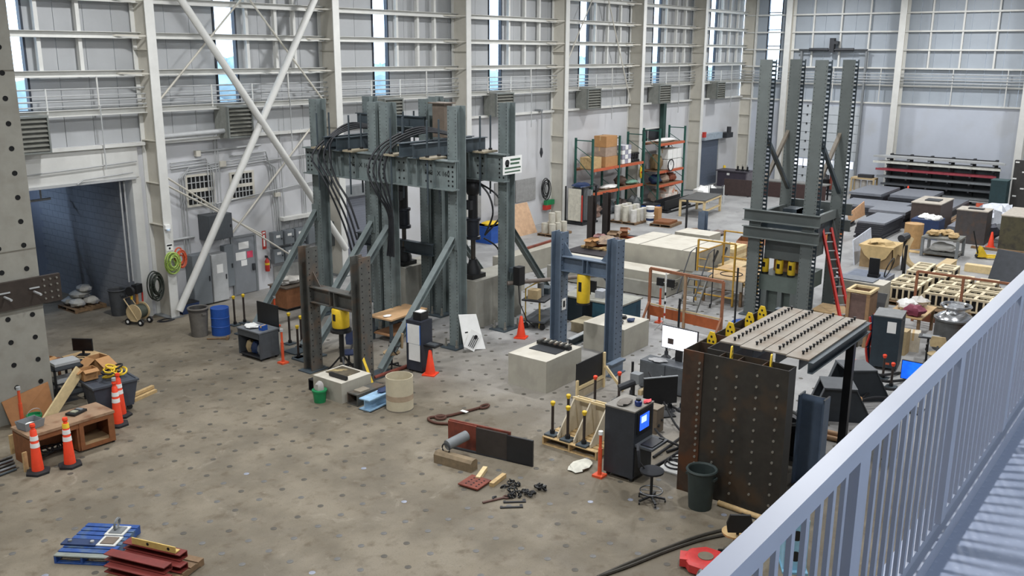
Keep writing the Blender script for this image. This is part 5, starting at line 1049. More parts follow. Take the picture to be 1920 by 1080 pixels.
for k, (px, py, h_, lb) in enumerate(((1107, 478, 2.7, 'left'), (1135, 470, 2.7, 'right'))): t = TH('steel_upright', 'dark brown steel upright behind the grey portal frame, %s of two' % lb, 'steel column', G(px, py)); t.add('section', M((52, 46, 44), .6), MB().ibeam((0, 0, 0), (0, 0, h_), (1, 0, 0), .3, .26, .02)); t.b('foot', STEELD, -.25, .25, -.25, .25, 0, .03)
t = TH('steel_upright', 'short blue-grey steel upright behind the rear concrete block', 'steel column', G(1317, 432)); t.add('section', STEELB, MB().ibeam((0, 0, 0), (0, 0, 1.0), (1, 0, 0), .4, .36, .03)); t.b('foot', STEELD, -.3, .3, -.3, .3, 0, .03)
t = TH('steel_post', 'slim black pole with wide foot beside the short blue upright', 'post', G(1286, 432)); t.c('rod', BLACK, (0, 0, .03), (0, 0, 1.6), .06, n=8); t.add('foot', DARK, MB().lathe([(.2, 0), (.2, .03), (.06, .06)], n=10))
heap('rope_heap', 'heap of brown rope between the slim pole and blue upright', 'rope', G(1301, 436), .25, .25, .12, M((120, 92, 70), .8), 3); heap('rag_heap', 'dark rags beside the short blue upright', 'rags', G(1342, 440), .8, .4, .1, M((110, 96, 90), .8), 8)
# yellow scaffold and wheeled stair
t = TH('yellow_scaffold', 'yellow pipe scaffold frame beside the tall dark frame', 'scaffold', (30.7, 15.0, 0)); YD = M((178, 138, 52), .5)
for x, y in ((0, 0), (0, -1.45), (2.2, 0), (2.2, -1.45)): t.c('post', YD, (x, y, 0), (x, y, 2.3), .04)
for z in (.3, 1.3, 2.3): t.c('rail', YD, (0, 0, z), (0, -1.45, z), .032); t.c('rail', YD, (2.2, 0, z), (2.2, -1.45, z), .032)
for z in (.8, 1.8): t.c('side_rail', YD, (0, 0, z), (2.2, 0, z), .03)
for z in (.55, 1.0, 1.6, 2.0): t.c('rung', YD, (0, 0, z), (0, -.4, z), .02)
t = TH('rolling_stair', 'grey wheeled stair ladder with handrails before the yellow scaffold', 'stair', (28.1, 13.75, 0), 10); SG = M((104, 104, 100), .6)
for s_ in (0, .65): t.add('stringer', SG, MB().bar((0, s_, .1), (1.5, s_, 1.25), .04, .12)); t.t('handrail', DARK, [(0, s_, .9), (1.4, s_, 2.1), (2.1, s_, 2.15), (2.1, s_, .1)], .022)
for k in range(5): t.add('tread', SG, MB().box(.1+k*.29, .36+k*.29, 0, .65, .25+k*.22, .28+k*.22))
t.b('platform', SG, 1.5, 2.1, 0, .65, 1.25, 1.29)
for x in (.1, 2.05):
    for y in (.02, .63): t.add('wheel', BLACK, MB().cyl((x, y-.02, .07), (x, y+.02, .07), .07, n=10))
t = TH('plywood_bench', 'makeshift bench of plywood sheet over timbers under the yellow scaffold', 'bench', (30.3, 14.5, 0)); t.b('sheet', PLY, .4, 2.6, -1.35, .4, .95, .99); legs4(t, WOODD, .5, 2.5, -1.25, .3, .95, .09); t.b('panel', M((150, 146, 136), .7), .38, .4, -1.3, .3, .6, .95); t.add('cable', RUBBER, MB().ring((1.2, -.5, 1.0), .4, .018, (0, 0, 1), 18, 5))
heap('blue_sheet', 'blue plastic sheet bundled on the floor near the tall frame', 'sheet', (28.6, 12.3, 0), .45, .3, .1, BLUE, 6)
carton('stained carton stack beside the yellow scaffold', (33.1, 14.4, 0), 1.2, .9, .9, 0, TAN)
pallet('timber_pallet', 'pallet of sawn timber beyond the yellow scaffold', (36.5, 16.2, 0), 1.6, 1.2, WOOD, 0, 6, .14)
for k in range(4): solo('timber_stack', 'layer of sawn timber on the pallet beyond the scaffold, %s' % ('lowest', 'second', 'third', 'top')[k], 'wood', WOODL if k % 2 else WOOD, MB().box(0, 1.4, 0, .24, 0, .16).box(0, 1.4, .28, .5, 0, .16).box(0, 1.4, .55, .78, 0, .16).box(0, 1.4, .82, 1.05, 0, .16), (36.6, 16.25, .145+k*.165), group='timber layers')
carton('brown carton with dark straps between concrete block and timber pallet', (39.2, 16.2, 0), 1.2, 1.0, .7, 15, BROWNW, open_=True)
# ladder, wooden crate, concrete beams right of the tall frame
t = TH('red_ladder', 'red fibreglass extension ladder leaning on the tall dark frame', 'ladder', (30.35, 9.45, 0), 0)
fa, ta = Vector((0, 0, 0)), Vector((1.6, 1.5, 3.0))
LR = M((190, 44, 36), .5)
for dx, dy in ((0, 0), (.25, -.22)): t.add('stile', LR, MB().bar(fa+Vector((dx, dy, .06)), ta+Vector((dx, dy, 0)), .07, .13))
for k in range(11): q = fa.lerp(ta, .05+k*.09); t.add('rung', LGREY, MB().cyl(q, q+Vector((.25, -.22, 0)), .025, n=8))
t = TH('wood_form_box', 'tall brown plywood form box standing beside the red ladder', 'crate', (28.75, 8.2, 0), 0); FH = 1.72
t.b('panel', M((104, 82, 74), .6), .04, .08, .1, .6, .06, FH-.06); t.b('front_post', M((150, 118, 84), .7), 0, .08, 0, .1, 0, FH); t.b('front_post', M((150, 118, 84), .7), 0, .08, .6, .7, 0, FH); t.b('side', M((120, 92, 66), .7), .08, .8, 0, .06, 0, FH); t.b('side', M((120, 92, 66), .7), .08, .8, .64, .7, 0, FH); t.b('back', M((120, 92, 66), .7), .74, .8, .06, .64, 0, FH)
t.add('rim', WOODL, MB().box(-.03, .83, -.03, .06, FH, FH+.07).box(-.03, .83, .64, .73, FH, FH+.07).box(-.03, .08, .06, .64, FH, FH+.07).box(.74, .83, .06, .64, FH, FH+.07))
t = TH('concrete_beam', 'pale concrete beam behind the tall brown form box', 'concrete beam', (33.4, 9.1, 0)); t.b('beam', CONC2, 0, .9, 0, 1.9, 0, .95); t.b('paler_top', CONCT, 0, .9, 0, 1.9, .95, .955); t.b('bearing', M((112, 118, 126), .6), .1, .8, .4, 1.8, .955, 1.0)
t = TH('loose_wood', 'loose yellow timber offcuts on the floor right of the form box', 'wood', G(1655, 572), 30); 
for k in range(5): t.add('offcut', WOODL, MB().bar((0, -.1+.06*k, .04+.03*k), (.6, .1-.03*k, .05+.03*k), .1, .05))
t = TH('platform_board', 'wooden platform board at the foot of the tall frame', 'board', (30.9, 9.75, 0)); t.b('sheet', PLY, 0, 1.2, -.1, 1.0, .28, .33); t.b('bearer', WOODD, .1, .25, 0, .9, 0, .28); t.b('bearer', WOODD, .9, 1.05, 0, .9, 0, .28)
# ================================================================== RIGHT HAND SIDE
t = TH('control_cabinet', 'tall black-blue control cabinet with a white notice at right', 'cabinet', (26.95, 6.75, 0), 8); CB = M((38, 50, 58), .5)
t.b('casing', CB, 0, .95, 0, .75, .1, 1.6); t.b('top', M((110, 112, 112), .5), -.01, .96, -.01, .76, 1.6, 1.63); t.b('notice', PAPER, -.006, 0, .12, .36, 1.15, 1.48); t.b('badge', M((190, 90, 60), .5), -.006, 0, .2, .34, .2, .26)
for x in (.08, .85):
    for y in (.08, .66): t.add('caster', BLACK, MB().cyl((x-.02, y, .05), (x+.02, y, .05), .05, n=10))
t = TH('hose_column', 'red and blue hoses hanging on the left side of the control cabinet', 'hoses', (27.2, 7.62, 0)); 
for k, m in enumerate((RED, BLUED, RUBBER, RED)): t.t('hose', m, hang([(.1*k, .02*k, 0), (.12*k, .1, .5), (.08*k, .02, 1.0), (.15*k, .08, 1.45)], 6), .035)
t = TH('laptop', 'grey laptop open on a stand right of the control cabinet', 'laptop', (28.25, 6.15, 0), 10); t.b('stand', BLACK, .1, .16, .1, .16, 0, .8); t.b('tray', DARK, 0, .4, -.2, .4, .8, .83); t.b('keyboard', GREY, .03, .33, -.15, .3, .83, .85)
t.add('base', BLACK, MB().box(-.1, .4, .05, .2, 0, .04))
chair('tan seated stool chair right of the control cabinet', 1752, 695, M((176, 156, 118), .85), 190, .5, .3, True)
t = TH('pressure_drum', 'grey steel drum with a shiny flanged chrome lid behind the laptop', 'drum', (30.3, 6.05, 0)); t.add('shell', M((92, 94, 94), .5, .3), MB().lathe([(.55, 0), (.55, .95), (.6, .97), (.6, 1.02)], n=24)); t.add('lid', CHROME, MB().lathe([(.55, 1.02), (.5, 1.1), (.28, 1.22), (.24, 1.32)], n=24)); t.add('flange', CHROME, MB().ring((0, 0, 1.4), .42, .05, n=24)); t.add('neck', CHROME, MB().lathe([(.24, 1.3), (.24, 1.4)], n=16))
for k, (x, y, rx, m) in enumerate(((31.2, 7.7, .3, PAPER), (30.6, 7.3, .28, M((120, 50, 70), .7)), (31.85, 7.5, .3, M((200, 196, 190), .6)))): heap('bag_heap', ('white plastic', 'purple cloth', 'pale folded')[k]+' bag heap on the bench behind the control cabinet', 'bag', (x, y, .81), rx, .3, .18, m, 40+k, .3)
t = TH('low_bench', 'low timber bench heaped with bags behind the control cabinet', 'bench', (30.3, 7.2, 0)); t.b('top', PLY, 0, 1.9, -.2, .9, .76, .8); legs4(t, WOODD, .05, 1.85, -.15, .85, .76, .09)
t = TH('black_boxes', 'stack of black equipment cases left of the heaped bench', 'cases', (29.65, 8.2, 0)); t.b('case', BLACK, 0, .8, 0, .6, 0, .5); t.b('case', DARK, .1, .8, .05, .55, .5, .9); t.add('lid', BLACK, MB().hexa([(.75, 0, .9), (.8, 0, .9), (.8, .6, .9), (.75, .6, .9), (1.0, 0, 1.35), (1.05, 0, 1.35), (1.05, .6, 1.35), (1.0, .6, 1.35)]))
for k, (x, y, h_) in enumerate(((28.7, 7.0, .75), (29.3, 6.75, .6), (29.25, 7.3, .55))): carton(('tan carton behind the laptop', 'pale carton beside the pressure drum', 'white carton under the bench edge')[k], (x, y, 0), .45, .4, h_, 12*k, (TAN, M((200, 190, 170), .7), PAPER)[k])
t = TH('wood_form_box', 'wooden form box with dark panel in front of the pressure drum at the rail', 'crate', (29.0, 4.0, 0)); t.b('panel', M((96, 82, 74), .6), .06, .1, .1, 1.3, .05, 1.1); t.b('side', M((168, 112, 70), .7), 0, .9, 1.3, 1.4, 0, 1.15); t.b('side', M((150, 118, 84), .7), 0, .9, 0, .1, 0, 1.15); t.add('rim', WOODL, MB().box(-.03, .95, -.05, .08, 1.15, 1.22).box(-.03, .95, 1.32, 1.45, 1.15, 1.22).box(-.03, .06, .08, 1.32, 1.15, 1.22)); t.b('sheet', PLY, 1.1, 2.0, 0, 1.4, .9, .95); t.b('post', WOODD, 1.9, 2.0, 0, .1, 0, .9); t.b('post', WOODD, 1.9, 2.0, 1.3, 1.4, 0, .9)
# blue lit screen by the rail
t = TH('blue_display', 'bright blue display screen next to the railing', 'screen', (24.0, 5.2, 0), 0); t.b('post', BLACK, .1, .16, .3, .36, 0, .9); t.b('housing', BLACK, .02, .07, -.1, .7, .85, 1.35); t.b('screen', M((20, 90, 250), .4, var=.3, scale=4, emit=1.3), 0, .02, -.08, .68, .87, 1.33); t.b('base', BLACK, -.1, .4, .1, .6, 0, .04)
# machinery under the plank roof
def sled(label, loc, rz):
    t = TH('skid_frame', label, 'steel frame', loc, rz)
    for y in (0, .75): t.add('side_plate', M((44, 50, 56), .5), MB().ext([(0, y, 0), (1.5, y, 0), (1.05, y, .85), (.3, y, .85)], (0, .04, 0))); t.add('edge_flange', DGREY, MB().bar((1.5, y+.02, .02), (1.05, y+.02, .87), .14, .02)); t.add('edge_flange', DGREY, MB().bar((0, y+.02, .02), (.3, y+.02, .87), .14, .02))
    t.b('top_plate', DGREY, .28, 1.07, -.05, .84, .85, .89); t.b('cross_tie', DARK, .2, .4, .04, .75, .1, .3); return t
sled('black trapezoid steel skid frame right of the plank roof prop', (23.5, 7.35, 0), -50); sled('black trapezoid steel skid frame under the plank roof', (21.9, 7.4, 0), -62)
for k, (p0, p1, r_) in enumerate((((0, 0, .07), (.05, -2.6, .07), .07), ((-.4, .0, .06), (-.3, -2.8, .06), .06))): solo('paper_tube', 'tan pipe lying on the floor behind the blue column stub, %s' % ('upper', 'lower')[k], 'pipe', M((176, 140, 104), .6), MB().cyl(p0, p1, r_), (21.2+.1*k, 8.4, 0))
carton('open brown carton beside the tan pipes near the railing', G(1603, 778), .45, .35, .4, 20, open_=True); carton('crushed carton further behind the tan pipes', G(1625, 748), .5, .35, .25, -15, open_=True)
heap('wrap_bundle', 'bundle of clear plastic wrap under the plank roof', 'wrap', (20.75, 7.95, .0), .45, .35, .25, M((168, 170, 172), .3), 15, .3)
for k in range(4): solo('cable', 'thick black cable snaking by the skid frames, %s' % ('first', 'second', 'third', 'fourth')[k], 'cable', RUBBER, MB().tube(hang([(0, 0, .05), (.6+.1*k, .3*k-.4, .3), (1.4, .25*k-.5, .15), (2.2, -.6+.15*k, .04)], 6), .04, 6), (23.2+.5*k, 7.0-.2*k, 0), 10*k-20, group='cables by the skid frames')
heap('paper_scrap', 'crumpled paper and strapping beside the open brown carton', 'paper', G(1590, 765), .35, .3, .05, M((184, 170, 144), .8), 19, .3)
t = TH('pump_unit', 'dark hydraulic pump unit beneath the plank roof', 'pump', (19.3, 6.6, 0)); t.b('tank', BLACK, 0, .9, 0, .7, .1, .6); t.add('motor', DARK, MB().cyl((.1, .35, .8), (.7, .35, .8), .18, n=14)); t.b('skid', DGREY, -.05, .95, -.05, .75, 0, .1); t.add('valve', GREY, MB().box(.3, .5, .0, .2, .6, 1.0)); t.add('fitting', LGREY, MB().ring((.0, .3, 1.0), .15, .04, (1, 0, 0), 12, 6))
for k, (x, y) in enumerate(((26.2, 6.9), (25.6, 6.5), (25.2, 7.4), (24.3, 7.1))): capped((x, y, 0), 'dark rod with orange cap among the skid frames, %s' % ('first', 'second', 'third', 'fourth')[k], .7, ORANGE, group='orange capped rods among the skids')
t = TH('pale_cabinet', 'pale grey cabinet partly hidden behind the railing', 'cabinet', (20.35, 5.0, 0)); t.b('casing', M((150, 150, 146), .6), 0, .5, 0, .5, 0, .9); t.b('side', DARK, .5, .53, 0, .5, 0, .9); t.b('vent', BLACK, -.006, 0, .1, .2, .1, .14)
# grid crates
SLAT = M((222, 208, 176), .7, var=.1)
def crate_mesh(nx, ny, lx, ly, h):
    m_ = MB()
    def rail(x0, x1, y0, y1): m_.box(x0, x1, y0, y1, h-.07, h)
    for i in range(nx+1): x = i*(lx-.1)/nx; rail(x, x+.1, 0, ly)
    for j in range(ny+1):
        y = j*(ly-.1)/ny
        for i in range(nx): rail(i*(lx-.1)/nx+.1, (i+1)*(lx-.1)/nx, y, y+.1)
    return m_.mesh('top_grid', SLAT)
def post_mesh(lx, ly, h, n):
    m_ = MB()
    for i in range(n+1):
        y = i*(ly-.06)/n
        for x in (0, lx-.06): m_.box(x, x+.06, y, y+.06, 0, h-.07)
    m_.box(0, lx, 0, ly, 0, .05)
    return m_.mesh('slats', SLAT)
core2 = MB().box(.065, .615, .065, 1.035, .06, .38).mesh('shade_core', M((14, 13, 14), .9))  # black fill painted in as the shade of the deep crate openings
core1 = MB().box(.065, .885, .065, .595, .06, .38).mesh('shade_core', M((20, 18, 20), .9))
d_top, d_post = crate_mesh(1, 2, .68, 1.1, .5), post_mesh(.68, 1.1, .5, 5)
s_top, s_post = crate_mesh(2, 1, .95, .66, .5), post_mesh(.95, .66, .5, 3)
CR = [('A', 495, 465, 2), ('A', 560, 410, 2), ('A', 640, 365, 2), ('A', 590, 262, 1), ('A', 660, 205, 1), ('B', 975, 548, 2), ('B', 1022, 492, 2), ('B', 1115, 440, 2), ('B', 850, 315, 1), ('B', 955, 230, 1), ('B', 1130, 365, 1), ('C', 1395, 612, 2), ('C', 1470, 560, 2), ('C', 1525, 500, 2), ('C', 1430, 410, 1)]
nmr = {'A': 'left', 'B': 'middle', 'C': 'right'}; cnt = {'A': 0, 'B': 0, 'C': 0}; od = ('nearest', 'second', 'third', 'fourth', 'fifth', 'sixth')
for g_, cx_, cy_, kd in CR:
    q = G(1640+cx_/6.354, 470+cy_/6.354, .64)
    t = TH('slatted_crate', 'pale slatted timber crate with dark openings, %s of the %s row' % (od[cnt[g_]], nmr[g_]), 'crate', (q.x, q.y, .14), group='slatted timber crates at right'); cnt[g_] += 1
    link('top_grid', d_top if kd == 2 else s_top, t.o); link('slats', d_post if kd == 2 else s_post, t.o); link('shade_core', core2 if kd == 2 else core1, t.o)
for k, (x, y, L, W) in enumerate(((34.6, 8.15, 5.4, 1.5), (34.2, 6.4, 5.4, 1.5), (34.0, 4.6, 5.2, 1.5))): pallet('long_pallet', 'long timber skid under the %s row of slatted crates' % ('left', 'middle', 'right')[k], (x, y, 0), L, W, WOODD, 0, 10, .135)
a, b = G(1737, 545, .9), G(1900, 548, .9)
t = TH('guard_rail', 'thin rust brown timber guard rail in front of the slatted crates', 'guard rail', (32.9, 7.9, 0)); v = Vector((.0, -2.9, 0))
for f_ in (0, .5, 1): t.add('post', RW, MB().bar(v*f_, v*f_+Vector((0, 0, 1.75)), .08, .08))
t.add('top_rail', RW, MB().bar(Vector((0, 0, 1.75)), v+Vector((0, 0, 1.75)), .07, .07)); t.add('toe_board', M((120, 70, 48), .7), MB().bar(Vector((0, 0, .2)), v+Vector((0, 0, .2)), .04, .3))
# tarp box, bent bracket, mill gear
t = TH('tarp_bin', 'square bin draped with a tan tarpaulin beside the white leaning sheet', 'bin', (40.3, 10.75, 0)); t.b('bin', M((150, 126, 92), .8), .05, 1.45, .05, 1.35, 0, .95)
t.add('tarp', TARP, MB().box(-.02, 1.52, -.02, 1.42, .9, .98).ext([(-.03, .0, .95), (-.03, 1.4, .95), (-.03, 1.15, .55), (-.03, .7, .2), (-.03, .25, .5)], (.03, 0, 0)).ext([(0, -.03, .95), (1.5, -.03, .95), (1.3, -.03, .4), (.7, -.03, .6), (.2, -.03, .3)], (0, .03, 0))); t.add('crumpled_top', TARP, MB().blob((.75, .7, 1.0), .6, .55, .16, 21, 12, 7, .3))
t = TH('leaning_sheet', 'white rectangular sheet leaning behind the tarp covered bin', 'sheet', (40.4, 12.3, 0), 4); t.add('sheet', M((196, 202, 212), .5), MB().hexa([(0, 0, 0), (3.6, .1, 0), (3.6, .14, 0), (0, .04, 0), (0.2, .2, 1.05), (3.8, .3, 1.05), (3.8, .34, 1.05), (.2, .24, 1.05)]))
t = TH('curved_timber', 'curved laminated timber bow leaning beside the tarp covered bin', 'timber', (40.4, 9.75, 0)); t.add('bow', TAN, MB().tube(hang([(.6, .5, 1.35), (.2, .55, .9), (.1, .4, .45), (.2, -.1, .15), (.3, -.7, .12)], 6), .12, 6)); t.add('post', BLACK, MB().box(.3, .42, .6, .72, 0, 1.5)); t.add('drive_head', DARK, MB().cyl((.0, .75, 1.4), (.5, .65, 1.45), .16, n=10))
t = TH('timber_block', 'pale timber box lying before the curved timber bow', 'timber', (40.1, 8.6, 0), 0); t.add('block', WOODL, MB().box(0, 2.0, 0, .4, 0, .45)); t.b('top_board', TAN, -.02, 2.02, -.02, .42, .45, .48)
t = TH('grey_slab', 'grey concrete slab lying flat in front of the tarp covered bin', 'slab', (36.2, 10.1, 0)); t.b('slab', M((128, 132, 140), .8), 0, 2.3, 0, 1.6, 0, .3); t.b('top_mat', M((104, 112, 126), .8), .2, 2.2, .1, 1.5, .3, .31)
t = TH('black_stool', 'small black upright seat back beside the grey slab', 'chair', (37.3, 10.4, .32)); t.b('back', BLACK, 0, .08, 0, .4, .1, .75); t.add('hoop', BLACK, MB().ring((.3, -.3, .4), .4, .025, (0, 1, .3), 16, 5)); t.b('base', BLACK, -.1, .3, 0, .4, 0, .1)
t = TH('steel_post', 'thin black pipe upright beside the black seat back', 'post', (38.6, 9.8, 0)); t.c('rod', BLACK, (0, 0, 0), (0, 0, 1.5), .06, n=8); t.add('foot', DARK, MB().lathe([(.2, 0), (.2, .03)], n=8))
# table with clutter, cardboard drum, dark boxes
t = TH('parts_table', 'grey two-shelf steel table carrying timber offcuts at right', 'table', (44.3, 9.05, 0)); t.b('table_top', M((112, 112, 106), .6), 0, 1.3, 0, 1.6, .82, .9); t.b('lower_shelf', M((104, 104, 100), .6), .05, 1.25, .05, 1.55, .12, .2); legs4(t, GREY, 0, 1.3, 0, 1.6, .82, .12)
heap('plastic_sheet', 'white plastic sheeting under the grey parts table', 'sheet', (44.95, 9.85, .205), .45, .55, .2, PAPER, 23, .2)
for k, (x, y, s) in enumerate(((44.55, 9.35, .35), (45.2, 9.8, .45), (44.75, 10.25, .4))): heap('offcut_heap', 'tan timber offcuts on the grey parts table, %s' % ('right', 'middle', 'left')[k], 'wood', (x, y, .905), .3, s*.7, .14, WOOD, 25+k, .3)
drum(1710, 464, 'tan fibre drum with white rim standing on a flat board', M((178, 142, 96), .7), 1.15, .42, False, 'fibre_drum')
solo('flat_board', 'flat plywood board on the floor before the fibre drum', 'board', WOOD, MB().box(0, .5, -1.2, .8, 0, .03), G(1712, 474)); t = TH('blue_bin', 'dark blue bin full of white packets behind the fibre drum', 'bin', (48.6, 10.95, 0)); t.add('tub', BLUED, MB().box(0, 1.2, 0, 1.3, 0, .95)); 
for k in range(6): t.add('packet', PAPER, MB().blob((.2+.18*k, .2+.18*((k*2) % 6), 1.0), .22, .2, .12, 50+k))
def steelbox(label, xa, ya, sx, sy, h, mat, top=M((176, 168, 156), .6)):
    t = TH('steel_box', label, 'steel box', (xa, ya, 0)); t.b('body', mat, 0, sx, 0, sy, 0, h); t.b('top', top, -.03, sx+.03, -.03, sy+.03, h, h+.05); 
    t.add('clutter', DARK, MB().box(sx*.3, sx*.6, sy*.2, sy*.7, h+.05, h+.1)); return t
steelbox('brown steel box with cluttered pale top right of the plate stacks', 50.6, 11.4, 2.6, 1.42, 1.45, M((74, 62, 58), .6)); steelbox('upright grey-brown steel box near the pallet jack', 48.6, 8.85, 1.2, 1.35, 1.6, M((70, 66, 66), .6, spot=(86, 70, 60)))
steelbox('wide olive stained steel box at the far right edge', 48.4, 4.3, 3.0, 3.9, 1.55, M((82, 78, 58), .6, spot=(60, 56, 50)))
t = TH('pallet_jack', 'yellow pallet jack with black handle before the upright steel box', 'pallet jack', (45.4, 8.45, 0), -60); t.c('handle', BLACK, (0, 0, .2), (-.3, 0, 1.25), .03); t.add('hydraulic_body', YELLOW, MB().ext([(-.05, -.2, .08), (.4, -.2, .08), (.1, -.2, .55)], (0, .4, 0))); t.b('fork', YELLOW, .3, 1.9, -.3, -.12, .06, .12); t.b('fork', YELLOW, .3, 1.9, .12, .3, .06, .12); t.add('wheel', BLACK, MB().cyl((0, -.12, .09), (0, .12, .09), .09, n=12))
solo('timber_plank', 'long flat timber on the floor before the olive steel box', 'wood', WOODD, MB().box(0, .25, -4.6, .6, 0, .1), (47.6, 8.6, 0)); cone(1857, 464, 'small orange traffic cone between the two dark steel boxes', .75)
t = TH('slate_board', 'dark slate board leaning beside pale boards near the railing', 'panel', (40.6, 5.6, 0)); t.add('panel', M((58, 62, 68), .6), MB().hexa([(0, 0, 0), (0, 1.5, 0), (.06, 1.5, 0), (.06, 0, 0), (.6, 0, 1.2), (.6, 1.35, 1.3), (.66, 1.35, 1.3), (.66, 0, 1.2)])); t.b('prop', DARK, .7, .76, .5, .6, 0, 1.1)
solo('pale_board', 'pale timber board behind the dark slate panel', 'board', WOODL, MB().box(0, .4, -2.4, 2.4, 0, .3), (42.2, 5.9, 0))
heap('white_sheet', 'crumpled white plastic sheeting behind the upright steel box', 'sheet', (53.4, 9.2, 0), 1.3, .8, .75, M((206, 210, 218), .4), 31, .3); heap('dark_sheet', 'dark grey tarpaulin heap beside the white sheeting', 'sheet', (50.6, 8.95, 0), .5, .35, .4, M((70, 72, 82), .7), 32, .25)
t = TH('green_container', 'tall dark green container against the far rack', 'container', (59.4, 10.0, 0)); t.b('body', M((38, 62, 66), .5), 0, .9, 0, .85, 0, 1.85); t.b('lid', M((56, 80, 82), .5), -.03, .93, -.03, .88, 1.85, 1.9)
t = TH('plate_column', 'tall dark steel plate column with white marks near the far wall', 'steel column', (60.5, 8.6, 0)); t.b('plate', M((54, 52, 50), .6), 0, .3, 0, 1.35, 0, 3.0)
for k, (y, z) in enumerate(((.2, 2.85), (1.1, 2.85), (.7, 2.3), (.25, 1.95), (1.15, 1.9), (.7, 1.35), (.25, .95), (1.05, .9))): t.b('white_mark', PAPER, -.01, 0, y, y+.2, z, z+.08)
# flat steel plates in stacks
PLT = [(46.9, 13.1, 3.3, 1.3, 8, .85, 'nearest stack beside the orange bin'), (50.9, 13.2, 2.4, 1.9, 5, .85, 'second stack behind the nearest'), (47.6, 15.6, 3.0, 2.4, 3, .3, 'low stack at the left'), (54.0, 14.3, 2.6, 3.4, 4, .55, 'wide low stack in the middle'), (57.2, 16.2, 3.8, 1.9, 5, .8, 'far left stack'), (57.2, 13.6, 3.4, 2.2, 5, .85, 'far middle stack'), (54.8, 12.1, 5.6, 1.0, 3, .5, 'narrow stack beside the far rack')]
for x, y, lx, ly, n, h, wh in PLT:
    for k in range(n):
        z = h*k/n; o_ = rnd.uniform(-.12, .12)
        if k == 0: z = 0
        solo('steel_plate', 'grey steel plate, %s of the %s' % (('lowest', 'second', 'third', 'fourth', 'fifth', 'sixth', 'seventh', 'eighth')[k] if k < n-1 else 'topmost', wh), 'steel plate', M((132, 136, 144), .45, .2, var=.1) if k == n-1 else M((58, 60, 66), .5, .3, var=.2), MB().box(0, lx+o_, 0, ly, 0, h/n-.01), (x-o_/2, y+o_*.5, z), group='flat steel plates in stacks')
t = TH('long_box_beam', 'long grey steel box beam lying towards the far rack', 'beam', (50.2, 10.2, 0), 1); t.b('beam', M((124, 128, 138), .5), 0, 9, 0, .7, 0, .5); t.b('edge', DARK, 0, 9, -.03, 0, 0, .12)
for k in range(3): solo('long_timber', 'long timber lying beside the brown steel box, %s of three' % ('near', 'middle', 'far')[k], 'wood', WOODD, MB().box(0, 6, 0, .2, 0, .2), (53.4, 11.0+.26*k, 0), 1, group='long timbers')
t = TH('orange_bin', 'orange timber bin loaded with black cases and hoses beside the plates', 'bin', (44.6, 14.75, 0)); t.add('tub', M((190, 112, 56), .6), MB().box(0, 1.6, 0, 1.5, .1, .6)); t.b('skid', WOODD, .1, 1.5, .1, 1.4, 0, .1); t.b('black_case', BLACK, .1, 1.2, .5, 1.4, .6, 1.1); t.b('case_top', LGREY, .15, 1.15, .55, 1.35, 1.1, 1.14); t.add('hose', M((150, 150, 140), .6), MB().blob((.9, .3, .75), .5, .3, .25, 61, 10, 6, .3))
solo('plywood_triangle', 'plywood sheet leaning on edge among the plate stacks', 'board', M((200, 156, 116), .7), MB().hexa([(0, 0, 0), (3.0, .3, 0), (3.0, .34, 0), (0, .04, 0), (.0, .1, .45), (3.0, .4, .75), (3.0, .44, .75), (.0, .14, .45)]), (49.0, 15.4, .31), -3)
# cantilever rack on the far wall
t = TH('cantilever_rack', 'dark cantilever storage rack with long bars against the far wall', 'rack', (61.4, 11.0, 0))
for k in range(6):
    y = .2+k*1.22; t.add('upright', DARK, MB().ibeam((.9, y, 0), (.9, y, 2.75), (1, 0, 0), .26, .16, .02))
    for z in (.25, .75, 1.2, 1.65, 2.1, 2.45): t.add('arm', DARK, MB().box(.0, .8, y-.05, y+.05, z, z+.08))
for z in (.15, 2.6): t.b('tie', DARK, .85, .95, .2, 6.4, z, z+.1)
t.b('back_sheet', M((64, 70, 74), .6), 1.05, 1.08, 0, 6.6, .1, 2.3); t.b('base_rail', LGREY, -.15, -.05, -.6, 6.6, .25, .31)  # dark back sheet added for the shade between the rack levels
for k, (z, m, y0, y1) in enumerate(((2.53, LGREY, -.4, 7.2), (2.18, M((206, 206, 196), .5), -.2, 7.2), (1.73, M((150, 60, 70), .5), 0, 7.0), (1.28, GREY, .1, 6.9), (.83, DGREY, 0, 6.6), (.33, GREY, .2, 6.5))):
    for j in range(4): solo('bar_stock', ('pale', 'white', 'red', 'grey', 'dark', 'low grey')[k]+' bar stock on the far cantilever rack, %s in depth' % ('first', 'second', 'third', 'last')[j], 'bars', m, MB().box(0, .14, y0+.1*j, y1-.15*j, 0, .12), (61.45+.18*j, 11.0, z), group='bar stock on the cantilever rack')
for k in range(4): solo('orange_end_cap', 'small orange block under the far rack rail, %s from the right' % ('first', 'second', 'third', 'fourth')[k], 'block', M((214, 100, 72), .6), MB().box(0, .12, 0, .4, 0, .25), (61.0, 11.4+1.5*k, 0), group='orange blocks under the rack')
c_ = cone(1700, 377, 'orange traffic cone with white band before the far cantilever rack', .95); c_.add('band', PAPER, MB().lathe([(.095, .42), (.08, .58)], n=14, cap=False)); c_.o['group'] = 'plain orange traffic cones'
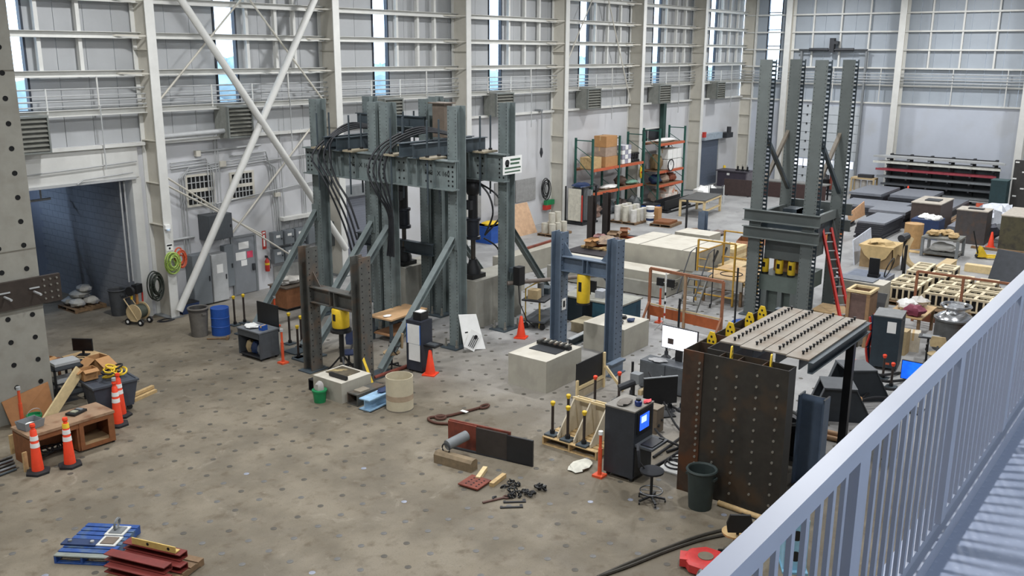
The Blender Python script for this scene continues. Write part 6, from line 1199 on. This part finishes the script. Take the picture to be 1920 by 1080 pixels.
# junk near the overhead door
t = TH('welding_cart', 'cluttered welding cart with coiled hoses near the overhead door', 'cart', (60.0, 19.6, 0)); t.b('deck', DARK, 0, 1.2, 0, 1.5, .25, .35); t.c('bottle', M((170, 160, 150), .4), (.5, .4, .35), (.5, .4, 1.5), .14); t.c('bottle', M((120, 60, 50), .5), (.5, .8, .35), (.5, .8, 1.4), .14); t.add('hose_ball', BLACK, MB().blob((.4, 1.2, .9), .4, .35, .5, 71, 10, 7, .3)); t.add('wheel', BLACK, MB().cyl((.1, -.02, .15), (.1, .05, .15), .15, n=12).cyl((.1, 1.45, .15), (.1, 1.52, .15), .15, n=12)); t.add('rag', M((160, 120, 100), .8), MB().blob((.3, .2, .6), .3, .25, .25, 72))
t = TH('drum_rack', 'timber rack holding pale cylinders beside the far wall column', 'rack', (61.3, 17.95, 0)); t.b('shelf', TAN, 0, .8, 0, 1.5, 1.05, 1.15); legs4(t, TAN, 0, .8, 0, 1.5, 1.05, .1); t.b('clutter', DARK, .1, .6, .2, 1.1, 1.15, 1.35)
for k in range(3): t.c('cylinder', M((190, 186, 180), .5), (.4, .35+.4*k, .02), (.4, .35+.4*k, .95), .17)
t = TH('dark_bench', 'long dark steel sheet bench in front of the overhead door', 'bench', (57.2, 19.6, 0)); t.b('front', M((66, 48, 46), .6), 0, .06, 0, 4.2, 0, .95); t.b('top', M((120, 120, 116), .6), 0, .9, 0, 4.2, .95, 1.02); t.b('leg', DARK, .8, .88, .1, .2, 0, .95); t.b('leg', DARK, .8, .88, 4.0, 4.1, 0, .95)
t = TH('steel_sheet', 'dark brown steel sheet standing on edge before the far corner', 'steel sheet', (56.2, 23.9, 0), 6); t.b('sheet', M((62, 48, 46), .6), 0, .05, 0, 1.9, .0, 1.05); t.b('foot', DARK, -.2, .25, .2, .3, 0, .04); t.b('foot', DARK, -.2, .25, 1.6, 1.7, 0, .04)
t = TH('corner_desk', 'dark purple-grey reception desk in the far left corner', 'desk', (59.6, 25.6, 0)); t.b('front', M((62, 56, 68), .6), 0, .08, .3, 2.4, 0, 1.05); t.b('top', M((70, 66, 74), .5), -.1, 1.2, .2, 2.5, 1.05, 1.12); t.b('side', M((110, 106, 112), .6), 0, 1.1, .2, .3, 0, 1.05); t.b('label', PAPER, -.006, 0, 1.5, 1.7, .8, .95)
for k in range(3): t2 = TH('radio_handset', 'black radio handset charging on the corner desk, %s' % ('left', 'middle', 'right')[k], 'radio', (60.0, 26.0+.35*k, 1.125), group='handsets on the corner desk'); t2.b('dock', BLACK, -.1, .1, -.12, .12, 0, .08); t2.b('body', BLACK, -.04, .04, -.05, .05, .08, .3); t2.c('antenna', BLACK, (0, .03, .3), (0, .03, .42), .012)
t = TH('framed_notice', 'black framed notice on the far corner column above the desk', 'sign', (63.3, 26.6, 1.9)); t.b('frame', BLACK, 0, .04, -.3, .3, 0, .5); t.b('sheet', PAPER, -.006, 0, -.16, .16, .12, .38); t.b('bracket', DGREY, .04, .3, -.05, .05, .2, .3)
t = TH('yellow_bollard', 'yellow bollard beside the far grey roller door', 'bollard', (61.1, 28.2, 0)); t.add('pipe', YELLOW, MB().lathe([(.1, 0), (.1, 1.2), (.06, 1.27)], n=14)); t.add('foot', YELLOW, MB().lathe([(.16, 0), (.16, .03)], n=10))
for k, (x, z) in enumerate(((57.9, 3.55),)): solo('alarm_box', 'small red alarm box on the column beside the far roller door', 'alarm', RED, MB().box(0, .3, 0, .15, 0, .35), (56.7, 27.72, 3.5))
# ================================================================== BACK LEFT: racks and stores
def rack(label, x0, y0, L, D, h, levels, bays):
    t = TH('pallet_rack', label, 'rack', (x0, y0, 0))
    for b in range(bays+1):
        x = L*b/bays
        for y in (0, D): t.add('upright', GREEND, MB().box(x-.05, x+.05, y-.05, y+.05, 0, h))
        for k in range(4): t.add('lacing', GREEND, MB().bar((x, 0, .3+k*h*.23), (x, D, .3+(k+1)*h*.23 if k % 2 == 0 else .3+k*h*.23+.6), .03, .03))
        t.add('top_tie', GREEND, MB().box(x-.03, x+.03, .05, D-.05, h-.15, h-.1))
    for b in range(bays):
        xa, xb = L*b/bays+.05, L*(b+1)/bays-.05
        for z in levels:
            for y in (0, D): t.add('beam', RACKO, MB().box(xa, xb, y-.04, y+.04, z-.14, z))
            t.add('decking', WOODD, MB().box(xa, xb, .04, D-.04, z-.04, z-.005))
    return t
rack('green and orange pallet rack loaded with cartons below the wall louvre', 42.6, 27.3, 5.5, 1.1, 4.4, (1.45, 2.75), 2)
rack('second pallet rack with red beams, cluttered with pale boxes', 49.95, 27.3, 3.2, 1.1, 4.5, (1.1, 1.95, 3.6), 1)
def rb(label, x, y, z, sx, sy, sz, mat=CARD): return carton(label, (x, y, z+.003), sx, sy, sz, 0, mat, 'goods on the pallet racks')
rb('tan crate on the left end of the first rack', 42.75, 27.4, 2.75, .9, .8, .6, WOOD); rb('wide carton at the bottom of the first rack stack', 44.0, 27.35, 2.75, 1.3, .9, .55); rb('grey wrapped carton in the first rack stack', 44.05, 27.4, 3.31, 1.2, .8, .5, M((160, 140, 124), .7)); rb('large top carton of the first rack stack', 44.1, 27.4, 3.82, 1.15, .8, .6)
t = TH('white_wrapped_stack', 'stack of white wrapped tiles on the first rack', 'boxes', (45.75, 27.35, 2.755)); 
for i in range(4):
    for j in range(3): t.b('packet', (PAPER, M((150, 150, 165), .6))[(i+j) % 2], .02+j*.33, .32+j*.33, 0, .8, .02+i*.26, .26+i*.26)
for k in range(4): t = TH('black_fitting', 'black steel fitting on a pallet at the right of the first rack, %s' % ('first', 'second', 'third', 'fourth')[k], 'fitting', (46.95+.3*k, 27.6, 2.755), group='black fittings on the rack'); t.add('body', BLACK, MB().lathe([(.15, 0), (.15, .1), (.08, .15), (.08, .4), (.13, .42), (.13, .5)], n=10)); t.add('pin', DARK, MB().cyl((-.14, 0, .3), (.14, 0, .3), .03, n=6))
heap('machine_part', 'dark rusty machine part on the lower shelf of the first rack', 'machine part', (46.35, 27.8, 1.455), .4, .35, .3, M((80, 62, 52), .7), 81); heap('white_bundle', 'white cloth bundle on the lower shelf of the first rack', 'bundle', (45.0, 27.7, 1.455), .8, .35, .12, PAPER, 82, .15); heap('green_bundle', 'flat green bundle on the lower right shelf of the first rack', 'bundle', (47.4, 27.7, 1.455), .55, .35, .13, M((110, 150, 130), .7), 83, .1); heap('dark_clutter', 'dark clutter on the lower left shelf of the first rack', 'clutter', (43.3, 27.7, 1.455), .5, .35, .2, M((56, 56, 62), .7), 84, .35)
for k, (x, s) in enumerate(((43.6, .5), (45.2, .6), (46.6, .55), (48.0, .45))): heap('floor_clutter', 'heap of mixed dark parts under the first rack, %s from the left' % ('first', 'second', 'third', 'fourth')[k], 'clutter', (x, 27.8, 0), s, .4, .35, (M((120, 96, 84), .8), DGREY, M((90, 80, 76), .8), GREY)[k], 85+k, .35, 'clutter under the rack')
for i in range(3):
    for j in range(2): rb('white square box high on the second rack, column %s, %s layer' % (('one', 'two', 'three')[i], ('lower', 'upper')[j]), 51.25+i*.6, 27.4, 1.95+.0+j*.62, .56, .8, .58, PAPER)
for k, (x, z, rx, rz_, m) in enumerate(((50.6, 1.95, .45, .5, M((120, 100, 70), .8)), (50.6, 1.1, .45, .3, BLUED), (51.6, 1.1, .45, .3, M((190, 170, 150), .8)), (52.55, 1.1, .42, .28, M((150, 90, 70), .8)), (50.55, 0, .45, .4, M((110, 100, 92), .8)), (52.85, 0, .25, .3, M((176, 130, 90), .8)))): heap('shelf_goods', ('olive canvas', 'blue folded', 'pale bagged', 'reddish boxed', 'brown sacked', 'orange sacked')[k]+' goods on the second rack', 'goods', (x, 27.85, z+.003), rx, .36, rz_, m, 91+k, .2)
for k, (x, z) in enumerate(((51.05, 0), (51.85, 0), (51.5, .57))): rb('white printed sack box at the foot of the second rack, %s' % ('left', 'right', 'on top')[k], x, 27.35, z*.8, .75, .7, .44, M((214, 206, 196), .7, spot=(190, 120, 90)))
t = TH('wall_dial', 'round white dial hanging at the front of the second rack', 'dial', (51.2, 27.15, 2.25)); t.add('face', PAPER, MB().cyl((0, 0, 0), (0, .08, 0), .34, n=20)); t.add('rim', BLACK, MB().ring((0, 0, 0), .34, .04, (0, 1, 0), 20, 6)); t.b('hand', BLACK, -.015, .015, -.012, 0, 0, .22); t.b('bracket', BLACK, -.03, .03, .08, .14, -.1, .1)
heap('white_roll', 'white roll lying on top of the second rack', 'roll', (51.5, 27.8, 3.603), 1.2, .35, .12, PAPER, 101, .08); heap('dark_goods', 'dark lumpy goods piled on the middle of the second rack', 'goods', (53.4, 27.75, 3.1), .8, .4, .2, M((80, 62, 54), .8), 103, .3) if False else None
t = TH('dark_window', 'pair of dark glazed openings on the wall above the second rack', 'window', (49.6, Y1-.03, 3.55)); t.b('frame', WHITE, 0, 3.0, 0, .02, 0, .85); t.b('glass', M((30, 32, 36), .3), .08, 1.46, -.01, 0, .08, .77); t.b('glass', M((30, 32, 36), .3), 1.54, 2.92, -.01, 0, .08, .77)
t = TH('tall_green_pipe', 'dark green vertical duct on the wall above the second rack', 'duct', (52.5, 28.5, 3.0)); t.b('duct', M((40, 66, 60), .5), 0, .35, 0, .25, 0, 2.9); t.b('clip', DARK, -.05, .4, .25, .29, 1.2, 1.3)
t = TH('tall_cabinet_rack', 'open steel rack of white panels and tools left of the pallet rack', 'rack', (40.95, 26.8, 0), 0)
for x in (0, 1.3):
    for y in (0, 1.1): t.add('post', BLACK, MB().box(x-.04, x+.04, y-.04, y+.04, .1, 2.0))
t.b('base', BLACK, -.1, 1.4, -.1, 1.2, .0, .1); t.b('panel', M((210, 206, 190), .6), -.02, .02, .1, .9, .2, 1.9); t.b('panel', GREY, .5, .54, .0, 1.0, .2, 1.9); t.b('panel', LGREY, .9, .94, .0, 1.0, .2, 1.8); t.add('top_clutter', BLUED, MB().blob((.6, .5, 2.05), .6, .45, .12, 111)); t.c('red_tube', RED, (-.06, .0, .2), (-.06, .0, 1.6), .04); t.c('rail', BLACK, (0, 0, 2.0), (1.3, 0, 2.0), .03)
for k, (x, y) in enumerate(((37.5, 26.3), (38.0, 26.3), (38.5, 26.3), (37.5, 26.75), (38.0, 26.75), (38.5, 26.75), (37.75, 26.5), (38.25, 26.5))): solo('concrete_cylinder', 'pale concrete test cylinder on the small skid by the wall, %s' % ('front left', 'front middle', 'front right', 'rear left', 'rear middle', 'rear right', 'upper left', 'upper right')[k], 'cylinder', M((190, 186, 172), .8), MB().lathe([(.17, 0), (.17, .5)], n=14), (x, y, .122 if k < 6 else .627), group='test cylinders on the small skid')
pallet('small_skid', 'small skid under the pale test cylinders by the wall', (37.2, 26.0, 0), 1.6, 1.0, WOODD, 0, 5, .12); pallet('cylinder_skid', 'skid under the larger group of concrete cylinders and bags', (42.7, 24.6, 0), 1.6, 1.6, WOODD, 0, 6, .12)
k = 0
for i in range(4):
    for j in range(3): solo('concrete_cylinder', 'tall pale cylinder on the larger skid, row %s, place %s' % (('one', 'two', 'three')[j], ('one', 'two', 'three', 'four')[i]), 'cylinder', M((196, 192, 178), .8) if (i+j) % 2 else M((206, 204, 198), .8), MB().lathe([(.17, 0), (.17, .8 if j else .65)], n=14), (42.95+.38*i, 24.85+.5*j, .122), group='cylinders on the larger skid')
for k in range(2): t = TH('white_bucket', ('lower', 'upper')[k]+' white plastic bucket stacked beside the cylinder skid', 'bucket', (43.75, 24.3, .47*k), group='stacked white buckets'); t.add('pail', PAPER, MB().lathe([(.19, 0), (.22, .42), (.235, .42), (.235, .465)], n=18)); t.add('label', BLUED, MB().lathe([(.205, .17), (.214, .3)], n=18, cap=False))
carton('plain brown carton right of the stacked white buckets', (44.45, 24.2, 0), .55, .5, .75, 8); t = TH('blue_tote', 'bright blue tote behind the brown carton', 'tote', (45.6, 25.2, 0)); t.add('shell', BLUE, MB().box(0, .9, 0, .7, 0, .6)); t.b('lid', BLACK, -.02, .92, -.02, .72, .6, .66)
pallet('flat_pallet', 'low wooden pallet with brown boards on open floor', (43.2, 22.75, 0), 1.5, 1.2, WOODD, 5, 7, .14); solo('brown_board', 'flat brown board lying on the low wooden pallet', 'board', BROWNW, MB().box(0, 1.1, 0, .9, 0, .12), (43.3, 22.9, .145), 5)
t = TH('timber_table', 'dark topped timber trestle table in open floor near the racks', 'table', (47.0, 22.7, 0), 8); t.b('table_top', M((84, 84, 82), .6), 0, 3.0, 0, 1.5, .95, 1.0); t.b('apron', WOODL, 0, 3.0, 0, .05, .85, .95); t.b('apron', WOODL, 0, .05, .05, 1.5, .85, .95); legs4(t, WOODL, 0, 3.0, 0, 1.5, .95, .12); t.b('lower_rail', WOODL, .1, 2.9, .05, .12, .3, .4)
t = TH('black_trough', 'long black steel trough lying on low timbers behind the trestle table', 'trough', (47.6, 25.5, 0), 3); t.add('trough', BLACK, MB().box(0, 3.4, 0, .06, .1, .6).box(0, 3.4, .6, .66, .1, .6).box(0, 3.4, .06, .6, .1, .16)); t.b('bearer', BLACK, .2, .4, -.2, .9, 0, .1); t.b('bearer', BLACK, 3.0, 3.2, -.2, .9, 0, .1)
t = TH('steel_rectangle', 'low dark steel rectangle frame lying on the floor by the racks', 'steel frame', (47.2, 25.1, 0), 0); t.add('frame_bar', BLACK, MB().box(0, 5.2, 0, .1, 0, .1).box(0, .1, .1, 2.0, 0, .1).box(5.1, 5.2, .1, 2.0, 0, .1))
t = TH('hanging_vest', 'yellow and orange vest hanging on the white column between the racks', 'vest', (48.7, 27.78, 1.7)); t.add('cloth', YELLOW, MB().blob((0, 0, .3), .14, .07, .4, 201, 10, 7, .15)); t.add('stripe', ORANGE, MB().box(-.1, .1, -.09, -.05, .25, .36))
heap('white_tarp', 'white tarpaulin heaped at the foot of the far column', 'tarp', (53.6, 25.9, 0), 1.3, .7, .42, PAPER, 121, .3)
t = TH('folding_easel', 'grey folding easel with dark panel beyond the trestle table', 'easel', (52.2, 24.0, 0), 30); t.add('leg', LGREY, MB().bar((0, 0, 0), (.3, 0, 1.15), .06, .04)); t.add('leg', LGREY, MB().bar((0, .9, 0), (.3, .9, 1.15), .06, .04)); t.add('leg', GREY, MB().bar((.9, .1, 0), (.35, .1, 1.1), .05, .04)); t.add('leg', GREY, MB().bar((.9, .8, 0), (.35, .8, 1.1), .05, .04)); t.add('panel', DARK, MB().bar((.2, .45, .55), (.28, .45, .95), .02, .8, (0, 1, 0)))
t = TH('hydraulic_bin', 'bright blue plastic bin with yellow lids behind the actuator', 'bin', (33.9, 27.3, 0)); t.add('tub', BLUE, MB().hexa([(.05, .05, 0), (1.15, .05, 0), (1.15, 1.0, 0), (.05, 1.0, 0), (0, 0, .85), (1.2, 0, .85), (1.2, 1.05, .85), (0, 1.05, .85)])); t.add('lid', YELLOW, MB().blob((.6, .5, .92), .5, .4, .1, 131)); t.b('rim', BLUE, -.03, 1.23, -.03, 1.08, .8, .85)
solo('plywood_sheet', 'tan plywood sheet leaning on the white wall beside the frame column', 'board', M((190, 156, 124), .7), MB().hexa([(0, 0, 0), (2.4, 0, 0), (2.4, .04, 0), (0, .04, 0), (0, .6, 1.5), (2.3, .6, 1.5), (2.3, .64, 1.5), (0, .64, 1.5)]), (35.5, 27.5, 0)); 
for k, (x0, x1, z0, z1) in enumerate(((33.3, 34.9, .9, 2.3), (36.0, 37.6, 1.5, 2.6), (37.7, 39.4, 1.4, 2.55))): solo('grey_wall_board', 'flat grey board fixed low on the white wall, %s of three' % ('left', 'middle', 'right')[k], 'panel', M((140, 140, 138), .7), MB().box(0, x1-x0, 0, .04, 0, z1-z0), (x0, Y1-.06, z0), group='grey wall panels')
coil('black hose coil hanging on the white wall by the column', (40.1, 28.6, 1.9), .36, RUBBER, 5, sy=1.5)
t = TH('eyewash_sign', 'red and green striped roll hanging under the black hose coil', 'roll', (40.0, 28.5, .75)); t.b('red_band', RED, 0, .5, 0, .2, .0, .25); t.b('green_band', GREEN, .1, .8, 0, .2, .25, .5)
t = TH('chain_hoist', 'hanging pull chain on the white wall right of the sign', 'chain', (39.4, 28.4, 3.6)); t.c('chain', GREY, (0, 0, .5), (0, 0, 2.4), .03); t.add('hook', DARK, MB().lathe([(.02, 0), (.09, .25), (.05, .5)], n=8)); t.b('bracket', GREY, -.1, .1, 0, .39, 2.35, 2.45)
for k, (x, y, sx, sy, h, wh) in enumerate(((28.9, 22.5, 4.2, .7, .85, 'long low concrete wall block behind the right frame column'), (26.2, 20.9, 1.8, 1.4, .75, 'concrete block on the floor beyond the actuator pedestal'))): t = TH('concrete_block', wh, 'concrete block', (x, y, 0)); t.b('block', CONC2, 0, sx, 0, sy, 0, h)
solo('rust_bar', 'rusty steel bar on the low concrete wall block', 'bar', RUST, MB().box(0, 2.6, 0, .12, 0, .08), (30.9, 22.9, .855), 4)
# carts near the grey portal
t = TH('cylinder_cart', 'yellow hand cart with gas bottles and grey pipe beside the grey portal', 'cart', G(985, 615), 15); YD2 = M((180, 150, 60), .6)
t.t('frame', YD2, [(0, 0, .2), (0, 0, 1.35), (.3, -.25, 1.5), (1.2, -.6, 1.5), (1.2, -.6, .2)], .025); t.b('deck', DARK, -.1, 1.4, -.7, .1, .95, 1.0); t.b('lower_deck', DGREY, -.1, 1.4, -.7, .1, .25, .3); t.c('post', YD2, (0, -.5, .05), (0, -.5, 1.0), .03); t.b('crate', TAN, .05, .4, -.4, -.05, 1.0, 1.3); t.c('bottle', GREY, (.6, -.3, 1.0), (.6, -.3, 1.45), .11); t.b('toolbox', STEELD, .85, 1.3, -.5, -.1, 1.0, 1.2)
for x, y in ((0, 0), (1.3, 0), (0, -.6), (1.3, -.6)): t.add('wheel', BLACK, MB().cyl((x-.03, y, .1), (x+.03, y, .1), .1, n=12))
t.add('leg', DARK, MB().bar((1.3, 0, .1), (1.3, 0, .95), .05, .05).bar((1.3, -.6, .1), (1.3, -.6, .95), .05, .05))
solo('grey_pipe', 'long grey pipe resting across the yellow hand cart', 'pipe', M((110, 100, 92), .6), MB().cyl((-.6, .3, .07), (2.6, -1.6, .07), .07), G(985, 615)+Vector((0, 0, 1.53)))
t = TH('teal_workstation', 'teal and black metal workstation behind the yellow jack', 'workbench', (25.5, 15.1, 0)); t.b('cabinet', TEAL, 0, 1.3, 0, 1.1, .05, .85); t.b('cabinet', M((30, 44, 52), .5), 0, 1.3, 1.5, 2.2, .05, .85); t.b('top', M((150, 150, 140), .6), -.05, 1.35, -.05, 2.3, .85, .9); t.b('drawer', TEAL, -.02, 0, .1, 1.0, .5, .8); t.b('monitor', BLACK, .5, .56, 1.3, 1.9, 1.0, 1.4); t.b('monitor_stand', BLACK, .5, .6, 1.55, 1.65, .9, 1.0); t.b('tool_block', M((60, 80, 84), .5), .2, .5, .3, .6, .9, 1.35); t.b('instrument', M((160, 164, 170), .5), .3, .7, .9, 1.2, .9, 1.15); 
t = TH('timber_box', 'weathered timber box on the floor before the teal workstation', 'box', (24.55, 15.4, 0)) ; t.b('body', M((150, 138, 112), .8), 0, .8, 0, 1.0, 0, .3); t.b('lid', M((170, 160, 134), .8), -.03, .83, -.03, 1.03, .3, .34)
t = TH('floor_rail', 'pale topped steel rail lying on the floor between portal and rear block', 'rail', (23.1, 15.5, 0), 3); t.add('rail', STEELD, MB().ibeam((0, 0, .12), (2.6, 0, .12), (0, 0, 1), .24, .2, .02)); t.b('pale_top', LGREY, 0, 2.6, -.08, .08, .24, .25)
t = TH('control_valve', 'black valve block hanging beside the right frame column', 'valve', (23.4, 17.68, 1.55)); t.b('body', BLACK, 0, .3, .0, .25, 0, .6); t.b('bracket', STEELD, -.02, .32, .25, .42, .4, .55); t.t('pipe', RUBBER, [(.1, .1, 0), (.1, .05, -.6), (.3, -.1, -1.2), (.6, -.2, -1.5)], .02)
# ================================================================== BOTTOM RIGHT
t = TH('red_load_cell', 'red round steel load device lying on the floor at the bottom', 'load cell', G(1322, 1064), 25); t.add('body', M((196, 58, 56), .45), MB().lathe([(.36, 0), (.4, .04), (.4, .18), (.34, .22)], n=8)); t.add('dial', M((120, 112, 96), .5), MB().lathe([(.14, .22), (.14, .235)], n=16)); t.add('shackle', GREY, MB().ring((-.46, .1, .1), .09, .03, (0, 1, .4), 12, 6).ring((-.4, -.22, .1), .07, .03, (1, 0, .4), 12, 6)); t.add('lifting_tab', M((196, 58, 56), .45), MB().box(-.15, .15, .3, .45, .05, .2))
c_ = chair('tan and black swivel chair by the railing at the bottom right', 1376, 1044, M((188, 158, 110), .8), 35, .5, .36, False)
for o_ in c_.o.children:
    if o_.name.startswith('backrest'): o_.data.materials[0] = BLACK
for k in range(2): solo('thick_cable', 'thick dark cable running along the floor to the bottom edge, %s strand' % ('upper', 'lower')[k], 'cable', M((58, 54, 46), .7), MB().tube([v-G(1240, 1037) for v in hang([G(1120, 1085)+Vector((0, 0, .03)), G(1180, 1058+6*k)+Vector((0, 0, .03)), G(1250, 1030+6*k)+Vector((0, 0, .03)), G(1310, 1008+8*k)+Vector((0, 0, .03)), G(1360, 995+10*k)+Vector((0, 0, .03))], 6)], .03, 6), G(1240, 1037), group='thick floor cables')
t = TH('blue_fixture', 'light blue steel fixture with round holes seen through the railing', 'fixture', G(1446, 1075)+Vector((.3, -.3, 0)), 30); t.b('plate', M((150, 200, 226), .5), 0, .04, -.2, .2, 0, 1.0); t.b('rib', M((150, 200, 226), .5), .04, .5, .16, .2, 0, .9); t.b('foot', M((130, 180, 206), .5), -.1, .5, -.22, .22, 0, .04)
for z in (.3, .7): t.add('hole', BLACK, MB().cyl((-.004, 0, z), (0, 0, z), .1, n=14))
